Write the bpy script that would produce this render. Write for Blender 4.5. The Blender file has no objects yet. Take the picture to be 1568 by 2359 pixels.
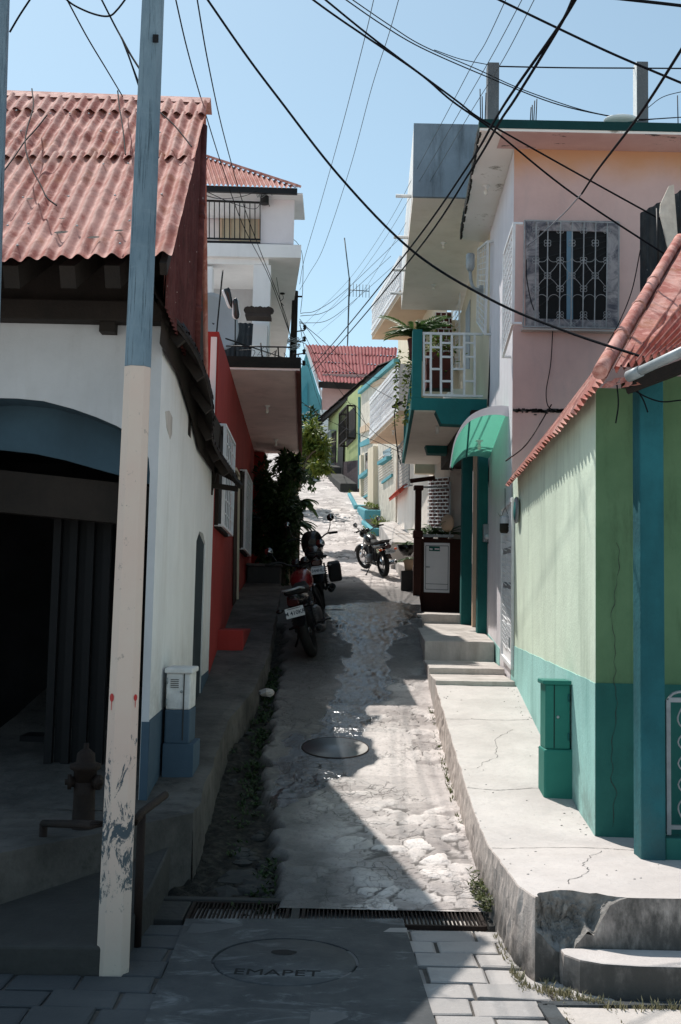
import bpy, bmesh, math, random
from math import pi, sin, cos, tan, atan, atan2, radians, sqrt
from mathutils import Vector as V, Matrix, noise
random.seed(11)
sc = bpy.context.scene
COL = sc.collection

# ------------------------------------------------------------------ camera model (measured from the photograph)
F, CX, CY = 2500.0, 784.0, 1179.5
SKY_STR, SKY_SAT, SUN_STR = .15, .74, 5.0
EYE = V((0, 0, 2.0))
PITCH, ROLL = atan(220 / F), radians(1.2)
ROT = Matrix.Rotation(pi / 2 + PITCH, 3, 'X') @ Matrix.Rotation(ROLL, 3, 'Z')

def ray(px, py):
    d = ROT @ V(((px - CX) / F, -(py - CY) / F, -1.0))
    return d / d.y
def at(px, py, Y): return EYE + ray(px, py) * Y
def atz(px, py, z):
    d = ray(px, py); return EYE + d * ((z - EYE.z) / d.z)
def onx(px, py, X0, s):
    d = ray(px, py); return EYE + d * (X0 / (d.x - s))
def lerp(a, b, t): return a + (b - a) * t
def interp(tab, x):
    if x <= tab[0][0]: return tab[0][1]
    for (a, fa), (b, fb) in zip(tab, tab[1:]):
        if x <= b: return lerp(fa, fb, (x - a) / (b - a))
    return tab[-1][1]
def smooth_interp(tab, x):
    if x <= tab[0][0]: return tab[0][1]
    if x >= tab[-1][0]: return tab[-1][1]
    for i in range(len(tab) - 1):
        if x <= tab[i + 1][0]: break
    x0, y0 = tab[i]; x1, y1 = tab[i + 1]; h = x1 - x0
    def slope(k):
        if k == 0 or k == len(tab) - 1: return (tab[min(k + 1, len(tab) - 1)][1] - tab[max(k - 1, 0)][1]) / (tab[min(k + 1, len(tab) - 1)][0] - tab[max(k - 1, 0)][0])
        a = (tab[k][1] - tab[k - 1][1]) / (tab[k][0] - tab[k - 1][0]); b = (tab[k + 1][1] - tab[k][1]) / (tab[k + 1][0] - tab[k][0])
        return 0 if a * b <= 0 else 2 * a * b / (a + b)
    t = (x - x0) / h; m0, m1 = slope(i) * h, slope(i + 1) * h
    return (2*t**3 - 3*t*t + 1)*y0 + (t**3 - 2*t*t + t)*m0 + (-2*t**3 + 3*t*t)*y1 + (t**3 - t*t)*m1
ZG = [(0, 0), (7.3, 0), (8, .10), (11, .585), (14.5, 1.30), (17.9, 2.0), (22, 2.5), (26, 3.18), (30, 4.15), (36, 5.75), (42, 7.2), (50, 9.0), (70, 13)]
def zg(Y): return smooth_interp(ZG, Y)
def gnd(px, py):
    d = ray(px, py); Y = 3.0
    while Y < 69:
        if EYE.z + d.z * Y < zg(Y): break
        Y += .02
    return EYE + d * Y

# ------------------------------------------------------------------ mesh builder
class MB:
    def __init__(s): s.v = []; s.f = []; s.sm = []
    def add(s, vs, fs, sm=False):
        o = len(s.v); s.v += [V(p) for p in vs]
        for f in fs: s.f.append([i + o for i in f]); s.sm.append(sm)
        return s
    def poly(s, pts): return s.add(pts, [list(range(len(pts)))])
    def prism(s, pts, vec):
        n = len(pts); vec = V(vec); b = [V(p) + vec for p in pts]
        fs = [list(range(n)), list(range(2*n - 1, n - 1, -1))] + [[i, (i+1) % n, n + (i+1) % n, n + i] for i in range(n)]
        return s.add(list(pts) + b, fs)
    def box(s, lo, hi):
        x0, y0, z0 = lo; x1, y1, z1 = hi
        return s.prism([(x0,y0,z0),(x1,y0,z0),(x1,y1,z0),(x0,y1,z0)], (0, 0, z1 - z0))
    def obox(s, c, ax, ay, az):
        c, ax, ay, az = V(c), V(ax), V(ay), V(az)
        return s.prism([c-ax-ay-az, c+ax-ay-az, c+ax+ay-az, c-ax+ay-az], az * 2)
    def bar(s, a, b, w, h=None, up=(0, 0, 1)):
        a, b = V(a), V(b); d = (b - a).normalized(); h = h or w
        r = d.cross(V(up))
        if r.length < 1e-4: r = d.cross(V((0, 1, 0)))
        r.normalize(); u = r.cross(d).normalized()
        r *= w / 2; u *= h / 2
        return s.prism([a-r-u, a+r-u, a+r+u, a-r+u], b - a)
    def tube(s, path, r, n=8, cap=True, sm=True):
        path = [V(p) for p in path]; m = len(path); vs = []; fs = []
        rr = r if isinstance(r, (list, tuple)) else [r] * m
        t0 = (path[1] - path[0]).normalized()
        ref = V((0, 0, 1)) if abs(t0.z) < .9 else V((1, 0, 0))
        u = t0.cross(ref).normalized()
        for i, p in enumerate(path):
            t = (path[min(i+1, m-1)] - path[max(i-1, 0)])
            if t.length < 1e-9: t = t0
            t.normalize(); u = (u - t * u.dot(t)); u = u.normalized() if u.length > 1e-6 else t.orthogonal().normalized(); w = t.cross(u)
            for k in range(n):
                a = 2*pi*k/n; vs.append(p + (u*cos(a) + w*sin(a)) * rr[i])
        for i in range(m-1):
            for k in range(n):
                fs.append([i*n+k, i*n+(k+1) % n, (i+1)*n+(k+1) % n, (i+1)*n+k])
        s.add(vs, fs, sm)
        if cap and n > 2:
            s.add(vs[:n], [list(range(n-1, -1, -1))]); s.add(vs[-n:], [list(range(n))])
        return s
    def lathe(s, prof, c, n=16, ax=(0, 0, 1), sm=True):
        c = V(c); ax = V(ax).normalized(); u = ax.orthogonal().normalized(); w = ax.cross(u); vs = []; fs = []
        for r, z in prof:
            for k in range(n):
                a = 2*pi*k/n; vs.append(c + ax*z + (u*cos(a) + w*sin(a))*r)
        for i in range(len(prof)-1):
            for k in range(n): fs.append([i*n+k, i*n+(k+1) % n, (i+1)*n+(k+1) % n, (i+1)*n+k])
        if prof[0][0] > 1e-5: fs.append(list(range(n-1, -1, -1)))
        if prof[-1][0] > 1e-5: fs.append([(len(prof)-1)*n + k for k in range(n)])
        return s.add(vs, fs, sm)
    def ell(s, c, rx, ry, rz, n=14, m=9):
        vs = []; fs = []
        for i in range(m+1):
            t = pi*i/m - pi/2
            for k in range(n):
                a = 2*pi*k/n; vs.append((c[0]+rx*cos(t)*cos(a), c[1]+ry*cos(t)*sin(a), c[2]+rz*sin(t)))
        for i in range(m):
            for k in range(n): fs.append([i*n+k, i*n+(k+1) % n, (i+1)*n+(k+1) % n, (i+1)*n+k])
        return s.add(vs, fs, True)
    def grid(s, fn, nu, nv, sm=False):
        vs = [fn(i/nu, j/nv) for j in range(nv+1) for i in range(nu+1)]
        fs = [[j*(nu+1)+i, j*(nu+1)+i+1, (j+1)*(nu+1)+i+1, (j+1)*(nu+1)+i] for j in range(nv) for i in range(nu)]
        return s.add(vs, fs, sm)
    def rings(s, rs, sm=True, cap=True):
        n = len(rs[0]); vs = [p for r in rs for p in r]
        fs = [[i*n+k, i*n+(k+1) % n, (i+1)*n+(k+1) % n, (i+1)*n+k] for i in range(len(rs)-1) for k in range(n)]
        s.add(vs, fs, sm)
        if cap: s.add(rs[0], [list(range(n))]); s.add(rs[-1], [list(range(n))])
        return s
    def torus(s, c, R, r, ax=(0, 0, 1), n=32, m=8):
        ax = V(ax).normalized(); u = ax.orthogonal().normalized(); w = ax.cross(u); c = V(c); vs = []; fs = []
        for i in range(n):
            a = 2*pi*i/n; d = u*cos(a) + w*sin(a)
            for k in range(m):
                b = 2*pi*k/m; vs.append(c + d*(R + r*cos(b)) + ax*(r*sin(b)))
        for i in range(n):
            for k in range(m): fs.append([i*m+k, ((i+1) % n)*m+k, ((i+1) % n)*m+(k+1) % m, i*m+(k+1) % m])
        return s.add(vs, fs, True)
    def build(s, name, mat, parent=None, bev=0, recalc=True):
        org = parent.location if parent is not None and parent.type == 'EMPTY' else None
        if parent is not None and org is None:
            p = parent; org = V((0, 0, 0))
            while p is not None:
                if p.type == 'EMPTY': org = p.location
                p = p.parent
        if org is None: org = V((0, 0, 0))
        me = bpy.data.meshes.new(name)
        me.from_pydata([tuple(p - org) for p in s.v], [], s.f)
        me.polygons.foreach_set('use_smooth', s.sm)
        if recalc:
            bm = bmesh.new(); bm.from_mesh(me)
            bmesh.ops.remove_doubles(bm, verts=bm.verts, dist=1e-5)
            bmesh.ops.recalc_face_normals(bm, faces=bm.faces); bm.to_mesh(me); bm.free()
        me.update()
        o = bpy.data.objects.new(name, me); COL.objects.link(o)
        if mat: me.materials.append(mat)
        if parent is not None: o.parent = parent
        if bev:
            b = o.modifiers.new('Bevel', 'BEVEL'); b.width = bev; b.segments = 2; b.limit_method = 'ANGLE'; b.angle_limit = radians(40)
        return o

def thing(name, label, cat, loc=(0, 0, 0), group=None):
    o = bpy.data.objects.new(name, None); COL.objects.link(o); o.location = loc; o.empty_display_size = .2
    o['label'] = label; o['category'] = cat
    if group: o['group'] = group
    return o
def tag(o, label=None, cat=None, group=None, kind=None):
    for k, v in (('label', label), ('category', cat), ('group', group), ('kind', kind)):
        if v: o[k] = v
    return o
def center(o):
    """move a top-level mesh's origin to the middle of its footprint"""
    me = o.data; xs = [v.co for v in me.vertices]
    c = V(((min(p.x for p in xs)+max(p.x for p in xs))/2, (min(p.y for p in xs)+max(p.y for p in xs))/2, min(p.z for p in xs)))
    me.transform(Matrix.Translation(-c)); o.location = c
    return o
def spline(pts, n=8):
    pts = [V(p) for p in pts]; out = []
    P = [pts[0]*2 - pts[1]] + pts + [pts[-1]*2 - pts[-2]]
    for i in range(1, len(P)-2):
        for k in range(n):
            t = k/n; a, b, c, d = P[i-1], P[i], P[i+1], P[i+2]
            out.append(.5*((2*b) + (c-a)*t + (2*a-5*b+4*c-d)*t*t + (3*b-a-3*c+d)*t**3))
    out.append(pts[-1]); return out

# ------------------------------------------------------------------ materials (all procedural)
def S(r, g, b):
    f = lambda c: (c/255/12.92) if c/255 <= .04045 else ((c/255+.055)/1.055)**2.4
    return (f(r), f(g), f(b))
class N:
    def __init__(s, name):
        s.m = bpy.data.materials.new(name); s.m.use_nodes = True; s.t = s.m.node_tree; s.t.nodes.clear()
        s.out = s.n('ShaderNodeOutputMaterial'); s.p = s.n('ShaderNodeBsdfPrincipled'); s.l(s.p.outputs[0], s.out.inputs[0])
        s.tc = s.n('ShaderNodeTexCoord').outputs['Object']
    def n(s, t): return s.t.nodes.new(t)
    def l(s, a, b): s.t.links.new(a, b)
    def map(s, sc_): 
        m = s.n('ShaderNodeMapping'); m.inputs['Scale'].default_value = sc_; s.l(s.tc, m.inputs[0]); return m.outputs[0]
    def noise(s, scale, detail=5, rough=.6, vec=None, dist=0):
        x = s.n('ShaderNodeTexNoise'); x.inputs['Scale'].default_value = scale; x.inputs['Detail'].default_value = detail
        x.inputs['Roughness'].default_value = rough; x.inputs['Distortion'].default_value = dist
        s.l(vec or s.tc, x.inputs['Vector']); return x.outputs['Fac']
    def ramp(s, fac, a, b):
        r = s.n('ShaderNodeMapRange'); r.inputs[1].default_value = a; r.inputs[2].default_value = b; r.clamp = True
        r.interpolation_type = 'SMOOTHSTEP'; s.l(fac, r.inputs[0]); return r.outputs[0]
    def math(s, op, a, b):
        m = s.n('ShaderNodeMath'); m.operation = op
        for i, x in enumerate((a, b)):
            if isinstance(x, (int, float)): m.inputs[i].default_value = x
            else: s.l(x, m.inputs[i])
        return m.outputs[0]
    def mix(s, fac, a, b, mode='MIX'):
        m = s.n('ShaderNodeMix'); m.data_type = 'RGBA'; m.blend_type = mode
        for i, x in ((0, fac), (6, a), (7, b)):
            if isinstance(x, (int, float)): m.inputs[i].default_value = x
            elif isinstance(x, tuple): m.inputs[i].default_value = (*x, 1)
            else: s.l(x, m.inputs[i])
        return m.outputs[2]
    def posz(s):
        g = s.n('ShaderNodeNewGeometry'); x = s.n('ShaderNodeSeparateXYZ'); s.l(g.outputs['Position'], x.inputs[0]); return x.outputs[2]
    def bump(s, h, strength=.3, dist=.01):
        b = s.n('ShaderNodeBump'); b.inputs['Strength'].default_value = strength; b.inputs['Distance'].default_value = dist
        s.l(h, b.inputs['Height']); s.l(b.outputs[0], s.p.inputs['Normal'])
    def done(s, col=None, rough=.8, metal=0, spec=.3):
        if col is not None:
            if isinstance(col, tuple): s.p.inputs['Base Color'].default_value = (*col, 1)
            else: s.l(col, s.p.inputs['Base Color'])
        if isinstance(rough, (int, float)): s.p.inputs['Roughness'].default_value = rough
        else: s.l(rough, s.p.inputs['Roughness'])
        s.p.inputs['Metallic'].default_value = metal; s.p.inputs['Specular IOR Level'].default_value = spec
        return s.m
def dim(c, k): return tuple(x*k for x in c)
def paint(name, col, var=.14, stain=None, st=.35, chips=None, ch=.62, rough=.85, metal=0, bump=.25, bs=45, spec=.25, zdirt=None, zcol=(.05, .045, .04), scale=1.3, zamt=.5):
    m = N(name)
    c = m.mix(m.ramp(m.noise(scale, 7, .62), .3, .72), dim(col, 1-var), dim(col, 1+var*.5))
    c = m.mix(m.math('MULTIPLY', m.ramp(m.noise(22, 4), .45, .75), var*.8), c, dim(col, .72))
    if stain:
        f = m.ramp(m.noise(1.0, 7, .68, m.map((2.6, 2.6, .42))), .46, .74)
        c = m.mix(m.math('MULTIPLY', f, st), c, stain)
    if zdirt:
        z = m.ramp(m.posz(), zdirt[1], zdirt[0]); f = m.math('MULTIPLY', z, m.ramp(m.noise(4, 7, .7), .25, .7))
        c = m.mix(m.math('MULTIPLY', f, zamt), c, zcol)
    if chips:
        f = m.ramp(m.noise(3.2, 9, .72, None, .4), ch, ch+.02); c = m.mix(f, c, chips)
    h = m.math('ADD', m.noise(bs, 6, .6), m.math('MULTIPLY', m.noise(3.5, 3), 1.6)); m.bump(h, bump, .012)
    return m.done(c, rough, metal, spec)
def plain(name, col, rough=.6, metal=0, spec=.4, var=.15):
    m = N(name); c = m.mix(m.ramp(m.noise(9, 5), .3, .7), dim(col, 1-var), dim(col, 1+var)); m.bump(m.noise(60, 4), .08, .005)
    return m.done(c, rough, metal, spec)
def tin(name, col, fade, rust, am=.5, rough=.72, metal=.0):
    """weathered painted corrugated sheet"""
    m = N(name)
    f1 = m.ramp(m.noise(2.2, 8, .68, m.map((1.2, .6, .6)), .8), .42, .60)
    c = m.mix(f1, col, fade)
    c = m.mix(m.math('MULTIPLY', m.ramp(m.noise(7, 8, .7, None, .8), .52, .66), am), c, dim(fade, 1.3))
    c = m.mix(m.math('MULTIPLY', m.ramp(m.noise(3.4, 9, .75), .50, .68), .8), c, rust)
    c = m.mix(m.ramp(m.noise(16, 4, .6), .69, .73), c, (.5, .42, .38))
    g_ = m.n('ShaderNodeNewGeometry').outputs['Pointiness']
    c = m.mix(m.math('MULTIPLY', m.ramp(g_, .495, .44), .65), c, dim(col, .42))
    c = m.mix(m.math('MULTIPLY', m.ramp(g_, .51, .58), m.ramp(m.noise(6, 6, .7), .4, .7)), c, tuple(min(.75, x*1.35) for x in fade))
    m.bump(m.math('ADD', m.noise(5, 5, .6), m.math('MULTIPLY', m.noise(30, 5), .4)), .35, .03)
    return m.done(c, rough, metal, .12)
def glass(name, col=(.01, .012, .014)):
    m = N(name); m.bump(m.noise(3, 2), .04, .01); return m.done(col, .08, 0, .6)
def leafm(name, c1, c2):
    m = N(name); o = m.n('ShaderNodeNewGeometry').outputs['Random Per Island']
    c = m.mix(o, c1, c2); m.done(c, .5, 0, .35)
    tr = m.n('ShaderNodeBsdfTranslucent'); m.l(c, tr.inputs[0]); mx = m.n('ShaderNodeMixShader'); mx.inputs[0].default_value = .3
    m.l(m.p.outputs[0], mx.inputs[1]); m.l(tr.outputs[0], mx.inputs[2]); m.l(mx.outputs[0], m.out.inputs[0]); return m.m

BLACKISH = (.02, .019, .018)
M = {}
M['white_wall'] = paint('white_wall', (.80, .80, .79), .07, (.45, .42, .36), .25, zdirt=(.9, 1.9), bump=.22)
M['grey_white'] = paint('grey_white', (.56, .56, .57), .1, (.3, .28, .25), .25, bump=.2)  # greyer copy of white_wall: the front wall's shade is in its colour
M['blue_dado'] = paint('blue_dado', (.065, .105, .145), .16, (.05, .07, .09), .3, bump=.2)
M['blue_arch'] = paint('blue_arch', (.05, .09, .12), .2, (.03, .04, .05), .2, bump=.15)
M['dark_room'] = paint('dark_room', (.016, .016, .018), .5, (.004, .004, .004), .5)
M['dark_wood'] = paint('dark_wood', (.028, .021, .017), .35, (.01, .01, .01), .5, bump=.5, rough=.8)
M['red_tin'] = tin('red_tin', (.38, .125, .098), (.58, .31, .26), (.36, .13, .065), .6)
M['red_tin_far'] = tin('red_tin_far', (.27, .055, .058), (.33, .09, .09), (.20, .05, .04), .15)
M['maroon_tin'] = tin('maroon_tin', (.08, .022, .02), (.12, .04, .036), (.05, .018, .014), .25)
M['dark_tin'] = tin('dark_tin', (.035, .04, .045), (.06, .066, .07), (.045, .03, .022), .3)
M['red_wall'] = paint('red_wall', (.34, .040, .034), .16, (.16, .025, .02), .35, bump=.2)
M['pink_soffit'] = paint('pink_soffit', (.90, .74, .70), .1, (.3, .2, .18), .25, chips=(.12, .10, .09), ch=.71)
M['moss'] = paint('moss', (.018, .017, .014), .4, bump=.8, bs=25)
M['white'] = paint('white', (.86, .86, .84), .06, (.5, .48, .44), .22)
M['white2'] = paint('white2', (.90, .90, .90), .05, (.5, .5, .5), .2)
M['lilac'] = paint('lilac', (.82, .78, .80), .07, (.45, .4, .42), .2)
M['cream'] = paint('cream', (.76, .66, .50), .07, (.5, .4, .27), .3)
M['ivory'] = paint('ivory', (.92, .84, .76), .06, (.55, .46, .34), .25)
M['peach'] = paint('peach', (.66, .50, .36), .08, (.5, .34, .2), .3)
M['teal'] = paint('teal', (.02, .165, .165), .18, (.02, .10, .10), .4, bump=.25)
M['teal_dk'] = paint('teal_dk', (.016, .125, .12), .2, (.01, .05, .05), .4, bump=.25)
M['teal_edge'] = paint('teal_edge', (.008, .055, .055), .2, (.005, .02, .02), .5, bump=.3)
M['pillar_grey'] = paint('pillar_grey', (.17, .18, .19), .3, (.05, .05, .055), .6, bump=.6)
M['teal_dado'] = paint('teal_dado', (.40, .70, .65), .14, (.12, .3, .27), .5, chips=(.30, .31, .28), ch=.70, bump=.35, zdirt=(.35, 1.15), zcol=(.16, .2, .18), zamt=.85)
M['green_wall'] = paint('green_wall', (.80, .91, .74), .10, (.38, .46, .36), .55, bump=.3, zdirt=(1.2, 2.2), zcol=(.3, .38, .26), zamt=.3)
M['mint'] = paint('mint', (.16, .46, .34), .15, (.08, .30, .22), .5)
q_ = M['mint'].node_tree; q_t = q_.nodes.new('ShaderNodeBsdfTranslucent'); q_t.inputs[0].default_value = (.16, .55, .40, 1); q_m = q_.nodes.new('ShaderNodeMixShader'); q_m.inputs[0].default_value = .4
q_p = [n for n in q_.nodes if n.type == 'BSDF_PRINCIPLED'][0]; q_o = [n for n in q_.nodes if n.type == 'OUTPUT_MATERIAL'][0]
q_.links.new(q_p.outputs[0], q_m.inputs[1]); q_.links.new(q_t.outputs[0], q_m.inputs[2]); q_.links.new(q_m.outputs[0], q_o.inputs[0])
M['pink_wall'] = paint('pink_wall', (.56, .36, .33), .14, (.40, .30, .29), .5, bump=.3, scale=.8)
M['orange_band'] = paint('orange_band', (.60, .36, .24), .15, (.45, .25, .16), .4, bump=.3)
M['stained_concrete'] = paint('stained_concrete', (.25, .31, .37), .22, (.035, .045, .05), .75, bump=.4)
M['column_teal'] = paint('column_teal', (.022, .135, .155), .3, (.012, .06, .07), .65, chips=(.10, .12, .12), ch=.715, bump=.6, bs=30, zdirt=(.4, 1.3), zcol=(.05, .09, .09), zamt=.6)
M['concrete'] = paint('concrete', (.50, .46, .43), .16, (.24, .22, .20), .35, bump=.5, bs=30, scale=1.8)
M['concrete_side'] = paint('concrete_side', (.27, .25, .235), .25, (.10, .095, .085), .6, bump=.6, bs=25)
M['concrete_dk'] = paint('concrete_dk', (.055, .053, .05), .3, (.03, .03, .03), .6, bump=.7, bs=22)
M['step'] = paint('step', (.56, .51, .47), .2, (.22, .19, .16), .55, bump=.6, bs=25, scale=2.5)
M['rubble'] = paint('rubble', (.30, .28, .26), .4, (.06, .055, .05), .6, bump=1.0, bs=30, scale=9)
M['black_metal'] = plain('black_metal', (.012, .012, .013), .5, .3)
M['wire'] = plain('wire', (.008, .009, .012), .7, 0, .05)
M['thin_wire'] = plain('thin_wire', (.035, .055, .065), .5)
M['iron_white'] = plain('iron_white', (.30, .31, .32), .55, 0, .4, .2)
M['white_metal'] = plain('white_metal', (.75, .76, .77), .5, 0, .4, .06)
M['grey_metal'] = plain('grey_metal', (.25, .27, .29), .5, .4)
M['galv'] = plain('galv', (.34, .37, .38), .5, .2)
M['rust'] = paint('rust', (.022, .013, .010), .5, (.02, .015, .012), .5, bump=.6, rough=.75)
M['glass'] = glass('glass')
M['black_hole'] = plain('black_hole', (.004, .004, .005), .8)
M['cream_panel'] = paint('cream_panel', (.62, .56, .42), .08)
M['brown_wood'] = paint('brown_wood', (.055, .022, .016), .3, (.02, .01, .008), .4, bump=.3)
M['brick_brown'] = paint('brick_brown', (.12, .035, .028), .25, bump=.4)
M['red_paint'] = plain('red_paint', (.50, .02, .02), .5)
M['red_trim'] = paint('red_trim', (.50, .075, .045), .12, bump=.3)
M['turq'] = paint('turq', (.12, .36, .41), .1, (.1, .3, .34), .3)
M['turq_dk'] = paint('turq_dk', (.07, .30, .36), .15, (.04, .15, .18), .3)
M['far_green'] = paint('far_green', (.42, .48, .22), .12, (.24, .28, .12), .4)
M['purple_dado'] = paint('purple_dado', (.06, .038, .042), .35, (.03, .02, .02), .4, bump=1.0, bs=18, scale=8)
M['stone_plaster'] = paint('stone_plaster', (.72, .66, .56), .2, (.4, .33, .25), .4, bump=1.0, bs=10, scale=5)
M['tile'] = paint('tile', (.05, .04, .036), .5, (.02, .02, .02), .5, bump=.8, bs=20)
M['joint'] = paint('joint', (.11, .10, .09), .4, bump=.8, bs=40, scale=5)
M['door_dark'] = paint('door_dark', (.03, .042, .05), .3, bump=.3)
M['soil'] = paint('soil', (.035, .03, .022), .4, bump=1.0, bs=25, scale=6)
M['leaf'] = leafm('leaf', (.012, .03, .008), (.035, .07, .018))
M['leaf_lit'] = leafm('leaf_lit', (.06, .11, .015), (.22, .25, .04))
M['leaf_palm'] = leafm('leaf_palm', (.03, .08, .02), (.10, .18, .05))
M['weed'] = leafm('weed', (.05, .075, .02), (.16, .17, .07))
M['dry_weed'] = leafm('dry_weed', (.16, .15, .08), (.30, .27, .16))
M['bark'] = paint('bark', (.10, .075, .05), .3, bump=.8)
M['dish'] = paint('dish', (.50, .55, .57), .08, rough=.6)
M['rubber'] = plain('rubber', (.010, .010, .010), .75, 0, .25)
M['chrome'] = plain('chrome', (.65, .66, .68), .18, 1.0)
M['bike_black'] = plain('bike_black', (.008, .008, .009), .25, 0, .5)
M['bike_red'] = plain('bike_red', (.12, .007, .009), .25, 0, .5)
M['amber'] = plain('amber', (.7, .10, .02), .3)
M['tail_red'] = plain('tail_red', (.03, .004, .004), .25)
M['plate'] = plain('plate', (.55, .58, .60), .5)
M['plate_ink'] = plain('plate_ink', (.03, .04, .06), .6)
M['engine'] = plain('engine', (.05, .05, .053), .45, .5)
M['mirror'] = plain('mirror', (.35, .38, .40), .08, 1.0)
M['bulb'] = plain('bulb', (.75, .72, .66), .2)
M['tin_lid'] = plain('tin_lid', (.5, .52, .52), .4, .4)
M['clear_plastic'] = plain('clear_plastic', (.50, .53, .55), .2, 0, .5)
# ------------------------------------------------------------------ light, world, camera
SUNV = V((-.335, .508, 1.0)).normalized()
el = math.asin(SUNV.z); az = atan2(SUNV.x, SUNV.y)
w = bpy.data.worlds.new('World'); sc.world = w; w.use_nodes = True
nt = w.node_tree; nt.nodes.clear()
sky = nt.nodes.new('ShaderNodeTexSky'); sky.sky_type = 'NISHITA'; sky.sun_disc = False
sky.sun_elevation = el; sky.sun_rotation = az; sky.air_density = 1.0; sky.dust_density = .8; sky.ozone_density = 1.5
hs = nt.nodes.new('ShaderNodeHueSaturation'); hs.inputs['Saturation'].default_value = SKY_SAT; hs.inputs['Hue'].default_value = .495
bg = nt.nodes.new('ShaderNodeBackground'); bg.inputs[1].default_value = SKY_STR
wo = nt.nodes.new('ShaderNodeOutputWorld')
tn = nt.nodes.new('ShaderNodeMix'); tn.data_type = 'RGBA'; tn.blend_type = 'MULTIPLY'; tn.inputs[0].default_value = 1; tn.inputs[7].default_value = (.91, 1.06, 1.035, 1)
nt.links.new(sky.outputs[0], hs.inputs['Color']); nt.links.new(hs.outputs[0], tn.inputs[6]); nt.links.new(tn.outputs[2], bg.inputs[0]); nt.links.new(bg.outputs[0], wo.inputs[0])
ld = bpy.data.lights.new('sun', 'SUN'); ld.energy = SUN_STR; ld.angle = radians(.5); ld.color = (1, .955, .90)
lo = bpy.data.objects.new('sun', ld); COL.objects.link(lo); lo.location = (0, 0, 30)
lo.rotation_euler = SUNV.to_track_quat('Z', 'Y').to_euler()
cd = bpy.data.cameras.new('camera'); cam = bpy.data.objects.new('camera', cd); COL.objects.link(cam)
cam.matrix_world = Matrix.Translation(EYE) @ ROT.to_4x4()
cd.sensor_fit = 'VERTICAL'; cd.sensor_height = 23.59; cd.lens = 23.59 * F / 2359; cd.clip_end = 2000; cd.clip_start = .05
sc.camera = cam
sc.view_settings.view_transform = 'Standard'; sc.view_settings.look = 'None'; sc.view_settings.exposure = 0

# ------------------------------------------------------------------ terrain sheet
mb = MB()
ys = [-150, -60, -20, -5, 2, 5, 6.9, 7.6] + [8 + 1.5*i for i in range(30)] + [60, 75, 100, 140, 220]
xs = [-200, -80, -30, -12, -5, -2.5, 0, 2.5, 5, 12, 30, 80, 200]
vs = [V((x, y, -.05 if y < 7.7 else zg(min(y, 70)) - .4)) for y in ys for x in xs]; nx = len(xs)
mb.add(vs, [[j*nx+i, j*nx+i+1, (j+1)*nx+i+1, (j+1)*nx+i] for j in range(len(ys)-1) for i in range(nx-1)])
m = N('earth'); c = m.mix(m.ramp(m.noise(.8, 6), .3, .7), (.50, .47, .44), (.58, .55, .51)); m.bump(m.noise(8, 5), .4, .02); M['earth'] = m.done(c, .95)
tag(mb.build('ground', M['earth']), kind='structure')

# ------------------------------------------------------------------ street (cobbles set in mortar)
def edge(pts):
    t = sorted([(gnd(*p).y, gnd(*p).x) for p in pts]); return t
COB_L = edge([(655,2010),(640,1900),(612,1780),(636,1640),(648,1560),(656,1500),(662,1400)])
WETC = [(gnd(a, b), w_) for a, b, w_ in [(900,1402,.95),(830,1425,.75),(860,1470,.5),(838,1520,.32),(848,1580,.38),(800,1630,.30),(785,1680,.30),(768,1722,.58),(725,1770,.40),(680,1815,.22),(640,1850,.12)]]
def wetness(p):
    best = 0
    for (a, wa), (b, wb) in zip(WETC, WETC[1:]):
        ab = (b - a).xy; t = max(0, min(1, (p.xy - a.xy).dot(ab) / max(ab.length_squared, 1e-6)))
        d = (p.xy - (a.xy + ab*t)).length; ww = lerp(wa, wb, t)
        ww *= 1 + .55*noise.noise(V((p.x*3.1, p.y*2.3, 4))) + .3*noise.noise(V((p.x*9, p.y*7, 1)))
        best = max(best, 1 - (d / max(ww, .02)))
    return max(0, min(1, best*5))
PATCH = (gnd(620,1785).y, gnd(690,1683).y, -.62, gnd(944,1700).x)   # smooth cement around the second cover
def cob(x, y):
    d, pts = noise.voronoi(V((x*4.6 + .35*noise.noise(V((x*3, y*3, 0))), y*5.4 + .35*noise.noise(V((x*3, y*3, 7))), 0)))
    h = hash((round(pts[0].x, 3), round(pts[0].y, 3))) % 1000 / 1000
    q_ = noise.noise(V((x*16, y*16, 2)))*.05; e = max(0, min(1, (d[1] - d[0] + q_) / .15)); e = e*e*(3 - 2*e)
    return e, h
rows = [7.415]
while rows[-1] < 52: rows.append(rows[-1] + max(.026, rows[-1]*.0036))
LID = gnd(772, 1722); LIDS = (zg(LID.y+.3)-zg(LID.y-.3))/.6
NC = 96; vs = []; dat = []
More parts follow.
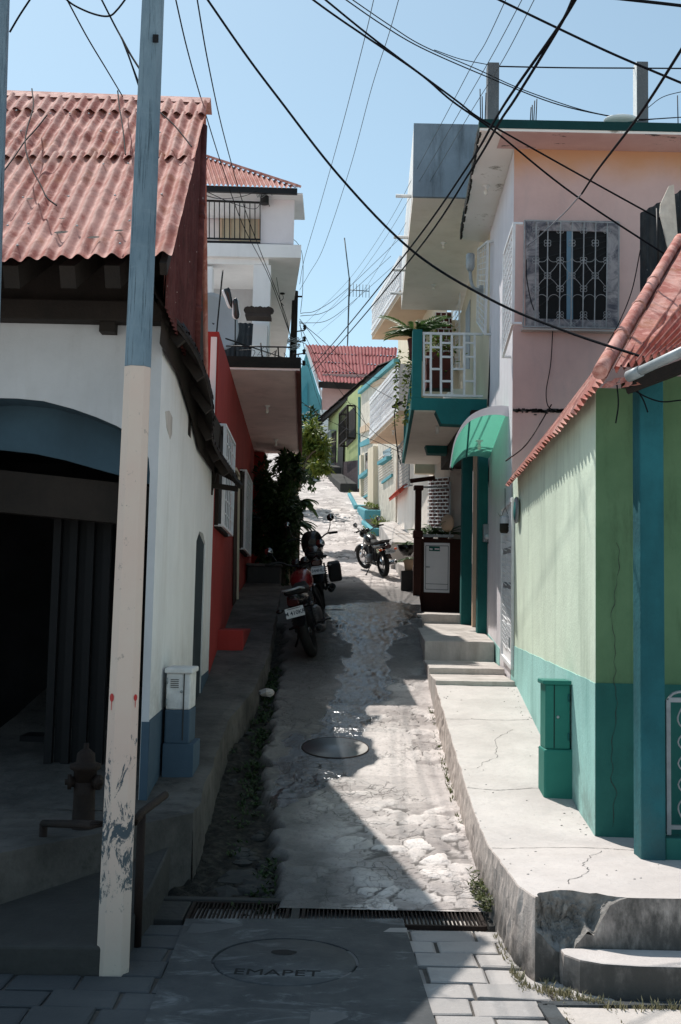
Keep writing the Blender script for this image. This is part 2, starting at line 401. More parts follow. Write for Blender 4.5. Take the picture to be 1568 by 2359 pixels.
for y in rows:
    xl = interp([(7, -1.25), (12, -1.05), (18, -1.05), (24, -1.4), (30, -1.7), (52, -5.2)], y); xr = interp([(7, 1.2), (16, 1.25), (24, 1.7), (30, 1.55), (36, .9), (42, .1), (52, -1.6)], y)
    cl = interp(COB_L, y) if y < 16.5 else xl - 1
    for i in range(NC + 1):
        x = lerp(xl, xr, i/NC)
        e, h = cob(x, y); p = V((x, y, 0))
        mask = max(0, min(1, .6 + 1.4*noise.noise(V((x*.9, y*.9, 3.3)))))
        patch = PATCH[0] < y < PATCH[1] and PATCH[2] + .15*noise.noise(V((y*3, 2, 0))) < x < PATCH[3] and y > PATCH[0] + .25*noise.noise(V((x*4, 0, 0)))
        if patch: e, mask = .5, 0
        z = zg(y) + min(1, (y-7.415)/.35)*(mask*(.016*e + (h - .5)*.019*e) + .012*noise.noise(V((x*2.2, y*2.2, 0))) + (.007*noise.noise(V((x*13, y*13, 0))) + .006*noise.noise(V((x*31, y*31, 4))))*(0.15 if patch else 1))
        dirt = max(0, min(1, (cl - x + .10*noise.noise(V((x*5, y*5, 0))))/.06)) if y < 16.5 else 0
        z -= dirt*.085 - dirt*.03*noise.noise(V((x*9, y*9, 5)))
        wt = wetness(p) if 8 < y < 19 else 0
        if dirt > .5: wt *= .3
        z -= wt*.006
        dl = (V((x, y)) - LID.xy).length
        if dl < .5: z = lerp(zg(LID.y) + (y - LID.y)*LIDS - .004, z, max(0, min(1, (dl - .37)/.12)))
        vs.append(V((x, y, z))); dat.append((.62 if patch else lerp(.5, h, mask*e), wt, dirt, lerp(.75, e, mask)))
mb = MB(); n = NC + 1
mb.add(vs, [[j*n+i, j*n+i+1, (j+1)*n+i+1, (j+1)*n+i] for j in range(len(rows)-1) for i in range(NC)], True)
m = N('cobbles')
at_ = m.n('ShaderNodeAttribute'); at_.attribute_name = 'data'; sp = m.n('ShaderNodeSeparateColor'); m.l(at_.outputs['Color'], sp.inputs[0])
tone, wet, dirt, crev = sp.outputs[0], sp.outputs[1], sp.outputs[2], at_.outputs['Alpha']
c = m.mix(m.ramp(tone, .25, .8), (.33, .29, .275), (.80, .73, .69))
c = m.mix(m.ramp(m.noise(3, 7, .65), .3, .75), c, (.52, .47, .445))
c = m.mix(m.math('MULTIPLY', m.ramp(m.noise(26, 6, .65), .5, .7), .5), c, (.24, .22, .205))
vo = m.n('ShaderNodeTexVoronoi'); vo.feature = 'DISTANCE_TO_EDGE'; vo.inputs['Scale'].default_value = 8.5; vm = m.n('ShaderNodeVectorMath'); vm.operation = 'ADD'; nz_ = m.n('ShaderNodeTexNoise'); nz_.inputs['Scale'].default_value = 5; nz_.inputs['Detail'].default_value = 4
vs_ = m.n('ShaderNodeVectorMath'); vs_.operation = 'SCALE'; vs_.inputs[3].default_value = .28; m.l(m.tc, nz_.inputs['Vector']); m.l(nz_.outputs['Color'], vs_.inputs[0]); m.l(m.map((.8, 1.15, 1)), vm.inputs[0]); m.l(vs_.outputs[0], vm.inputs[1]); m.l(vm.outputs[0], vo.inputs['Vector'])
crk = m.math('MULTIPLY', m.ramp(vo.outputs['Distance'], .055, .0), m.ramp(m.noise(1.7, 5), .44, .66))
c = m.mix(m.math('MULTIPLY', crk, .65), c, (.10, .09, .08))
c = m.mix(m.math('MULTIPLY', m.ramp(crev, .5, .0), .85), c, (.075, .066, .06))
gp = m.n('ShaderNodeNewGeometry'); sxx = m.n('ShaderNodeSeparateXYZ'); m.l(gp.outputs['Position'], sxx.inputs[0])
c = m.mix(m.math('MULTIPLY', m.math('MULTIPLY', m.ramp(m.math('ADD', sxx.outputs[0], m.math('MULTIPLY', m.noise(1.1, 6), 1.5)), 1.25, .4), m.ramp(sxx.outputs[1], 22, 19.5)), .80), c, (.06, .06, .057))  # lane darkened towards the left: its shade is painted into the colour
c = m.mix(m.math('MULTIPLY', m.math('MULTIPLY', m.ramp(m.math('ADD', sxx.outputs[1], m.math('MULTIPLY', m.noise(1.3, 6), 1.6)), 13.6, 15.4), m.ramp(sxx.outputs[1], 22.5, 20.5)), .72), c, (.06, .06, .058))  # middle stretch of the lane darkened too, as painted shade
c = m.mix(dirt, c, m.mix(m.ramp(m.noise(20, 6), .4, .7), (.012, .011, .009), (.045, .04, .03)))
c = m.mix(m.math('MULTIPLY', wet, .97), c, (.006, .009, .012))
rg = m.math('SUBTRACT', .88, m.math('MULTIPLY', wet, .71))
m.bump(m.math('SUBTRACT', m.math('ADD', m.noise(38, 7, .65), m.math('MULTIPLY', m.noise(9, 5), 1.2)), m.math('MULTIPLY', crk, 1.5)), .6, .02)
m.p.inputs['IOR'].default_value = 1.55
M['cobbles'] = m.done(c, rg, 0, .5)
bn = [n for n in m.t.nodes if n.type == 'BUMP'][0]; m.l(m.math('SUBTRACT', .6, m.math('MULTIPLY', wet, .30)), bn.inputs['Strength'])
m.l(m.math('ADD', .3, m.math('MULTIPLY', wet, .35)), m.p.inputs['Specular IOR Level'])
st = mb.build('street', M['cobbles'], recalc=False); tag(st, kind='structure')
ca = st.data.color_attributes.new('data', 'FLOAT_COLOR', 'POINT')
ca.data.foreach_set('color', [q for d in dat for q in d])

# ------------------------------------------------------------------ plaza of concrete pavers
mb = MB(); tones = []
y = 1.6; r = 0
while y < 6.98:
    hgt = min(.235 + .02*random.random(), 7.0 - y); x = -6.5 - random.random()*.4
    while x < 7:
        wd = random.choice((.30, .33, .36, .40)); g = .009
        t = max(0, min(1, .5 + .5*noise.noise(V((x*.7, y*.7, 0))) + random.uniform(-.2, .2)))
        z = random.uniform(-.008, .008); tl = [random.uniform(-.006, .006) for _ in range(4)]
        a = [V((x+g, y+g, z+tl[0])), V((x+wd-g, y+g, z+tl[1])), V((x+wd-g, y+hgt-g, z+tl[2])), V((x+g, y+hgt-g, z+tl[3]))]
        a0 = a; ce = (a[0]+a[2])/2; a = [p.lerp(ce, .08) + V((random.uniform(-.008, .008), random.uniform(-.006, .006), .002)) for p in a0]; b = [p + V((random.uniform(-.005, .005), random.uniform(-.004, .004), -.004)) for p in a0]; b2 = [V((p.x, p.y, -.04)) for p in b]
        mb.add(a + b + b2, [[0,1,2,3]] + [[k, k+4, (k+1) % 4 + 4, (k+1) % 4] for k in range(4)] + [[k+4, k+8, (k+1) % 4 + 8, (k+1) % 4 + 4] for k in range(4)])
        tones += [t]*4 + [t*.45]*4 + [0]*4; x += wd
    y += hgt; r += 1
mbj = MB(); mbj.add([V((-6.9, 1.5, -.013)), V((7.4, 1.5, -.013)), V((7.4, 7.0, -.013)), V((-6.9, 7.0, -.013))], [[0, 1, 2, 3]]); tag(mbj.build('joint_sand', M['joint'], recalc=False), kind='structure')
m = N('pavers'); at_ = m.n('ShaderNodeAttribute'); at_.attribute_name = 'tone'
c = m.mix(at_.outputs['Fac'], (.25, .235, .225), (.60, .56, .53))
c = m.mix(m.math('MULTIPLY', m.ramp(m.noise(1.6, 8, .7), .38, .7), .7), c, (.32, .30, .29))
c = m.mix(m.math('MULTIPLY', m.ramp(m.noise(7, 8, .75, None, .7), .56, .68), .5), c, (.50, .48, .46))
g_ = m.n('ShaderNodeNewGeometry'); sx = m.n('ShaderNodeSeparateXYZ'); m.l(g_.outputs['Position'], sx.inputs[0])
c = m.mix(m.math('MULTIPLY', m.ramp(m.math('ADD', sx.outputs[0], m.math('MULTIPLY', m.noise(2, 4), 1.2)), .5, -.9), .93), c, (.022, .022, .023))  # paving darkens to the left: shade painted into the colour
c = m.mix(m.math('MULTIPLY', m.ramp(m.math('ADD', sx.outputs[0], m.math('MULTIPLY', m.noise(2, 6), 1.0)), 1.1, .5), .78), c, (.06, .066, .072))  # further band of the painted shade, reaching nearer the right side
m.bump(m.math('ADD', m.noise(45, 7, .7), m.noise(11, 5)), .5, .012); M['pavers'] = m.done(c, .85)
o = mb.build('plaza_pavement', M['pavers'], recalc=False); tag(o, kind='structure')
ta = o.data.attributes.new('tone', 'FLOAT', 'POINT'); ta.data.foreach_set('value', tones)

# ------------------------------------------------------------------ raised sidewalks
def terr(mb, top, zb):
    n = len(top); mb.poly(top)
    for i in range(n):
        a, b = V(top[i]), V(top[(i+1) % n])
        mb.poly([a, (a.x, a.y, zb), (b.x, b.y, zb), b])
    return mb
ZL = [(6, .42), (8, .5), (8.4, .515), (11, .86), (12.8, 1.17), (14.5, 1.5), (17.9, 2.14), (22, 2.58), (26, 2.92), (30, 3.6)]
def zl(Y): return interp(ZL, Y)
def lsx(Y): return interp([(8, -1.02), (11, -1.08), (12.2, -.93), (14, -.88), (18, -.98), (24, -1.3), (30, -1.7)], Y)
LWX = lambda Y: -1.43 - .017*(Y - 8.4)
mb = MB()
NY = 60
def wob(x, y, a=.012): return a*noise.noise(V((x*2.5, y*2.5, 9))) + a*.5*noise.noise(V((x*9, y*9, 2)))
def lf(u, v):
    Y = lerp(8.0, 26, v); x = lerp(-3.2, lsx(Y) + .02*noise.noise(V((Y*2.2, 1, 0))) + .012*noise.noise(V((Y*9, 1, 0))), u)
    return V((x, Y, zl(Y) + wob(x, Y) - (.012 if u > .99 else 0)))
mb.grid(lf, 24, 220)
e = [lf(1, j/220) for j in range(221)]
mb.grid(lambda u, v: V((e[round(u*220)].x + (.015*noise.noise(V((u*90, v*4, 3))) if v > 0 else 0) + .03*v, e[round(u*220)].y, lerp(e[round(u*220)].z, zg(e[round(u*220)].y) - .35, v))), 220, 5)
fp = [(-6.5, 5.2), (-3.4, 5.9), (-2.05, 6.54), (-1.5, 7.28), (-1.02, 8.0)]
def fpz(p): return .5 if p[0] > -3 else .48
mb.add([V((x, y, fpz((x, y)))) for x, y in fp] + [V((x, 8.0, .5)) for x, y in fp], [[i, i+1, i+6, i+5] for i in range(4)])
mb.add([V((x, y, fpz((x, y)))) for x, y in fp] + [V((x, y, -.1)) for x, y in fp], [[i, i+1, i+6, i+5] for i in range(4)])
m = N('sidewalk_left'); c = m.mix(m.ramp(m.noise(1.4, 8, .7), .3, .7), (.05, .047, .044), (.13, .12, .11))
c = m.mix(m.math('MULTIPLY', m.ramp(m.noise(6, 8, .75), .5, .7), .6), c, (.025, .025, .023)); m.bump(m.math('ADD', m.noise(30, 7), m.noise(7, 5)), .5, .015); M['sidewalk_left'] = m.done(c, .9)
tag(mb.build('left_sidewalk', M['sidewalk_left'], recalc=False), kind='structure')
mb = MB()
terr(mb, [V((-3.6, 6.0, .12)), V((-1.17, 6.05, .15)), V((-1.13, 7.0, .24)), V((-1.15, 7.9, .31)), V((-3.6, 7.9, .3))], -.1)
tag(mb.build('lower_sidewalk', M['concrete_dk'], bev=.015), kind='structure')

# right platform
ZR = [(5, .45), (6.1, .45), (7.6, .415), (8.4, .49), (10, .76), (12.2, 1.16), (13.3, 1.18)]
def zr(Y): return interp(ZR, Y)
RW0, RWS = 1.54, .0384
def rwx(Y): return RW0 + RWS*Y
def rsx(Y): return interp([(6, 1.06), (7.4, 1.045), (9, 1.06), (12.4, 1.10), (14.5, 1.16)], Y)
mb = MB()
def chip(x): # how far the broken edge eats into the front edge
    if not 1.07 < x < 1.62: return 0
    t = (x - 1.07)/.55; return (.15*sin(pi*t**.6) + .03*noise.noise(V((x*9, 0, 0))) + .02*noise.noise(V((x*24, 0, 0))))*(1 if t < .7 else (1-t)/.3)
def rf(u, v):
    Y0 = 6.1; x0 = lerp(1.05, 4.6, u**1.6)
    Y = lerp(Y0 + max(0, chip(x0)), 12.26, v**1.15)
    xl = rsx(Y) + .010*noise.noise(V((Y*4, 3, 0))) + .008*noise.noise(V((Y*17, 3, 0))) + (.05*max(0, 1-(Y-6.1)/.25) if Y < 6.35 else 0)
    x = lerp(xl, 4.6, u**1.6)
    return V((x, Y, zr(Y) + wob(x, Y, .007) - (.008 if u < .005 else 0)))
mb.grid(rf, 60, 110)
L = [rf(0, j/110) for j in range(111)]
def lface(u, v):
    p = L[round(u*110)]; zb = (zg(p.y) if p.y > 7.3 else 0) - .08
    return V((p.x + min(1, (p.y-6.1)/.15)*(-.012*v + (.010*noise.noise(V((p.y*6, v*3, 8))) + .012*noise.noise(V((p.y*30, v*22, 8))) if v > 0 else 0)), p.y, lerp(p.z, zb, v)))
mb.grid(lface, 110, 7)
Ft = [rf(i/60, 0) for i in range(61)]
def fface(u, v):
    p = Ft[round(u*60)]; c = chip(p.x)
    ztop = .45 - (0 if c <= .002 else min(.30, c*1.9))
    return V((p.x, 6.1 if v > 0 or c <= .002 else 6.1, lerp(ztop, -.06, v)))
mb.grid(fface, 60, 5)
m = N('platform'); nz = m.n('ShaderNodeNewGeometry'); sn = m.n('ShaderNodeSeparateXYZ'); m.l(nz.outputs['Normal'], sn.inputs[0])
top = m.mix(m.ramp(m.noise(1.3, 8, .66), .3, .72), (.50, .455, .43), (.62, .57, .54))
top = m.mix(m.math('MULTIPLY', m.ramp(m.noise(.9, 8, .72, None, .6), .5, .7), .35), top, (.36, .335, .315))
top = m.mix(m.math('MULTIPLY', m.ramp(m.noise(24, 6, .7), .5, .75), .4), top, (.38, .355, .34))
stv = m.ramp(m.noise(2.0, 8, .72, m.map((6, 6, .5))), .35, .65)
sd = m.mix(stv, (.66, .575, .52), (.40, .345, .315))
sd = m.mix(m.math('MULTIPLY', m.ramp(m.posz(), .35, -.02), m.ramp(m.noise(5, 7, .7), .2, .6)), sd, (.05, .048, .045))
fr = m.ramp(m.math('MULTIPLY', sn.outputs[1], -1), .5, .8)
sd = m.mix(m.math('MULTIPLY', fr, m.ramp(m.noise(3, 7, .7, m.map((2, 2, 1))), .2, .6)), sd, (.085, .078, .072))  # front-facing sides darkened: their shade is in the colour
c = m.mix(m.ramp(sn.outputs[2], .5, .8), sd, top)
m.bump(m.math('ADD', m.noise(40, 7, .65), m.math('MULTIPLY', m.noise(6, 6), 1.5)), .45, .012); M['platform'] = m.done(c, .9)
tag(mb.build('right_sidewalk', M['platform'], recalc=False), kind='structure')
mb = MB()
xs_ = [i for i in range(61) if Ft[i].x > 1.05 and chip(Ft[i].x) > 0]
i0, i1 = max(0, xs_[0]-1), xs_[-1]+1
def cf(u, v):
    k = lerp(i0, i1, u); a = rf(k/60, 0); c = max(0, chip(a.x)); b = V((a.x, 6.1, .45 - (0 if c <= .002 else min(.30, c*1.9))))
    e_ = sin(pi*v)*min(1, c*9); q = a.lerp(b, v); rr = V((q.x*9, q.y*9, q.z*9)); d, pt = noise.voronoi(rr*1.7); hh = noise.cell(pt[0]*3.7)
    k_ = abs(noise.noise(rr)) + .5*abs(noise.noise(rr*2.3)) + .25*abs(noise.noise(rr*5.1)) + .14*abs(noise.noise(rr*11))
    return q + V((0, .075, -.05))*e_ + V((.1*(hh-.5), -.6, .42))*.11*e_*(k_*1.1 + .3*hh - .25)
mb.grid(cf, 90, 34)
tag(mb.build('broken_kerb', M['rubble'], recalc=False), kind='structure')
# the corner step in front of the platform
tp = [V((1.24, 6.095, .18)), V((1.245, 5.99, .18)), V((1.31, 5.90, .18)), V((1.42, 5.84, .18)), V((1.6, 5.815, .18)), V((3.6, 5.79, .18)), V((3.6, 6.095, .18))]
mb = MB(); terr(mb, tp, -.05)
m2 = M['platform']; tag(center(mb.build('concrete_step', M['platform'], bev=.012)), 'low rounded concrete step in front of the raised right-hand sidewalk', 'step')

# four doorstep slabs climbing the right side
def stepblock(name, pts, zb, label):
    mb = MB(); P = []
    for i in range(len(pts)):
        a, b = V(pts[i]), V(pts[(i+1) % len(pts)])
        for k in range(14):
            q = a.lerp(b, k/14); q += V((.014*noise.noise(q*4), .016*noise.noise(q*5), .006*noise.noise(q*6))); P.append(q)
    terr(mb, P, zb); return tag(center(mb.build(name, M['step'], bev=.010)), label, 'step')
stepblock('concrete_step', [(1.10,12.22,1.215),(rwx(12.2)-.02,12.25,1.215),(rwx(13.3)-.02,13.25,1.225),(1.12,13.22,1.225)], .7, 'lowest worn concrete step at the top of the sunlit sidewalk ramp')
stepblock('concrete_step', [(1.12,13.23,1.30),(rwx(13.2)-.02,13.26,1.30),(rwx(14.5)-.02,14.5,1.33),(1.14,14.5,1.33)], .7, 'second worn concrete step with a scored rectangle beside the white metal door')
stepblock('concrete_step', [(1.155,14.5,1.585),(rwx(14.5)-.02,14.5,1.585),(rwx(17)-.02,17.2,1.78),(1.22,17.2,1.78)], .8, 'tallest concrete step at the foot of the teal columns')
stepblock('concrete_step', [(1.25,17.2,1.925),(2.32,17.2,1.925),(2.35,20.8,1.96),(1.32,20.8,1.96)], 1.2, 'topmost concrete landing below the brown wooden cabinet')

# cracks, joints, grit on the sunlit sidewalk
mb = MB()
def topline(pts, w_=.006, j=.02):
    P = []
    for (x0, y0), (x1, y1) in zip(pts, pts[1:]):
        for k in range(14):
            t_ = k/14; x, y = lerp(x0, x1, t_), lerp(y0, y1, t_); x += j*noise.noise(V((x*6, y*6, 0))) + j*.5*noise.noise(V((x*19, y*19, 0))); P.append(V((x, y, zr(y) + wob(x, y, .007) + .0022)))
    for a, b in zip(P, P[1:]):
        w2 = w_*random.uniform(.4, 1.3); d = (b-a).normalized(); s_ = V((-d.y, d.x, 0))*w2/2; mb.add([a-s_, a+s_, b+s_, b-s_], [[0, 1, 2, 3]])
topline([(1.06, 8.9), (1.3, 8.86), (1.6, 8.93), (1.87, 8.9)], .007, .012); topline([(1.07, 10.9), (1.5, 10.88), (1.95, 10.92)], .007, .012)
topline([(1.06, 7.42), (1.5, 7.5), (2.0, 7.45), (2.9, 7.5)], .007, .012)
topline([(1.35, 6.4), (1.55, 6.75), (1.6, 7.1), (1.8, 7.4)], .004, .05); topline([(1.2, 9.4), (1.42, 9.75), (1.5, 10.3), (1.7, 10.6)], .004, .05); topline([(2.3, 6.2), (2.45, 6.6), (2.4, 7.0)], .004, .05)
tag(mb.build('pavement_cracks', M['concrete_dk'], recalc=False), kind='structure')
mb = MB()
for _ in range(120):
    y = random.uniform(6.2, 12.2); side = random.random(); x = rsx(y) + abs(random.gauss(0, .25)) if side < .35 else rwx(max(y, 7.8)) - abs(random.gauss(0, .07)) - .01
    if y < 7.8 and side >= .35: x = random.uniform(1.2, 3)
    r_ = random.uniform(.002, .007); mb.ell((x, y, zr(y) + wob(x, y, .007) + r_*.3), r_*1.3, r_, r_*.7, 6, 4)
for _ in range(0):
    x = random.uniform(-1.6, 1.9); y = random.uniform(4.9, 6.9); r_ = random.uniform(.003, .010); mb.ell((x, y, .012 + r_*.3), r_*1.3, r_, r_*.7, 6, 4)
tag(mb.build('grit', M['concrete'], recalc=False), kind='stuff')
# ------------------------------------------------------------------ drain across the foot of the street
GY0, GY1 = atz(600, 2124, 0).y, atz(600, 2081, 0).y
mb = MB(); mb.box((-1.3, GY0-.05, -.22), (1.1, GY1+.05, -.20)); tag(mb.build('drain_channel', M['black_hole']), kind='structure')
mb = MB()
for i in range(150):
    x, y, r_ = random.uniform(-.95, .95), random.uniform(GY0+.02, GY1-.02), random.uniform(.012, .04)
    mb.ell((x, y, -.17+random.random()*.10), r_*1.3, r_, r_*.7, 7, 5)
tag(mb.build('drain_gravel', M['rubble'], recalc=False), kind='stuff')
def kerb_bar(name, lo, hi):
    mb = MB(); mb.box(lo, hi); return tag(mb.build(name, M['concrete_dk'], bev=.006), kind='structure')
gx = [(atz(438, 2100, 0).x, atz(662, 2100, 0).x), (atz(699, 2100, 0).x, atz(1102, 2100, 0).x)]
kerb_bar('drain_kerb', (-1.3, GY1+.028, -.2), (1.09, GY1+.10, .012))
kerb_bar('drain_kerb', (gx[0][1]+.025, GY0, -.2), (gx[1][0]-.025, GY1, .004))
kerb_bar('drain_kerb', (-1.3, GY0, -.2), (gx[0][0]-.025, GY1, .004)); kerb_bar('drain_kerb', (gx[1][1]+.025, GY0, -.2), (1.05, GY1, .004))
for k, lab in ((0, 'short left-hand iron drain grate across the foot of the street'), (1, 'long right-hand iron drain grate across the foot of the street')):
    x0, x1 = gx[k]; t = thing('drain_grate', lab, 'drain grate', ((x0+x1)/2, (GY0+GY1)/2, 0), 'drain grates in a row')
    mb = MB()
    for a, b in (((x0, GY0), (x1, GY0)), ((x0, GY1), (x1, GY1)), ((x0, GY0), (x0, GY1)), ((x1, GY0), (x1, GY1))): mb.bar((*a, -.012), (*b, -.012), .022, .03)
    mb.build('frame', M['rust'], t)
    mb = MB(); n = int((x1-x0)/.026)
    for i in range(1, n):
        x = x0 + (x1-x0)*i/n; mb.bar((x, GY0+.011, -.012), (x+.004*random.uniform(-1, 1), GY1-.011, -.012), .008, .024)
    mb.build('bars', M['rust'], t)

# ------------------------------------------------------------------ access covers
def text_mesh(s, size, mat, name, parent, org, ux, uy, ext=.0015, bold=.0):
    cu = bpy.data.curves.new(name, 'FONT'); cu.body = s; cu.size = size; cu.align_x = 'CENTER'; cu.align_y = 'CENTER'; cu.extrude = ext; cu.offset = bold
    o = bpy.data.objects.new(name, cu); me = bpy.data.meshes.new_from_object(o); bpy.data.objects.remove(o); bpy.data.curves.remove(cu)
    ux, uy = V(ux).normalized(), V(uy).normalized(); uz = ux.cross(uy).normalized(); uy = uz.cross(ux)
    A = Matrix((ux, uy, uz)).transposed().to_4x4(); A.translation = V(org)
    me.transform(A)
    me.materials.append(mat); ob = bpy.data.objects.new(name, me); COL.objects.link(ob)
    if parent is not None:
        p = parent; base = V((0, 0, 0))
        while p is not None:
            if p.type == 'EMPTY': base = p.location
            p = p.parent
        me.transform(Matrix.Translation(-base)); ob.parent = parent
    return ob
c0 = (atz(490, 2212, .014) + atz(822, 2212, .014))/2; R0 = (atz(822, 2212, .014).x - atz(490, 2212, .014).x)/2
t = thing('manhole', 'large round sewer cover lettered EMAPET in a cement slab at the street corner', 'manhole', (c0.x, c0.y, 0))
P4 = [atz(428, 2116, .012), atz(927, 2116, .012), atz(1005, 2362, .012), atz(330, 2362, .012)]
m = N('slab'); c = m.mix(m.ramp(m.noise(2.2, 8, .7), .35, .68), (.05, .054, .058), (.085, .088, .09)); c = m.mix(m.math('MULTIPLY', m.ramp(m.noise(1.8, 7, .75, m.map((1, 2.2, 1)), 1.2), .50, .68), .8), c, (.20, .205, .21)); c = m.mix(m.ramp(m.noise(14, 6, .7), .62, .75), c, (.035, .038, .04))
m.bump(m.noise(40, 7, .65), .35, .008); M['slab'] = m.done(c, .75)
# slab with a round hole so that the cover sits in it
mb = MB(); K = 64; inn = [c0 + V((cos(2*pi*k/K)*R0*1.03, sin(2*pi*k/K)*R0*1.03, 0)) for k in range(K)]
def outer(a):
    d = V((cos(a), sin(a))); best = None
    for i in range(4):
        p, q = P4[i].xy, P4[(i+1) % 4].xy; e_ = q - p; den = d.x*e_.y - d.y*e_.x
        if abs(den) < 1e-9: continue
        r_ = p - c0.xy; s_ = (r_.x*e_.y - r_.y*e_.x)/den; u_ = (r_.x*d.y - r_.y*d.x)/den
        if s_ > 0 and -1e-6 <= u_ <= 1+1e-6 and (best is None or s_ < best): best = s_
    return V((c0.x + d.x*best, c0.y + d.y*best, .012))
angs = sorted([2*pi*k/K for k in range(K)] + [atan2(p.y-c0.y, p.x-c0.x) % (2*pi) for p in P4])
oo = [outer(a) for a in angs]; ii = [V((c0.x + cos(a)*R0*1.025, c0.y + sin(a)*R0*1.025, .012)) for a in angs]; nn = len(angs)
mb.add(oo + ii + [p + V((0, 0, -.03)) for p in ii] + [p + V((0, 0, -.05)) for p in oo],
       [[k, (k+1) % nn, nn+(k+1) % nn, nn+k] for k in range(nn)] + [[nn+k, nn+(k+1) % nn, 2*nn+(k+1) % nn, 2*nn+k] for k in range(nn)] + [[k, 3*nn+k, 3*nn+(k+1) % nn, (k+1) % nn] for k in range(nn)])
mb.build('slab', M['slab'], t)
mb = MB(); mb.lathe([(.095*0+.0001, -.02), (.07, -.02), (.085, .0), (.10, .010), (R0*.9, .012), (R0*.975, .010), (R0*.985, -.02)], (c0.x, c0.y + 0, 0), 64)
hc = atz(653, 2194, .012)
mb2 = MB(); mb2.lathe([(.0001, .011), (R0*.97, .012), (R0*.985, .006), (R0*.985, -.03)], (c0.x, c0.y, 0), 64); lid = mb2.build('lid', M['slab'], t)
mb = MB(); mb.lathe([(R0*.986, -.026), (R0*1.024, -.026)], (c0.x, c0.y, 0), 64); mb.build('joint', M['black_hole'], t, recalc=False)
mb = MB(); k_ = []
for k in range(26):
    a = 2*pi*k/26; rr = .075*(1 + .18*noise.noise(V((cos(a)*2, sin(a)*2, 3)))); k_.append((hc.x + rr*cos(a), hc.y + rr*.62*sin(a), .0135))
mb.poly(k_); mb.build('lifting_hole', M['black_hole'], lid, recalc=False)
tc = atz(637, 2241, .0125)
text_mesh('EMAPET', .135, M['black_hole'], 'lettering', lid, (tc.x, tc.y, .0128), (1, -.02, 0), (0, .8, 0), .0006, 0)

c1 = gnd(772, 1722); sl = (zg(c1.y+.3)-zg(c1.y-.3))/.6; nrm = V((0, -sl, 1)).normalized(); R1 = .335
t = thing('manhole', 'small round wet cement cover halfway up the cobbled street', 'manhole', tuple(c1))
mb = MB(); mb.lathe([(.0001, .004), (R1*.975, .004), (R1*.985, .001), (R1*.985, -.03)], c1, 48, nrm)
m = N('wet_lid'); wf = m.n('ShaderNodeNewGeometry'); sx = m.n('ShaderNodeSeparateXYZ'); m.l(wf.outputs['Position'], sx.inputs[0])
wm = m.ramp(m.math('ADD', sx.outputs[0], m.math('MULTIPLY', m.noise(5, 5), .3)), .45, .35)
c = m.mix(wm, (.5, .46, .43), (.022, .03, .038)); m.bump(m.noise(50, 6), .12, .004); M['wet_lid'] = m.done(c, m.math('SUBTRACT', .85, m.math('MULTIPLY', wm, .50)), 0, .7)
mb.build('lid', M['wet_lid'], t)
mb = MB(); mb.torus(c1 + nrm*.0, R1*1.002, .0065, nrm, 56, 6); mb.build('ring', M['rust'], t)

# steel frame at the bottom right of the pavement
t = thing('hatch', 'rusty steel frame round a cement hatch set in the pavement at the street corner', 'hatch', tuple(atz(1500, 2400, 0)))
A, B = atz(1248, 2314, .012), atz(1900, 2314, .012); D = atz(1338, 2420, .012)
mb = MB(); mb.bar(A, B, .055, .014); mb.bar(A + V((.02, 0, 0)), V((D.x, D.y-.3, .012)), .085, .014); mb.build('frame', M['dark_tin'], t)
mb = MB(); mb.prism([(A.x+.05, A.y-.03, .004), (B.x, A.y-.03, .004), (B.x, D.y-.4, .004), (D.x+.2, D.y-.4, .004)], (0, 0, .006)); mb.build('infill', M['step'], t)

# ------------------------------------------------------------------ weeds
def tuft(mb, p, h, n, spread=.06, wd=.006):
    for _ in range(n):
        a = random.uniform(0, 2*pi); l = h*random.uniform(.5, 1.1); d = V((cos(a), sin(a), 0)); b = V(p) + d*random.uniform(0, spread)
        s_ = V((-d.y, d.x, 0))*wd*random.uniform(.6, 1.5); m1 = b + d*l*.25 + V((0, 0, l*.65)); tp_ = b + d*l*.6 + V((0, 0, l))
        mb.add([b - s_, b + s_, m1 + s_*.8, m1 - s_*.8, tp_], [[0, 1, 2, 3], [3, 2, 4]])
def leafq(mb, p, d, up, l, w_):
    d, up = V(d).normalized(), V(up); s_ = d.cross(up)
    if s_.length < 1e-4: s_ = d.orthogonal()
    s_.normalize(); p = V(p); u2 = s_.cross(d)
    mb.add([p, p + d*l*.45 + s_*w_/2 + u2*.02*l, p + d*l, p + d*l*.45 - s_*w_/2 + u2*.02*l, p + d*l*.45 + u2*.12*l], [[0, 1, 4], [1, 2, 4], [2, 3, 4], [3, 0, 4]])
def herb(mb, p, r, n, l=.04):
    for _ in range(n):
        a = random.uniform(0, 2*pi); q = V(p) + V((cos(a), sin(a), 0))*r*random.random() + V((0, 0, random.random()*r*.8))
        leafq(mb, q, (random.uniform(-1, 1), random.uniform(-1, 1), random.uniform(-.2, .9)), (0, 0, 1), l*random.uniform(.6, 1.4), l*.55)
mb = MB()
for _ in range(260):
    Y = random.uniform(7.45, 14.5); x = interp(COB_L, Y) - abs(random.gauss(0, .14)) - .03
    if x < lsx(Y) + .02: continue
    if noise.noise(V((x*3, Y*1.4, 2))) < -.1: continue
    herb(mb, (x, Y, zg(Y) - .08), random.uniform(.03, .08), random.randint(6, 15), .045)
tag(mb.build('gutter_weeds', M['leaf'], recalc=False), kind='stuff')
mb = MB()
for _ in range(150):
    q = atz(random.choice([random.uniform(1180, 1350), random.uniform(1300, 1568)]), 2250, 0); y = interp([(1.0, 6.25), (1.05, 6.0), (1.3, 5.80), (1.45, 5.72), (4, 5.68)], q.x) - abs(random.gauss(0, .03))
    tuft(mb, (q.x, y, .005), random.uniform(.015, .055), random.randint(3, 7), .03, .003)
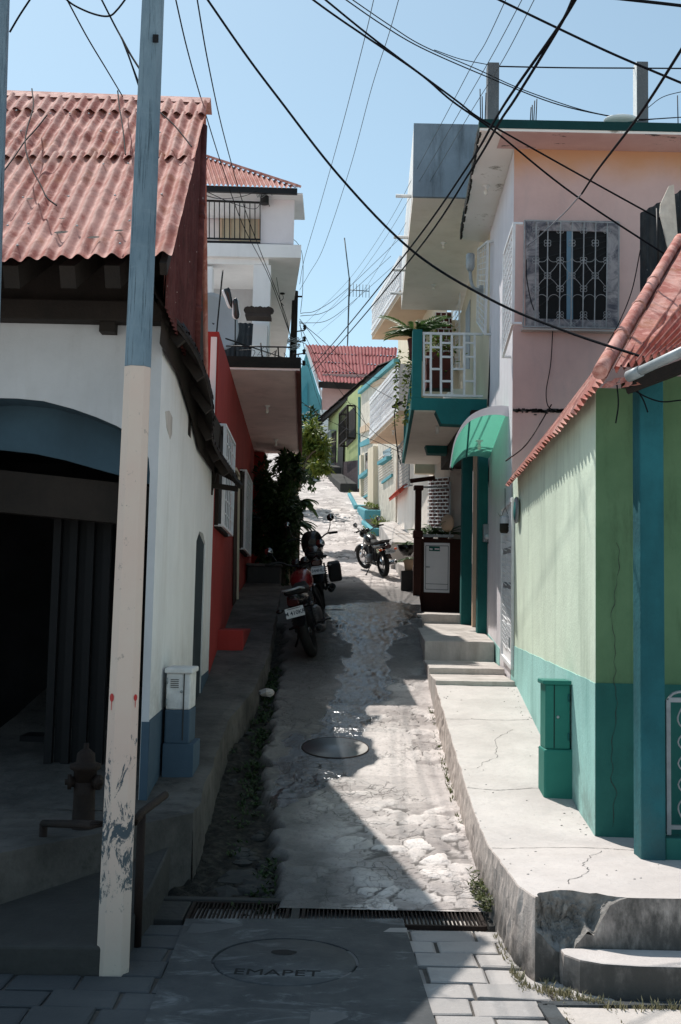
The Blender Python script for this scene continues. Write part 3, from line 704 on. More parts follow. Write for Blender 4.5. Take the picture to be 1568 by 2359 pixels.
for _ in range(110):
    x = random.choice([1.02 + random.gauss(0, .015), 1.17+random.gauss(0, .012), 1.42 + random.gauss(0, .01)]); y = random.uniform(5.1, 6.1) if x > 1.1 else random.uniform(5.9, 6.9)
    tuft(mb, (x, y, 0), random.uniform(.012, .035), 4, .02, .003)
tag(mb.build('dry_grass', M['dry_weed'], recalc=False), kind='stuff')
mb = MB()
for _ in range(26):
    Y = random.uniform(7.2, 7.8); herb(mb, (1.0 + random.gauss(0, .03), Y, zg(Y) + random.random()*.12), .05, 14, .035)
for _ in range(120):
    Y = random.uniform(9, 12.5)
    if random.random() < .4: tuft(mb, (rsx(Y) - .04, Y, zg(Y)), .04, 4, .03, .004)
tag(mb.build('kerb_weeds', M['weed'], recalc=False), kind='stuff')
# rubble in the gutter and at the foot of the street
mb = MB()
def stone(mb, c, r):
    vs = []; n_, m_ = 8, 5; s0 = random.random()*50
    for i in range(m_+1):
        tt = pi*i/m_ - pi/2
        for k in range(n_):
            a = 2*pi*k/n_; d = V((cos(tt)*cos(a), cos(tt)*sin(a), sin(tt))); q = r*(1+.35*noise.noise(d*1.5 + V((s0, 0, 0))))
            vs.append(V(c) + V((d.x*q*1.25, d.y*q, d.z*q*.55)))
    mb.add(vs, [[i*n_+k, i*n_+(k+1) % n_, (i+1)*n_+(k+1) % n_, (i+1)*n_+k] for i in range(m_) for k in range(n_)])
for _ in range(46):
    Y = random.choice([random.uniform(7.4, 8.4), random.uniform(8, 14)]); x = interp(COB_L, Y) - random.uniform(.02, .34)
    stone(mb, (x, Y, zg(Y) - .07), random.uniform(.02, .06))
for px, py, r_ in ((640, 1975, .12), (600, 2010, .13), (560, 2000, .15), (530, 2030, .12), (640, 2040, .1), (590, 1790, .05)): g_ = gnd(px, py); stone(mb, (g_.x - .02, g_.y, g_.z - .10), r_)
tag(mb.build('gutter_stones', M['concrete_dk'], recalc=False), kind='stuff')
g_ = gnd(613, 1600); mb = MB(); stone(mb, (g_.x, g_.y, g_.z + .02), .085)
tag(center(mb.build('stone_block', M['concrete'], recalc=False)), 'pale broken stone lying in the gutter by the left kerb', 'stone')
# ------------------------------------------------------------------ near utility pole
m = N('pole_raw'); c = m.mix(m.ramp(m.noise(1.6, 8, .7, m.map((3, 3, 1))), .3, .7), (.12, .18, .225), (.21, .285, .335))
c = m.mix(m.math('MULTIPLY', m.ramp(m.noise(6, 7, .75, m.map((14, 14, .35))), .54, .64), .8), c, (.03, .05, .065))
c = m.mix(m.math('MULTIPLY', m.ramp(m.noise(3, 6, .7, m.map((1, 1, 6))), .55, .7), .4), c, (.22, .28, .32))
m.bump(m.noise(25, 6, .6, m.map((2, 2, .3))), .5, .01); M['pole_raw'] = m.done(c, .8)
m = N('pole_paint'); c = m.mix(m.ramp(m.noise(1.2, 7), .3, .7), (.66, .49, .41), (.67, .55, .46))
z = m.posz(); low = m.ramp(z, 2.0, .3)
f = m.ramp(m.math('ADD', m.noise(6.5, 10, .78, m.map((1.6, 1.6, .7)), .5), m.math('MULTIPLY', m.math('MULTIPLY', m.ramp(z, .15, .5), m.ramp(z, 1.5, .7)), .13)), .638, .655)
c = m.mix(f, c, (.07, .09, .105))
c = m.mix(m.math('MULTIPLY', m.ramp(m.noise(16, 8, .7), .62, .66), .5), c, (.2, .17, .15))
c = m.mix(m.math('MULTIPLY', m.ramp(z, .8, -.05), .35), c, (.40, .38, .32))
m.bump(m.math('SUBTRACT', m.noise(30, 5), m.math('MULTIPLY', f, 1.5)), .35, .006); M['pole_paint'] = m.done(c, .7)
def pole(name, label, bl, br, tl, tr, yb, yt, Y, zsplit=None):
    """octagonal tapered pole between its picture edges, both ends placed at depth Y"""
    a, b = at(bl, yb, Y), at(br, yb, Y); c_, d = at(tl, yt, Y), at(tr, yt, Y)
    base, top = (a+b)/2, (c_+d)/2; w0, w1 = (b-a).length, (d-c_).length
    t = thing(name, label, 'utility pole', tuple(base))
    ang = radians(9)
    def ring(f):
        c = base.lerp(top, f); w_ = lerp(w0, w1, f)/2*.97; ch = .52; pts = []
        for (x, y) in ((-1, -ch), (-ch, -1), (ch, -1), (1, -ch), (1, ch), (ch, 1), (-ch, 1), (-1, ch)):
            pts.append(c + V((x*cos(ang) - y*sin(ang), x*sin(ang) + y*cos(ang), 0))*w_*.93)
        return pts
    return t, ring, base, top
t, ring, pb, pt_ = pole('utility_pole', 'nearer concrete utility pole painted cream below and bare blue-grey above, with two red paint drops', 218, 300, 325, 380, 2236, 0, atz(259, 2236, 0).y)
fs = (at(315, 848, pb.y).z - pb.z)/(pt_.z - pb.z)
mb = MB(); mb.rings([ring(fs + (1.25-fs)*i/12) for i in range(13)], False); mb.build('upper_shaft', M['pole_raw'], t, bev=.004)
mb = MB(); mb.rings([ring(-.02 + (fs+.02)*i/12) for i in range(13)], False); mb.build('painted_shaft', M['pole_paint'], t, bev=.004)
def drop(px, py, r_):
    q = at(px, py, pb.y); f = (q.z-pb.z)/(pt_.z-pb.z); rg = ring(f); c = pb.lerp(pt_, f)
    # find the facet in front
    best = None
    d = (q - EYE)
    for k in range(8):
        a, b = rg[k], rg[(k+1) % 8]; n_ = (b-a).cross(V((0, 0, 1))).normalized(); den = d.dot(n_)
        if abs(den) < 1e-6: continue
        s_ = (a-EYE).dot(n_)/den; h = EYE + d*s_; u = (h-a).dot((b-a).normalized())/(b-a).length
        if -.05 <= u <= 1.05 and (best is None or s_ < best[0]): best = (s_, h, n_ if n_.dot(d) < 0 else -n_, (b-a).normalized())
    if not best: return
    _, h, n_, u = best; mb = MB(); P = []
    for k in range(16):
        a = 2*pi*k/16; P.append(h + n_*.003 + u*cos(a)*r_*.8 + V((0, 0, sin(a)*r_*1.15)))
    mb.poly(P); mb.prism([h + n_*.003 - u*r_*.12 - V((0, 0, r_)), h + n_*.003 + u*r_*.12 - V((0, 0, r_)), h + n_*.003 + u*r_*.08 - V((0, 0, r_*3.4)), h + n_*.003 - u*r_*.08 - V((0, 0, r_*3.4))], n_*.001)
    mb.build('paint_drop', M['red_paint'], t, recalc=False)
drop(258, 1607, .020); drop(311, 1607, .016)
h = at(363, 104, pb.y); mb = MB(); mb.obox(h + V((0, -.075, 0)), (.016, 0, 0), (0, .006, 0), (0, 0, .022)); mb.build('bolt_hole', M['black_hole'], t)
t, ring, _, _ = pole('utility_pole', 'grey utility pole cut off by the left edge of the photo', -60, -5, -40, 22, 900, 0, 6.6)
mb = MB(); mb.rings([ring(f) for f in (-2.2, -1, 0, .5, 1, 1.3)], False); mb.build('shaft', M['pole_raw'], t, bev=.004)

# dark wooden pole behind the pink balcony
Yp = 20.5
b, tp_ = at(674, 835, Yp), at(680, 671, Yp)
t = thing('utility_pole', 'dark wooden utility pole with cable tangle and insulators above the pink balcony', 'utility pole', tuple(b))
mb = MB(); mb.tube([(b.x, Yp, 5.30), b, tp_], [.075, .072, .058], 10); mb.build('shaft', M['dark_wood'], t)
mb = MB(); mb.bar(tp_ + V((.02, -.06, -.12)), tp_ + V((.14, -.06, -.12)), .02, .03)
for dz in (-.8, -1.0, -1.25, -1.45): mb.bar(tp_ + V((.03, -.03, dz)), tp_ + V((.2, -.06, dz+.02)), .016, .02)
mb.bar(tp_ + V((.03, -.05, -.1)), tp_ + V((.03, -.05, -1.5)), .016, .02)
mb.build('bracket', M['rust'], t)
for dz in (-.72, -.95, -1.2, -1.42):
    mb = MB(); q = tp_ + V((.2, -.06, dz)); mb.lathe([(.015, -.05), (.035, -.03), (.022, 0), (.04, .02), (.02, .05)], q, 10); mb.build('insulator', M['black_metal'], t)
mb = MB()
for k in range(7):
    R_ = random.uniform(.06, .14); q = tp_ + V((random.uniform(-.05, .05), -.03, random.uniform(-1.2, -.95))); P = []
    for i in range(24): a = i*2*pi/12; P.append(q + V((R_*cos(a), -.07*sin(a)-.05, R_*.4*sin(a*1.3+k) + .03*random.random())))
    mb.tube(P, .006, 5)
mb.build('cable_coil', M['galv'], t)

# ------------------------------------------------------------------ handrail and hydrant below the left platform
g0 = atz(95, 2075, .1); q0 = at(100, 1897, g0.y); q1 = at(326, 1872, 6.55); q1b = V((q1.x, q1.y, .15))
t = thing('handrail', 'low rusty pipe handrail behind the cream utility pole', 'handrail', tuple(g0))
mid = at(215, 1899, 6.2)
mb = MB(); mb.tube([q0, mid, at(310, 1893, 6.2), q1, q1 + V((.06, .5, .02))], .024, 10); mb.build('rail', M['rust'], t)
for p in (q0, q1):
    mb = MB(); mb.tube([p, (p.x, p.y, .0)], .026, 10); mb.build('post', M['rust'], t)
h0 = atz(185, 2050, .1); k = h0.y/F
t = thing('hydrant', 'old rust-brown fire hydrant in the shade behind the handrail', 'hydrant', (h0.x, h0.y, .1))
zz = lambda py: at(185, py, h0.y).z
mb = MB(); mb.lathe([(30*k, zz(2052)), (30*k, zz(1975)), (37*k, zz(1970)), (37*k, zz(1955)), (27*k, zz(1950)), (24*k, zz(1830)), (25*k, zz(1800))], (h0.x, h0.y, 0), 20); mb.build('barrel', M['rust'], t)
mb = MB(); mb.lathe([(25*k, zz(1800)), (26*k, zz(1775)), (35*k, zz(1770)), (35*k, zz(1760)), (22*k, zz(1755)), (20*k, zz(1735)), (10*k, zz(1726)), (6*k, zz(1724)), (6*k, zz(1712)), (.001, zz(1711))], (h0.x, h0.y, 0), 20); mb.build('bonnet', M['rust'], t)
for s_ in (-1, 1):
    mb = MB(); mb.lathe([(12*k, 20*k), (12*k, 30*k), (17*k, 30*k), (17*k, 38*k), (7*k, 38*k), (7*k, 44*k)], (h0.x, h0.y, zz(1800)), 14, (s_, -.3, 0)); mb.build('outlet', M['rust'], t)
def corr(mb, a, b, c, d, pitch, amp, nv=14, dent=.006, per=8, seed=0, lip=0):
    """corrugated sheet: a,b top edge; d,c bottom edge; ribs run top to bottom"""
    a, b, c, d = V(a), V(b), V(c), V(d); W = max((b-a).length, (c-d).length); n_ = (b-a).cross(d-a).normalized()
    if n_.z < 0: n_ = -n_
    nu = max(8, int(W/pitch*per))
    def f(u, v):
        p = a.lerp(b, u).lerp(d.lerp(c, u), v)
        return p + n_*(amp*sin(2*pi*u*W/pitch) + dent*noise.noise(p*3 + V((seed, 0, 0))) + dent*.7*noise.noise(p*9)) + (V((0, 0, .02))*noise.noise(p*5+V((seed, 3, 0)))*max(0, (v-.93)/.07) if lip else V((0, 0, 0)))
    return mb.grid(f, nu, nv, True)
def bulb(parent, p, drop=.12, name='light_bulb'):
    mb = MB(); p = V(p); mb.lathe([(.05, 0), (.05, -.018), (.022, -.025), (.022, -.06)], p, 12); f = mb.build('lamp_holder', M['white'], parent)
    mb = MB(); mb.lathe([(.001, -drop-.02), (.025, -drop), (.032, -drop+.03), (.018, -.06), (.016, -.055)], p, 12); mb.build(name, M['bulb'], f)
def grille(parent, P, nx_, ny_, mat, thick=.018, frame=.03, name='window_grille', depth=None, extra=None):
    """flat grille on the quad P (TL, TR, BR, BL)"""
    P = [V(p) for p in P]; n_ = (P[1]-P[0]).cross(P[3]-P[0]).normalized(); mb = MB()
    for i in range(4): mb.bar(P[i], P[(i+1) % 4], frame, frame, n_)
    for i in range(1, nx_): mb.bar(P[0].lerp(P[1], i/nx_), P[3].lerp(P[2], i/nx_), thick, thick, n_)
    for j in range(1, ny_): mb.bar(P[0].lerp(P[3], j/ny_), P[1].lerp(P[2], j/ny_), thick*.9, thick*.9, n_)
    if depth is not None:
        for p in P: mb.bar(p, p + V(depth), frame*.8, frame*.8, (0, .3, 1))
    if extra: extra(mb, P)
    return mb.build(name, mat, parent)

# ================================================================== corner house (white walls, red tin roof)
Yf = 8.4
house = thing('corner_house', 'white corner house with rusty red corrugated roof and blue-grey arched opening on the left', 'house', (-1.43, Yf, .45))
f_ = lambda px, py, Y=Yf: at(px, py, Y)
XC = -1.43
zt = f_(300, 742).z
arc_px = [(-260, 985), (-170, 945), (-90, 925), (0, 917), (40, 918), (100, 924), (168, 942), (224, 962), (268, 981), (305, 1003), (330, 1028), (342, 1056), (345, 1090)]
arc = [f_(*p) for p in arc_px]
jb = V((XC - .058, Yf, .5)); arc_r = arc[-1]
zb = .35
mb = MB(); fc_ = []
q_ = [V((-5, Yf, zb)), V((arc[0].x, Yf, zb))]
mb.add([V((-5, Yf, zb)), V((arc[0].x, Yf, zb)), arc[0], V((arc[0].x, Yf, zt)), V((-5, Yf, zt))], [[0, 1, 2, 3, 4]])
mb.add(arc + [V((p.x, Yf, zt)) for p in arc], [[i, i+1, len(arc)+i+1, len(arc)+i] for i in range(len(arc)-1)])
mb.add([V((jb.x, Yf, zb)), V((XC, Yf, zb)), V((XC, Yf, zt)), V((arc_r.x, Yf, zt)), arc_r], [[0, 1, 2, 3, 4]])
mb.add([arc_r, V((jb.x, Yf, zb)), V((jb.x, Yf+.3, zb)), arc_r + V((0, .3, 0))], [[0, 1, 2, 3]]); fw = mb.build('front_wall', M['grey_white'], house)
mb = MB(); mb.prism([V((jb.x+.004, Yf-.004, zb)), V((XC+.004, Yf-.004, zb)), V((XC+.004, Yf-.004, 1.10)), V((jb.x+.004, Yf-.004, 1.10))], (0, .003, 0)); mb.build('dado', M['blue_dado'], house)
# arch soffit band and blue tympanum
low_px = [(-260, 1075), (-90, 1040), (0, 1036), (80, 1045), (150, 1060), (210, 1077), (268, 1093), (345, 1115)]
Yt = Yf + .30
lo_ = [at(p[0], p[1], Yt) for p in low_px]; up = [V((p.x-.06, Yt, p.z+.12)) for p in arc[:]]
mb = MB(); mb.prism(lo_ + [V((-1.50, Yt, lo_[-1].z)), V((-1.50, Yt, 4.0)), V((-4.4, Yt, 4.0)), V((-4.4, Yt, lo_[0].z))], (0, .05, 0)); mb.build('arch_panel', M['blue_arch'], house)
mb = MB()
for a, b in zip(arc, arc[1:]): mb.add([a + V((0, -.002, -.003)), b + V((-.002, -.002, -.003)), b + V((-.002, .30, -.003)), a + V((0, .30, -.003))], [[0, 1, 2, 3]], True)
mb.build('arch_soffit', M['blue_arch'], house, recalc=False)
# dim room: near-black walls, floor and fittings carry its shade in their colour
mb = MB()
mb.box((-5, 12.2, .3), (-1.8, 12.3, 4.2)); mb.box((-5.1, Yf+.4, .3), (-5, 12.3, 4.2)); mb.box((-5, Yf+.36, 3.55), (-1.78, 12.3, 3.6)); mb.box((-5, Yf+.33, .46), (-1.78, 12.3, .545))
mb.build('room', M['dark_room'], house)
mb = MB(); a, b = at(0, 1100, 8.9), at(268, 1140, 8.9); mb.prism([V((-4.6, 8.9, a.z-.15)), V((-1.6, 8.9, b.z-.25)), V((-1.6, 8.9, b.z+.08)), V((-4.6, 8.9, a.z+.22))], (0, .2, 0)); mb.build('lintel', M['dark_wood'], house)
a, b = at(0, 1790, 9.2), at(95, 1850, 9.2)
mb = MB(); q0, q1 = at(5, 1705, 10.5), at(100, 1790, 10.5)
mb.box((at(0, 1800, 10.5).x-.6, 10.4, .49), (at(102, 1800, 10.5).x, 11.2, q0.z)); mb.build('counter', M['dark_wood'], house)
mb = MB(); a, b = at(128, 1110, 9.3), at(262, 1110, 9.3)
for k in range(7):
    x0, x1 = lerp(a.x, b.x, k/7), lerp(a.x, b.x, (k+.9)/7); mb.box((x0, 9.3 + .06*(k % 2), .5), (x1, 9.36 + .06*(k % 2), a.z))
mb.build('folding_door', M['black_hole'], house)
mb = MB(); a, b = at(45, 1695, 10.0), at(100, 1790, 10.0); mb.box((a.x, 10.0, b.z), (b.x, 10.3, a.z)); mb.build('storage_box', M['dark_room'], house)
# eave timbers
mb = MB()
zb0 = f_(150, 748).z
mb.box((-5, Yf-.16, zb0), (XC+.06, Yf-.005, zb0+.16)); mb.build('wall_plate', M['dark_wood'], house, bev=.01)
for px in (205, 300, 85, -40):
    p = at(px, 668, Yf-.2); mb = MB(); mb.bar((p.x, Yf+.5, p.z+.62), (p.x, 7.55, p.z-.10), .11, .16); mb.build('rafter', M['dark_wood'], house)
mb = MB(); mb.box((-5, Yf+.02, zb0), (XC-.02, Yf+.08, 4.95)); mb.build('attic_shade', M['dark_wood'], house)  # dark board across the open attic, standing for the shade inside
p = at(250, 760, Yf-.05); mb = MB(); mb.box((p.x-.06, Yf-.12, p.z-.03), (p.x+.06, Yf-.004, p.z+.1)); mb.build('bracket', M['dark_wood'], house)
# roof
Er, Rr = at(395, 583, 7.4), at(480, 236, 10.24); El, Rl = at(0, 598, 7.4), at(15, 219, 10.24)
dE, dR = (El - Er), (Rl - Rr); k = (-5.4 - Er.x)/dE.x; El = Er + dE*k; k = (-5.4 - Rr.x)/dR.x; Rl = Rr + dR*k
nR = (Rr-Rl).cross(El-Rl).normalized(); nR = nR if nR.z > 0 else -nR
def onroof(u, v): return Rl.lerp(Rr, u).lerp(El.lerp(Er, u), v)
roof = None
for i, (v0, v1) in enumerate(((.42, 1.0), (.10, .455), (.015, .125))):
    mb = MB(); off = nR*(.012*i)
    corr(mb, onroof(0, v0)+off, onroof(1, v0)+off, onroof(1, v1)+off, onroof(0, v1)+off, .117, .018, 40 if i < 2 else 5, .015, 10, i*7, i == 0)
    if i == 0: roof = mb.build('roof', M['red_tin'], house, recalc=False)
    else: mb.build('roof_sheet', M['red_tin'], roof, recalc=False)
mb = MB(); mb.prism([Rl + V((0, -.10, -.05)), Rl + V((0, 0, .05)), Rl + V((0, .14, -.06)), Rl + V((0, 0, .035))], Rr - Rl + V((.02, 0, 0))); mb.build('ridge_cap', M['red_tin'], roof)
mb = MB()
for v_ in (.16, .3, .52, .7, .86, .95):
    for k in range(15):
        if random.random() < .62: continue
        p = onroof(.35 + .043*k + .004*random.uniform(-1, 1), v_ + .012*random.uniform(-1, 1)) + nR*(.03 + (.012 if v_ < .45 else 0)); mb.lathe([(.001, .005), (.007, .003), (.011, -.004)], p, 8, nR)
mb.build('roof_nails', M['galv'], roof, recalc=False)['kind'] = 'stuff'
mb = MB()
for u_, v_, r_ in ((.80, .90, .035), (.71, .72, .02), (.86, .93, .03), (.90, .9, .025), (.79, .83, .015)):
    p = onroof(u_, v_) + nR*.032; P = [p + (dE.normalized()*cos(a)*r_*1.5 + (Er-Rr).normalized()*sin(a)*r_*.7)*(1 + .35*noise.noise(V((cos(a)*2, sin(a)*2, u_*50)))) for a in [2*pi*k/12 for k in range(12)]]; mb.poly(P)
mb.build('rust_holes', M['moss'], roof, recalc=False)['kind'] = 'stuff'
# rear slope, hidden from view, added and shaped for its street shadow
Bl, Br = V((-5.4, 12.75, 4.45)), V((-1.60, 12.75, 4.45)); mb = MB(); corr(mb, Rl + V((0, .03, 0)), Rr + V((-.03, .03, 0)), Br, Bl, .117, .018, 8, .004, 6); mb.build('rear_roof', M['red_tin'], roof, recalc=False)
# gable cladding
XG = Rr.x - .05
xg = lambda Y: lerp(Er.x, Rr.x, (Y-Er.y)/(Rr.y-Er.y)) - .05
mb = MB()
def gab(u, v):
    Y = lerp(7.6, 10.16, u); zt_ = Er.z + (Y-Er.y)*(Rr.z-Er.z)/(Rr.y-Er.y) - .05; x = xg(Y) + .012*sin(2*pi*Y/.12); return V((x, Y, lerp(zt_, 4.12, v)))
mb.grid(gab, 140, 8, True); mb.build('gable_cladding', M['maroon_tin'], house, recalc=False)
mb = MB(); mb.bar((xg(7.45)-.01, 7.45, Er.z-.10), (XG-.01, 10.2, Rr.z-.12), .05, .09); mb.build('barge_board', M['dark_wood'], house)
mb = MB(); mb.prism([(XG-.02, 10.17, 3.6), (XG-.02, 10.17, 6.62), (-1.64, 12.7, 4.4), (-1.64, 12.7, 3.6)], (-.06, 0, 0)); mb.build('rear_gable', M['dark_wood'], house)  # hidden gable end, drawn in with the rear slope to shape the shadow
pz0, pz1 = at(463, 292, 10.1).z, 4.1
mb = MB(); mb.tube([(XG+.02, 10.08, pz0), (XG+.02, 10.08, pz1)], .048, 12)
for py in (470, 712, 500): mb.lathe([(.055, -.02), (.055, .02)], (XG+.02, 10.08, at(463, py, 10.1).z), 12)
mb.build('downpipe', M['maroon_tin'], house)
# side wall, with the doorway and the niche
LX0, LXS = XC + .017*8.4, -.017
o_ = lambda px, py, off=0: onx(px, py, LX0 + off, LXS)
lx = lambda Y: LX0 + LXS*Y
YD0, YD1 = o_(447, 1400).y, o_(468, 1400).y; ztop = lambda Y: interp([(8.4, zt), (9.2, 4.02), (10.5, 3.78), (12.8, 3.6)], Y)
zd = o_(456, 1222).z
def side(mb, Y0, Y1, z0, z1a, z1b, th=.35): mb.prism([V((lx(Y0), Y0, z0)), V((lx(Y1), Y1, z0)), V((lx(Y1), Y1, z1b)), V((lx(Y0), Y0, z1a))], (-th, 0, 0))
mb = MB(); side(mb, 8.405, YD0, .3, ztop(8.4), ztop(YD0), .045); side(mb, YD1, 12.8, .8, ztop(YD1), ztop(12.8))
mb.prism([V((lx(YD0), YD0, zd-.12)), V((lx(YD0), YD0, ztop(YD0))), V((lx(YD1), YD1, ztop(YD1))), V((lx(YD1), YD1, zd-.1)), V((lx(YD1-.25), YD1-.25, zd)), V((lx(YD0+.25), YD0+.25, zd))], (-.35, 0, 0))
mb.build('side_wall', M['white_wall'], house)
mb = MB(); mb.prism([V((lx(YD0)-.015, YD0, .8)), V((lx(YD1)-.015, YD1, .8)), V((lx(YD1)-.015, YD1, zd-.1)), V((lx(YD0+.3)-.015, YD0+.3, zd)), V((lx(YD0)-.015, YD0, zd-.1))], (-.05, 0, 0)); mb.build('side_door', M['door_dark'], house)
mb = MB()
for Y0, Y1 in ((8.41, YD0-.005), (YD1+.005, 12.78)): mb.prism([V((lx(Y0)+.001, Y0, .3)), V((lx(Y1)+.001, Y1, .3)), V((lx(Y1)+.001, Y1, lerp(1.11, 1.24, (Y1-8.4)/4.4))), V((lx(Y0)+.001, Y0, lerp(1.11, 1.24, (Y0-8.4)/4.4)))], (.005, 0, 0))
mb.build('side_dado', M['blue_dado'], house)
q = [o_(381, 948, .004), o_(390, 946, .004), o_(397, 962, .004), o_(396, 1000, .004), o_(392, 1012, .004), o_(384, 985, .004)]; mb = MB(); mb.prism(q, (-.012, 0, 0)); mb.build('bare_patch', M['step'], house)
# sagging tiled pent roof along the side wall
eo = [at(*p) for p in ((362, 690, 7.95), (440, 790, 8.7), (474, 868, 9.4), (489, 945, 10.1), (493, 1020, 11.0), (545, 1105, 12.6))]
eo = spline(eo, 8); mb = MB(); ei = [V((XG-.12 if p.y < 9 else lx(p.y)+.01, p.y, p.z+.30)) for p in eo]
for i in range(len(eo)-1):
    mb.add([eo[i], eo[i+1], ei[i+1], ei[i], eo[i]+V((0,0,-.045)), eo[i+1]+V((0,0,-.045)), ei[i+1]+V((0,0,-.05)), ei[i]+V((0,0,-.05))], [[0,1,2,3],[4,5,6,7],[0,1,5,4],[2,3,7,6]])
pent = mb.build('pent_roof', M['dark_wood'], house)
mb = MB()
for i in range(len(eo)-1):
    for s_ in range(2):
        a = eo[i].lerp(eo[i+1], s_/2); b = ei[i].lerp(ei[i+1], s_/2); a = a + (a-b)*random.uniform(.0, .12); P = []
        w_ = .06
        for kk in range(7):
            t_ = pi*kk/6; P.append(V((0, -cos(t_)*w_, sin(t_)*.04 + random.uniform(-.003, .003))))
        mb.add([a + p for p in P] + [b + p for p in P], [[k_, k_+1, k_+8, k_+7] for k_ in range(6)], True)
mb.build('clay_tiles', M['tile'], pent, recalc=False)
for Y in (8.5, 9.2, 9.9, 10.6, 11.3, 12.0):
    mb = MB(); k_ = min(range(len(eo)), key=lambda i: abs(eo[i].y-Y)); mb.bar(eo[k_] + V((-.02, 0, -.09)), ei[k_] + V((0, 0, -.11)), .06, .08); mb.build('rafter', M['dark_wood'], pent)
mb = MB(); a = at(475, 770, 8.9); corr(mb, at(352, 668, 8.35)+V((-.1,0,.1)), at(440, 760, 8.9)+V((-.1,0,.12)), at(443, 775, 8.85), at(356, 690, 8.2), .1, .012, 4, .01, 6); mb.build('loose_sheet', M['dark_tin'], pent, recalc=False)
mb = MB(); B_ = lambda px, py, Y=12.5: at(px, py, Y)
mb.bar(B_(486, 1052), B_(484, 1140), .055); mb.bar(B_(484, 1136), B_(500, 1062), .05); mb.bar(B_(490, 1080), B_(552, 1112), .05); mb.bar(B_(488, 1118), B_(548, 1127), .06); mb.bar(B_(500, 1060), B_(556, 1122, 12.2), .05); mb.bar(B_(455, 1035), B_(455, 1100), .04)
mb.build('bracket_frame', M['dark_wood'], pent)
mb = MB(); corr(mb, B_(462, 1022), B_(478, 1000, 12.9), B_(556, 1118, 12.4), B_(505, 1062, 12.0), .1, .012, 10, .012, 6); mb.build('broken_eave', M['tile'], pent, recalc=False)
mb = MB(); mb.obox(at(452, 993, 11.2), (.05, .02, .015), (-.01, .05, 0), (0, 0, .012)); mb.build('wood_scrap', M['step'], pent)

mb = MB(); zs_ = [(8.06, 3.96), (9.2, 3.94), (10.1, 3.76), (10.9, 3.54), (12.7, 3.5)]
mb.add([V((lx(Y) + .03, Y, z)) for Y, z in zs_] + [V((lx(Y) + .06, Y, z + .62)) for Y, z in zs_], [[i, i+1, i+6, i+5] for i in range(4)]); mb.build('side_plate', M['dark_wood'], house, recalc=False)
# meter pillar
cy = 9.0
t = thing('meter_pillar', 'white and blue-grey meter pillar standing against the side of the corner house', 'meter pillar', (at(408, 1800, cy).x, cy, zl(cy)))
l0, r0 = at(373, 1760, cy).x, at(444, 1760, cy).x; zs = at(408, 1706, cy).z
mb = MB(); mb.box((l0, cy, .4), (r0, cy+.42, zs-.03)); mb.prism([(l0, cy, zs-.03), (r0, cy, zs-.03), (r0, cy+.42, zs-.03), (l0, cy+.42, zs-.03)], (0, 0, .002)); mb.build('plinth', M['blue_dado'], t, bev=.02)
l1, r1 = at(378, 1640, cy).x+.0, at(436, 1640, cy).x; zm, zt_ = at(408, 1636, cy).z, at(408, 1552, cy).z
mb = MB(); mb.box((l1, cy+.03, zs-.031), (r1, cy+.40, zm)); mb.build('lower_box', M['blue_dado'], t, bev=.012)
mb = MB(); mb.box((l1+.004, cy+.034, zm), (r1-.004, cy+.40, zt_)); bx_ = mb.build('upper_box', M['white_wall'], t, bev=.012)
mb = MB(); mb.box((l1-.012, cy+.01, zt_), (r1+.014, cy+.41, zt_+.045)); mb.build('cap', M['white_wall'], t, bev=.012)
mb = MB(); mb.bar((r1-.055, cy+.028, zs), (r1-.055, cy+.028, zt_), .008, .012); mb.build('door_seam', M['concrete_dk'], bx_)
for z_ in (zm+.06, zt_-.06): mb = MB(); mb.tube([(l1+.012, cy+.024, z_-.025), (l1+.012, cy+.024, z_+.025)], .007, 6); mb.build('hinge', M['galv'], bx_)
mb = MB(); mb.lathe([(.001, .012), (.010, .010), (.012, 0)], V((r1-.075, cy+.032, (zm+zt_)/2)), 10, (0, -1, 0)); mb.build('lock', M['galv'], bx_)
mb = MB()
for k in range(5): mb.bar((l1+.04, cy+.030, zt_-.05-.016*k), (r1-.10, cy+.030, zt_-.05-.016*k), .005, .006, (0, 1, 0))
mb.build('vent_slots', M['concrete_dk'], bx_, recalc=False)['kind'] = 'stuff'

# ================================================================== red house with the pink balcony
RX0, RXS = -1.505 + .035*12.8, -.035
rx = lambda Y: RX0 + RXS*Y
z0 = at(600, 852, 14.9).z
rh = thing('red_house', 'red house with barred windows under a wide pink balcony slab on the left', 'house', (-1.5, 12.9, 1.2))
mb = MB(); mb.prism([(rx(12.82), 12.82, .9), (rx(23.2), 23.2, 1.8), (rx(23.2), 23.2, z0-.003), (rx(12.82), 12.82, z0-.003)], (-.3, 0, 0)); mb.build('wall', M['red_wall'], rh)
mb = MB(); mb.box((rx(23)+.0, 22.9, 1.8), (rx(23)+.22, 23.3, 5.26)); mb.build('pilaster', M['red_wall'], rh)
mb = MB(); a = at(494, 900, 12.9); mb.box((a.x-.05, 12.78, 3.6), (a.x+.02, 12.815, 5.2)); mb.build('white_edge', M['white_wall'], rh)
mb = MB(); mb.box((rx(14.2)-.1, 14.1, 1.2), (rx(14.2)+.33, 15.3, zl(14.6)+.16)); mb.build('door_step', M['red_wall'], rh, bev=.01)
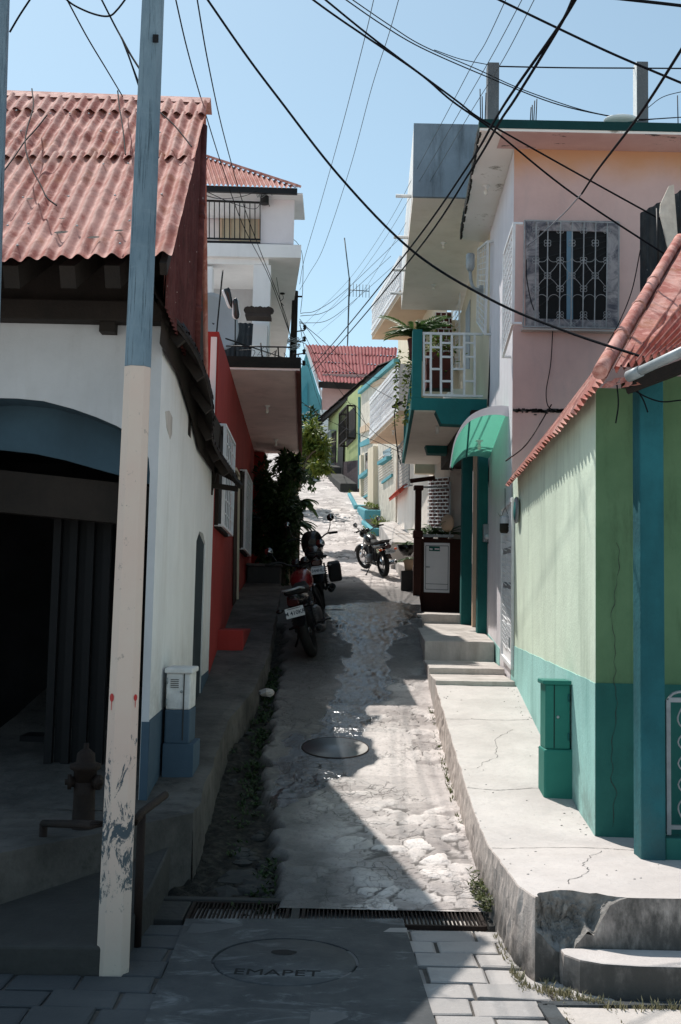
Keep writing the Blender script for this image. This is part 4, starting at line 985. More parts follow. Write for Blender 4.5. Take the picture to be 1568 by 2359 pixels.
def redwin(P):
    off = .10
    Q = [onx(*p, RX0 + off, RXS) for p in P]; w_ = MB(); C = [q + V((-off + .004, 0, 0)) for q in Q]
    w_.prism(C, (.006, 0, 0)); wn = w_.build('window', M['black_hole'], rh)
    mb = MB()
    for i in range(4): mb.bar(C[i] + V((.02, 0, 0)), C[(i+1) % 4] + V((.02, 0, 0)), .06, .05, (1, 0, 0))
    mb.build('frame', M['dark_wood'], wn)
    ym = (C[0]+C[1])/2; grille(wn, Q, 6, 7, M['white_metal'], .014, .032, depth=(-off, 0, 0))
redwin([(518, 979), (540, 1024), (534, 1233), (512, 1210)]); redwin([(566, 1084), (580, 1114), (576, 1280), (562, 1264)])
mb = MB(); q = [onx(538, 1080, RX0+.006, RXS), onx(546, 1095, RX0+.006, RXS), onx(543, 1385, RX0+.006, RXS), onx(535, 1395, RX0+.006, RXS)]; mb.prism(q, (.012, 0, 0)); d_ = mb.build('door', M['brown_wood'], rh)
mb = MB(); mb.bar(q[1]+V((.02,0,0)), q[2]+V((.02,0,0)), .04, .05, (1,0,0)); mb.bar(q[0]+V((.02,0,0)), q[1]+V((.02,0,0)), .04, .05, (1,0,0)); mb.build('frame', M['cream'], d_)
# balcony slab
z0 = at(600, 852, 14.9).z; z1 = at(600, 822, 14.9).z
oe = lambda Y: lerp(at(690, 853, 14.9).x, at(694, 1048, 23.2).x, (Y-14.9)/8.3)
sl_ = [V((rx(14.9)-.28, 14.9, z0)), V((oe(14.9), 14.9, z0)), V((oe(23.2), 23.2, z0)), V((rx(23.2)-.28, 23.2, z0))]
mb = MB(); mb.prism(sl_, (0, 0, .03)); bal = mb.build('balcony', M['pink_soffit'], rh)
mb = MB()
tp = [p + V((0, 0, .03)) for p in sl_]; tp[0] += V((0, -.015, 0)); tp[1] += V((.015, -.015, 0)); tp[2] += V((.015, 0, 0))
mb.prism(tp, (0, 0, z1-z0-.03)); mb.build('slab_edge', M['moss'], bal)
mb = MB(); mb.bar((oe(14.9)-.02, 14.9, z0-.012), (oe(23.2)-.02, 23.2, z0-.012), .06, .03); mb.build('drip_edge', M['brick_brown'], bal)
bulb(bal, at(615, 928, 17.6) * 1 - V((0, 0, at(615, 928, 17.6).z - z0))); bulb(bal, V((at(635, 1015, 21.2).x, 21.2, z0)))
mb = MB()
for (pa, pb_, ya, yb_) in (((520, 797), (672, 800), 14.95, 15.0), ((520, 780), (670, 830), 14.95, 20), ((600, 790), (604, 828), 15, 15), ((640, 800), (642, 828), 15, 15)): mb.tube([at(*pa, ya), at(*pb_, yb_)], .011, 6)
for _ in range(14):
    x = random.uniform(-1.45, -.65); y_ = random.uniform(15, 16); mb.tube(spline([(x, y_, z1), (x+random.uniform(-.1,.1), y_, z1+random.uniform(.05,.25)), (x+random.uniform(-.35,.35), y_+.1, z1+random.uniform(.0,.2))], 4), .004, 4)
mb.build('rebar', M['black_metal'], bal)

# ================================================================== white three-storey house behind
Yw = 18.0
wh = thing('white_house', 'tall white house with black railed balcony and red hip roof behind the red house', 'house', (-1.2, Yw, 5.0))
w_ = lambda px, py, Y=Yw: at(px, py, Y)
A_, B2, L_ = at(300, 420, 17.6), at(687, 432, 17.6), at(300, 305, 21.5)
nr = 150; mb = MB()
def hip(u, v):
    e_ = A_.lerp(B2, u); h_ = L_.lerp(B2 + V((0, .02, .01)), u); p = e_.lerp(h_, v); return p + V((0, -.02, .03))*sin(2*pi*u*(B2-A_).length/.075)*.6*min(1, (1-u)*14)
mb.grid(hip, 420, 5, True); rf_ = mb.build('roof', M['red_tin'], wh, recalc=False)
mb = MB(); mb.bar(A_ + V((0, .06, -.05)), B2 + V((-.02, .06, -.05)), .06, .10); mb.build('fascia', M['black_metal'], rf_)
mb = MB(); mb.bar(L_ + V((0, 0, .03)), B2 + V((0, 0, .03)), .12, .04); mb.build('hip_cap', M['red_tin'], rf_)
def boxp(mb, l, t_, r, b, Y, d): p, q = at(l, t_, Y), at(r, b, Y); mb.box((p.x, Y, q.z), (q.x, Y+d, p.z))
mb = MB(); boxp(mb, 300, 436, 697, 449, 17.75, 1.2); mb.build('eave_beam', M['white2'], wh, bev=.01)
mb = MB(); boxp(mb, 300, 449, 690, 470, 18.3, .2); mb.build('beam_band', M['stained_concrete'], wh)
mb = MB(); boxp(mb, 300, 440, 664, 570, 19.0, .2); p, q = at(602, 460, Yw), at(676, 562, Yw); mb.prism([(p.x, Yw, q.z), (q.x, Yw, q.z), (q.x-.3, 22, q.z), (p.x, 22, q.z)], (0, 0, p.z-q.z+.1)); mb.build('upper_wall', M['lilac'], wh)
mb = MB(); boxp(mb, 508, 474, 597, 565, 18.97, .03); wd = mb.build('window', M['cream_panel'], wh)
mb = MB()
for px in (508, 530, 553, 575, 597): a, b = at(px, 474, 18.95), at(px, 565, 18.95); mb.bar(a, b, .05 if px in (508, 597) else .015, .03, (0, 1, 0))
mb.bar(at(506, 476, 18.95), at(599, 476, 18.95), .05, .03, (0, 1, 0)); mb.build('frame', M['peach'], wd)
mb = MB()
for i in range(12):
    px = 470 + i*11.7; mb.bar(at(px, 462 + i*.5, 17.95), at(px, 550 + i*.3, 17.95), .016, .016, (0, 1, 0))
mb.bar(at(465, 462, 17.95), at(600, 467, 17.95), .03, .03, (0, 1, 0)); mb.bar(at(465, 549, 17.95), at(600, 552, 17.95), .025, .03, (0, 1, 0)); boxp(mb, 440, 553, 599, 561, 17.93, .08); mb.build('balcony_railing', M['black_metal'], wh)
mb = MB(); zs0, zs1 = at(500, 590, 17.9).z, at(500, 560, 17.9).z
so = [V((-3, 17.9, zs0)), V((at(693, 590, 17.9).x, 17.9, zs0)), V((-1.42, 25.6, zs0)), V((-3, 25.6, zs0))]; mb.prism(so, (0, 0, zs1-zs0)); slb = mb.build('floor_slab', M['white2'], wh)
for (px, py, Y) in ((651, 640, 20), ): mb = MB(); q = V((at(px, py, Y).x, Y, zs0)); mb.lathe([(.05, 0), (.045, -.02)], q, 10); mb.tube(spline([q, q + V((.02, 0, -.1)), q + V((-.03, 0, -.16)), q + V((.03, 0, -.24))], 4), .006, 5); mb.build('light_fitting', M['black_metal'], slb)
mb = MB(); boxp(mb, 300, 588, 618, 610, 18.0, .25); boxp(mb, 584, 610, 618, 815, 18.0, .25); boxp(mb, 300, 610, 483, 815, 18.0, .25)
p = at(618, 600, 18); mb.prism([(p.x-.003, 18.26, zs0), (p.x-.003, 18.26, 5.5), (-1.75, 25.6, 5.5), (-1.75, 25.6, zs0)], (-.2, 0, 0)); mb.build('lower_wall', M['white2'], wh)
mb = MB(); boxp(mb, 440, 600, 600, 820, 19.8, .1); mb.build('porch_wall', M['grey_white'], wh)
mb = MB(); boxp(mb, 575, 746, 613, 822, 17.85, .14); mb.build('parapet', M['white2'], wh)
mb = MB(); a, b = at(566, 714, 17.2), at(624, 716, 17.2)
for i in range(6):
    q = a.lerp(b, (i+.5)/6); mb.tube([q + V((0, -.10, -.03 + .012*(i % 2))), q + V((0, .35, .09))], .062, 8)
mb.bar(a + V((0, .05, -.10)), b + V((0, .05, -.10)), .30, .05); mb.build('tile_shelf', M['tile'], wh)
mb = MB(); corr(mb, at(518, 742, 16.6), at(583, 745, 16.6), at(578, 828, 16.5), at(512, 828, 16.5), .075, .010, 6, .006, 8); s_ = mb.build('metal_sheet', M['dark_tin'], None, recalc=False); tag(center(s_), 'dark corrugated metal sheet standing on the pink balcony', 'metal sheet')

# satellite dish on the red house roof, sneakers and rods
dc = at(498, 740, 15.6); ax = V((.72, -.66, .12)).normalized()
t = thing('satellite_dish', 'round grey satellite dish on the roof of the red house', 'satellite dish', (dc.x, dc.y, 5.3))
mb = MB(); mb.lathe([(.001, -.07), (.12, -.065), (.25, -.045), (.37, -.012), (.43, .012), (.435, .0), (.37, -.026), (.25, -.06), (.12, -.08), (.001, -.085)], dc, 40, ax); mb.build('bowl', M['dish'], t)
mb = MB(); mb.tube([dc - ax*.08, dc - ax*.2 + V((0, 0, -.2)), (dc.x-.1, dc.y+.1, 5.25)], .03, 8); mb.build('mount', M['black_metal'], t)
t = thing('iron_rod', 'thin bent iron rod rising in front of the satellite dish', 'rod', tuple(at(494, 815, 15.2)))
mb = MB(); mb.tube(spline([at(493, 830, 15.2), at(503, 720, 15.2), at(513, 622, 15.2)], 6), .012, 6); mb.build('rod', M['black_metal'], t)
t2 = thing('iron_rod', 'short iron rod that holds up the black sneakers', 'rod', tuple(at(541, 828, 15.3)))
mb = MB(); mb.tube([at(541, 830, 15.3), at(542, 690, 15.3)], .010, 6); mb.build('rod', M['black_metal'], t2)
def shoe(c, dirv, side_, label):
    dirv, side_ = V(dirv).normalized(), V(side_).normalized(); n_ = dirv.cross(side_); side_ = n_.cross(dirv)
    t = thing('sneaker', label, 'sneaker', tuple(c), 'pair of sneakers drying on the balcony'); c = V(c)
    prof = [(-.14, .028, .075), (-.11, .038, .085), (-.05, .036, .075), (.02, .040, .06), (.08, .046, .045), (.125, .036, .032), (.145, .015, .02)]
    sole = []; up_ = []
    for x, w_, h in prof:
        cc = c + dirv*x
        sole.append([cc + side_*w_*1.32*cos(a)*1.414 + n_*(-.010 + .016*(1 if sin(a) > 0 else -1)) for a in [pi/4 + k*pi/2 for k in range(4)]])
        up_.append([cc + side_*w_*cos(a) + n_*(.0 + h*max(0, sin(a))) for a in [2*pi*k/12 for k in range(12)]])
    mb = MB(); mb.rings(sole); mb.build('sole', M['white'], t)
    mb = MB(); mb.rings(up_); mb.build('upper', M['bike_black'], t)
shoe(at(543, 712, 15.1), (.12, 0, -1), (1, .25, 0), 'black sneaker with white sole hanging upright on the right')
shoe(at(525, 688, 15.1), (.42, .1, -1), (.45, .9, .2), 'black sneaker with white sole leaning on the dish rim')
# ================================================================== green house on the right
gx_ = lambda px, py, off=0: onx(px, py, RW0 + off, RWS)
YG = 7.8; XG0 = rwx(YG)
gh = thing('green_house', 'pale green house with teal base and rusty red tin roof on the right', 'house', (XG0, YG, .45))
C_ = at(1392, 868, 6.9); F_ = at(1166, 1120, 12.3); HIP = V((1.81, 4.1, 2.35))
H_ = C_ + HIP*.95
sL = 1.28
FT = V((F_.x + 1.5, F_.y + .3, F_.z + 1.5*sL))
wtop = lambda Y: lerp(C_.z, F_.z, (Y - C_.y)/(F_.y - C_.y)) + .13
mb = MB(); mb.prism([(XG0, YG, .3), (rwx(12.78), 12.78, .9), (rwx(12.78), 12.78, wtop(12.78)), (XG0, YG, wtop(YG))], (.25, 0, 0)); mb.build('side_wall', M['green_wall'], gh)
m = N('green_shade'); z_ = m.posz(); c = m.mix(m.ramp(m.noise(1.5, 7), .3, .7), (.10, .19, .095), (.145, .25, .13)); c = m.mix(m.math('MULTIPLY', m.ramp(m.noise(2.4, 8, .7, m.map((2, 2, .5))), .5, .72), .5), c, (.05, .085, .04)); m.bump(m.noise(40, 6), .25, .01); M['green_front_shaded'] = m.done(c, .85)  # darker copy of green_wall: the front's shade is in the colour
mb = MB(); mb.box((XG0+.252, YG+.002, .3), (5.5, YG+.25, wtop(YG)+.1)); mb.build('front_wall', M['green_front_shaded'], gh)
mb = MB(); mb.box((XG0+.003, YG-.004, .3), (XG0+.252, YG+.0, wtop(YG))); mb.build('corner_face', M['green_front_shaded'], gh)
d0, d1 = gx_(1375, 1575), gx_(1182, 1487)
dz = lambda Y: lerp(d0.z, d1.z, (Y-d0.y)/(d1.y-d0.y))
mb = MB(); yy_ = [lerp(YG-.005, 12.78, k/90) for k in range(91)]; mb.prism([(XG0-.004, YG-.005, .3), (rwx(12.78)-.004, 12.78, .9)] + [(rwx(max(Y, YG))-.004, Y, dz(Y) + .007*noise.noise(V((Y*3, 0, 0))) + .005*noise.noise(V((Y*14, 0, 0)))) for Y in yy_[::-1]], (.004, 0, 0)); mb.build('side_dado', M['teal_dado'], gh)
m = N('teal_front_shaded'); c = m.mix(m.ramp(m.noise(1.6, 7), .3, .7), (.018, .11, .095), (.03, .15, .125)); c = m.mix(m.math('MULTIPLY', m.ramp(m.noise(2.2, 8, .72), .48, .7), .6), c, (.02, .085, .075)); m.bump(m.noise(36, 6), .35, .01); M['teal_front_shaded'] = m.done(c, .85)  # front dado's shade mixed in: a darker teal than the side dado
mb = MB(); mb.box((XG0, YG-.012, .3), (5.5, YG-.006, dz(YG))); mb.build('front_dado', M['teal_front_shaded'], gh)
# cracks in the front wall
def crack(mb, pts, w_, n_):
    for a, b in zip(pts, pts[1:]): mb.bar(a, b, w_, .002, n_)
mb = MB(); P = []; 
for i in range(70):
    t_ = i/69; P.append(at(1419 + 16*noise.noise(V((t_*6, 0, 0))) + 9*noise.noise(V((t_*21, 5, 0))) - 8*t_, lerp(1250, 1905, t_), YG-.014))
[mb.bar(a, b, .0045*max(.15, .6+noise.noise(V((i*.3, 2, 0)))), .002, (0, 1, 0)) for i, (a, b) in enumerate(zip(P, P[1:]))]; mb.build('crack', M['concrete_dk'], gh, recalc=False)
# porch column
YC = 7.15; cl, cr = at(1477, 1950, YC).x, at(1534, 1950, YC).x
mb = MB(); mb.box((cl, YC, zr(7.1)-.05), (cr, YC+.19, 3.62)); mb.build('porch_column', M['column_teal'], gh, bev=.012)
mb = MB(); mb.box((cr+.002, YC+.02, .3), (5.5, YC+.17, zr(7)+.13)); mb.build('porch_kerb', M['teal_front_shaded'], gh, bev=.01)
# roof: left slope, front slope, hip cap
mb = MB(); off = V((-.0, 0, 0)); corr(mb, FT, H_, C_, F_, .14, .024, 18, .006, 8, 3, True); grf = mb.build('roof', M['red_tin'], gh, recalc=False)
Af, Bf = at(1408, 858, 6.88), at(1900, 690, 6.35)
mb = MB(); corr(mb, H_, H_ + V((4, -.3, .1)), Bf, Af, .15, .024, 18, .010, 8, 9, True); mb.build('front_slope', M['red_tin'], grf, recalc=False)
mb = MB(); up = V((-.03, -.03, .035)); pth = [C_ + HIP*(t_*.95) + up + V((0, 0, .006*noise.noise(V((t_*9, 0, 0))))) for t_ in [i/20 - .01 for i in range(22)]]
mb.tube(pth, .048, 10)
for t_ in (.18, .36, .55): q = C_ + HIP*t_ + up; mb.lathe([(.055, -.02), (.058, 0), (.05, .03)], q, 10, HIP)
mb.build('hip_cap', M['red_tin'], grf)
mb = MB(); q = [C_ + V((.06, -.03, .03)), C_ + HIP*.9 + V((.06, -.03, .02)), C_ + HIP*.9 + V((.42, -.02, .0)), C_ + V((.30, -.05, .01))]; mb.grid(lambda u, v: q[0].lerp(q[1], v).lerp(q[3].lerp(q[2], v), u) + V((0, -.02, .03))*(1+.4*noise.noise(V((u*3, v*9, 1)))), 6, 30, True); mb.build('flashing', M['red_tin'], grf, recalc=False)
mb = MB()
for i in range(5):
    a = C_ + V((.02+.05*i, -.01, -.02)); P = [a + V((-.06*k/4 + .02*random.uniform(-1, 1), -.03*k/4, -.05*k/4 + .015*random.uniform(-1, 1))) for k in range(5)]
    for p0, p1 in zip(P, P[1:]): mb.add([p0, p0 + V((.05, .01, .01)), p1 + V((.05, .01, .01)), p1], [[0, 1, 2, 3]])
mb.build('torn_edge', M['red_tin'], grf, recalc=False)
mb = MB(); mb.bar(C_ + V((.15, .05, -.06)), Bf + V((0, .1, -.07)), .05, .08)
mb.build('eave_timber', M['dark_wood'], grf)
mb = MB(); ga, gb = at(1447, 868, 6.75), at(1640, 777, 6.2); mb.tube([ga, gb], .030, 12); mb.tube([ga, ga.lerp(gb, .16)], .036, 12); mb.build('gutter_pipe', M['galv'], gh)
mb = MB()
for P in ([(1432, 872), (1470, 905), (1520, 925), (1568, 922)], [(1420, 880), (1424, 930), (1418, 975)], [(1450, 880), (1478, 915), (1492, 950)]):
    mb.tube(spline([at(*p, 6.95) for p in P], 6), .005, 5)
mb.build('loose_cable', M['wire'], gh)
# porch railing
t = thing('porch_railing', 'white wrought iron porch railing beside the teal column at the right edge', 'railing', (2.3, 7.25, .6))
mb = MB(); yR = 7.26; r0 = at(1538, 1600, yR).x
zt_, zb_ = at(1540, 1612, yR).z, at(1540, 1905, yR).z
mb.bar((r0, yR, zb_-.05), (r0, yR, zt_), .028); mb.bar((r0, yR, zt_), (5, yR, zt_+.02), .03); mb.bar((r0, yR, zb_), (5, yR, zb_), .026); mb.tube(spline([(r0, yR, zt_-.0), (r0+.06, yR, zt_+.05), (r0+.3, yR, zt_+.07)], 5), .010, 6)
for i in range(9):
    x = r0 + .12 + .24*i; P = [(x + (.055*(1 if k % 2 else -1) if 0 < k < 6 else 0), yR, lerp(zb_, zt_, k/6)) for k in range(7)]; mb.tube(spline(P, 6), .0055, 6)
    P = [(x + (.055*(-1 if k % 2 else 1) if 0 < k < 6 else 0), yR, lerp(zb_, zt_, k/6)) for k in range(7)]; mb.tube(spline(P, 6), .0055, 6)
mb.build('railing_panel', M['iron_white'], t)
# teal utility cabinet
yK = 8.7; t = thing('utility_cabinet', 'teal green meter cabinet on a plinth against the pale green wall', 'meter cabinet', (at(1290, 1830, yK).x, yK, zr(yK)))
m = N('teal_green'); c = m.mix(m.ramp(m.noise(1.5, 6), .3, .7), (.016, .165, .13), (.03, .21, .165)); c = m.mix(m.math('MULTIPLY', m.ramp(m.noise(9, 7, .7), .6, .75), .4), c, (.015, .12, .10)); m.bump(m.noise(40, 5), .2, .006); M['teal_green'] = m.done(c, .6)
x0, x1 = at(1253, 1800, yK).x, at(1329, 1800, yK).x; zp = at(1290, 1727, yK).z
mb = MB(); mb.box((x0, yK, .35), (max(x1, rwx(yK)), yK+.26, zp)); mb.build('plinth', M['teal_green'], t, bev=.015)
x2, x3, z9 = at(1257, 1650, yK).x, at(1314, 1650, yK).x, at(1290, 1578, yK).z
mb = MB(); mb.box((x2, yK+.02, zp+.001), (x3, yK+.24, z9)); bx_ = mb.build('box', M['teal_green'], t, bev=.008)
mb = MB(); mb.box((x2-.022, yK+.0, z9), (x3+.008, yK+.25, z9+.035)); mb.build('cap', M['teal_green'], t, bev=.008)
mb = MB(); xm = lerp(x2, x3, .36); mb.bar((xm, yK+.018, zp+.01), (xm, yK+.018, z9), .006, .004, (0, 1, 0)); mb.build('door_seam', M['black_hole'], bx_)
for z_ in (zp+.10, z9-.10): mb = MB(); mb.tube([(x3-.012, yK+.014, z_-.03), (x3-.012, yK+.014, z_+.03)], .008, 6); mb.build('hinge', M['teal_dk'], bx_)
mb = MB(); mb.lathe([(.001, .014), (.011, .012), (.013, 0)], V((xm+.03, yK+.02, lerp(zp, z9, .5))), 10, (0, -1, 0)); mb.build('lock', M['galv'], bx_)
mb = MB(); mb.box((x3, yK+.1, zp), (rwx(yK), yK+.2, zp+.05)); mb.build('conduit', M['teal_green'], t)
# ornament on the wall
dc = gx_(1192, 1175, -.02); t = thing('wall_plaque', 'small round teal plaque hung at the far end of the green wall', 'plaque', tuple(dc))
mb = MB(); mb.lathe([(.001, 0), (.145, 0), (.15, .02), (.13, .035), (.001, .03)], dc, 28, (-1, .04, 0)); mb.build('rim', M['grey_metal'], t)
mb = MB(); mb.lathe([(.001, .036), (.10, .034), (.11, .02)], dc + V((-.003, 0, -.01)), 24, (-1, .04, 0)); mb.build('face', M['teal'], t)

# ================================================================== pink house
YP = 12.82; px0 = rwx(12.8)
ph = thing('pink_house', 'two-storey pink house with scrolled window grille and teal roof edge', 'house', (2.1, YP, 1.2))
zT = at(1300, 345, YP).z
m = N('pink_front'); z_ = m.posz(); c = m.mix(m.ramp(m.noise(.9, 8, .66), .3, .7), (.56, .385, .36), (.66, .465, .43))
c = m.mix(m.ramp(m.math('ADD', z_, m.math('MULTIPLY', m.noise(1.3, 6), .5)), zT - .25, zT + .25), c, (.58, .31, .17))
c = m.mix(m.math('MULTIPLY', m.ramp(m.noise(1.5, 8, .7, m.map((1.6, 1, .5))), .48, .75), .45), c, (.40, .33, .33))
c = m.mix(m.math('MULTIPLY', m.ramp(m.math('SUBTRACT', m.math('MULTIPLY', m.noise(2.6, 9, .78), 3), z_), -2.2, -1.6), .75), c, (.10, .085, .08))
c = m.mix(m.ramp(m.noise(7, 7, .8), .70, .74), c, (.30, .25, .23)); m.bump(m.noise(30, 6), .25, .01); M['pink_front'] = m.done(c, .88)
mb = MB(); mb.box((px0-.001, YP, 1.0), (9, YP+.011, zT)); mb.build('front_wall', M['pink_front'], ph)
mb = MB(); a_ = at(1185, 945, YP-.01); mb.box((px0+.004, YP-.012, a_.z-.012), (2.75, YP-.002, a_.z+.012))
for _ in range(90):
    x = random.uniform(px0, 2.75); mb.obox((x, YP-.008, a_.z + random.gauss(0, .012)), (random.uniform(.008, .03), 0, 0), (0, .005, 0), (0, 0, random.uniform(.004, .012)))
mb.build('cement_seam', M['concrete_dk'], ph)
mb = MB(); mb.prism([(rwx(YP+.012), YP+.012, 1.0), (rwx(15.75), 15.75, 1.3), (rwx(15.75), 15.75, zT-.003), (rwx(YP+.012), YP+.012, zT-.003)], (.28, 0, 0)); mb.build('side_wall', M['lilac'], ph)
d2 = lambda Y: lerp(gx_(1160, 1497).z, gx_(1125, 1457).z, (Y-14.0)/1.7)
mb = MB(); mb.prism([(rwx(14.0)-.004, 14.0, 1.0), (rwx(15.74)-.004, 15.74, 1.2), (rwx(15.74)-.004, 15.74, d2(15.74)), (rwx(14)-.004, 14.0, d2(14))], (.005, 0, 0)); mb.build('side_dado', M['teal_dado'], ph)
# roof slab with worn soffit
YF = 12.33; xf = at(1103, 305, YF).x; zS = zT + .004; zF = at(1300, 278, YF).z
edge_ = lambda Y: xf + .052*(Y-YF)
mb = MB(); mb.prism([(xf+.01, YF+.01, zS), (9, YF+.01, zS), (9, 19, zS), (edge_(16.1)+.01, 16.1, zS)], (0, 0, .03)); 
m = N('worn_soffit'); c = m.mix(m.ramp(m.noise(1.5, 7), .3, .7), (.84, .79, .73), (.90, .86, .81)); 
f1 = m.ramp(m.noise(1.5, 9, .72, None, .3), .60, .625); c = m.mix(f1, c, (.10, .105, .10)); c = m.mix(m.math('MULTIPLY', m.ramp(m.noise(1.5, 9, .72, None, .3), .57, .60), .6), c, (.5, .45, .38)); m.bump(f1, .4, .02); M['worn_soffit'] = m.done(c, .9)
sof = mb.build('roof_soffit', M['worn_soffit'], ph)
m = N('worn_pink'); c = m.mix(m.ramp(m.noise(1.5, 7), .3, .7), (.56, .36, .33), (.66, .47, .43)); f1 = m.ramp(m.noise(2.1, 9, .75, m.map((.7, 2, 1)), .3), .57, .60); c = m.mix(f1, c, (.09, .075, .07)); M['worn_pink'] = m.done(c, .9)
mb = MB(); mb.box((xf+.28, YF+.012, zS-.006), (9, YP-.002, zS-.002)); mb.build('front_soffit', M['worn_pink'], ph)
mb = MB(); mb.prism([(xf, YF, zS+.03), (9, YF, zS+.03), (9, 19, zS+.03), (edge_(16.1), 16.1, zS+.03)], (0, 0, zF-zS-.03)); mb.build('roof_slab', M['teal_edge'], ph)
mb = MB()
for i in range(80):
    Y = lerp(YF+.1, 16.0, i/79); mb.obox((edge_(Y)+.005 + .012*random.random(), Y, zS+.05 + .03*random.uniform(-1, 1)), (.012, 0, 0), (0, .045, 0), (0, 0, random.uniform(.03, .075)))
mb.build('mossy_edge', M['moss'], ph)
bulb(sof, (at(1119, 440, 14.0).x, 14.0, zS))
for l, r_, tp_, yy in ((1124, 1150, 143, 13.4), (1467, 1493, 141, 13.4)):
    p, q = at(l, tp_, yy), at(r_, tp_, yy); mb = MB(); mb.box((p.x, yy, zF), (q.x, yy+.17, p.z)); mb.build('roof_pillar', M['pillar_grey'], ph, bev=.006)
    mb = MB(); mb.box((p.x-.006, yy+.001, zF), (p.x-.001, yy+.169, p.z)); mb.build('lit_face', M['white'], ph) if l > 1300 else None  # white face on the pillar: sunlight painted on its left side
mb = MB()
for px_, p0, p1, yy in ((1107, 275, 205, 13), (1111, 275, 222, 13), (1117, 275, 214, 13), (1221, 278, 247, 13.2), (1226, 278, 242, 13.2), (1229, 278, 232, 13.4), (1234, 278, 228, 13.4), (1562, 285, 220, 13)): mb.tube([at(px_, p0+8, yy), at(px_ + random.uniform(-2, 3), p1, yy)], .007, 5)
mb.build('rebar', M['rust'], ph)
mb = MB(); mb.ell(tuple(at(1430, 277, 13.2)), .22, .15, .05, 16, 8); s_ = mb.build('sack', M['white'], None); tag(center(s_), 'white sack lying on the flat roof of the pink house', 'sack')
# front window with scrolled grille
def fq(l, t_, r_, b, Y): return [at(l, t_, Y), at(r_, t_+3, Y), at(r_, b+4, Y), at(l, b, Y)]
m = N('marbled'); c = m.mix(m.ramp(m.noise(4, 8, .72, None, .8), .36, .64), (.06, .065, .09), (.40, .37, .38)); M['marbled'] = m.done(c, .7)
O_ = fq(1210, 508, 1424, 752, YP-.004); I_ = fq(1240, 532, 1397, 735, YP-.004)
mb = MB()
for i in range(4): mb.prism([O_[i], O_[(i+1) % 4], I_[(i+1) % 4], I_[i]], (0, -.022, 0))
win = mb.build('window', M['marbled'], ph)
mb = MB(); mb.prism([p + V((0, .0, 0)) for p in I_], (0, .002, 0)); mb.build('pane', M['black_hole'], win)
mb = MB(); a, b = at(1312, 533, YP-.012), at(1312, 738, YP-.012); mb.bar(a, b, .075, .016, (0, 1, 0)); M['mullion_blue'] = paint('mullion_blue', (.16, .27, .36), .15); mb.build('mullion', M['mullion_blue'], win)
mb = MB()
for i in range(5): a, b = at(1242, 560+i*36, YP-.008), at(1396, 543+i*12.3, YP-.008); mb.bar(a, b, .012, .006, (0, 1, 0))
mb.build('louvre', M['black_metal'], win)
mb = MB(); GY = YP - .10; vx = [1234, 1261, 1290, 1317, 1344, 1371, 1398]
T = lambda px, py: at(px, py, GY)
for a, b in (((1208, 508), (1426, 513)), ((1205, 752), (1424, 757)), ((1208, 508), (1205, 752)), ((1426, 513), (1424, 757))): mb.bar(T(*a), T(*b), .015, .015, (0, 1, 0))
for x in vx: mb.tube([T(x+1, 511), T(x-2, 755)], .0075, 6)
for x in vx: mb.bar(T(x-.5, 511+ .0), T(x-.5, 511) + V((0, .098, 0)), .012, .012)
def arc_(mb, cx, cy, r_, a0, a1, n_=12): mb.tube([T(cx + r_*cos(a0+(a1-a0)*k/n_), cy - r_*sin(a0+(a1-a0)*k/n_)) for k in range(n_+1)], .0036, 5)
for i in range(6):
    c_ = (vx[i]+vx[i+1])/2; arc_(mb, c_, 590, 13.5, pi, 2*pi); arc_(mb, c_, 692, 13.5, 0, pi)
for k, x in enumerate(vx):
    for y_ in ((530, 600, 665, 725) if k % 2 == 0 else (560, 635, 750)):
        for sx_ in (-1, 1):
            for sy_ in (-1, 1):
                arc_(mb, x + sx_*4.2, y_ + sy_*3.6, 3.6, 0, 2*pi, 10)
    if k % 2 == 0:
        for sx_ in (-1, 1):
            if 0 <= k + sx_ < 7:
                x2_ = vx[k+sx_]
                for ya, yb_ in ((604, 632), (661, 638), (729, 748)): mb.tube([T(x+sx_*3, ya), T((x+x2_)/2, (ya+yb_)/2 + (2 if yb_ > ya else -2)), T(x2_-sx_*3, yb_)], .0036, 5)
mb.build('scroll_grille', M['iron_white'], win, recalc=False)
mb = MB(); a, b = T(1203, 754), T(1424, 759); mb.bar(a + V((0, .05, -.02)), b + V((0, .05, -.02)), .12, .02); mb.build('sill', M['concrete'], win)
grille(ph, [gx_(1161, 585, -.1), gx_(1184, 515, -.1), gx_(1181, 745, -.1), gx_(1158, 822, -.1)], 7, 12, M['white_metal'], .012, .03, 'side_grille', (.1, 0, 0))
# white metal door in the side wall
P = [gx_(1158, 1172, -.012), gx_(1183, 1150, -.012), gx_(1181, 1538, -.012), gx_(1157, 1510, -.012)]
mb = MB(); mb.prism(P, (.014, 0, 0)); dr = mb.build('door', M['white2'], ph)
def louv(mb, P_):
    for c0_, c1_ in ((.08, .47), (.53, .92)):
        for r0_, r1_ in ((.05, .28), (.32, .50), (.54, .72), (.76, .90)):
            g = lambda u, v: P_[0].lerp(P_[1], u).lerp(P_[3].lerp(P_[2], u), v) + V((-.012, 0, 0))
            for k in range(5): mb.bar(g(lerp(c0_, c1_, k/4), r0_), g(lerp(c0_, c1_, k/4), r1_), .014, .014, (1, 0, 0))
            for k in range(6):
                v_ = lerp(r0_, r1_, k/5); mb.bar(g(c0_, v_), g(c1_, v_ + .02), .010, .010, (1, 0, 0))
mb = MB(); louv(mb, P); 
for i in range(4): mb.bar(P[i] + V((-.01, 0, 0)), P[(i+1) % 4] + V((-.01, 0, 0)), .05, .03, (1, 0, 0))
mb.build('lattice', M['white_metal'], dr)
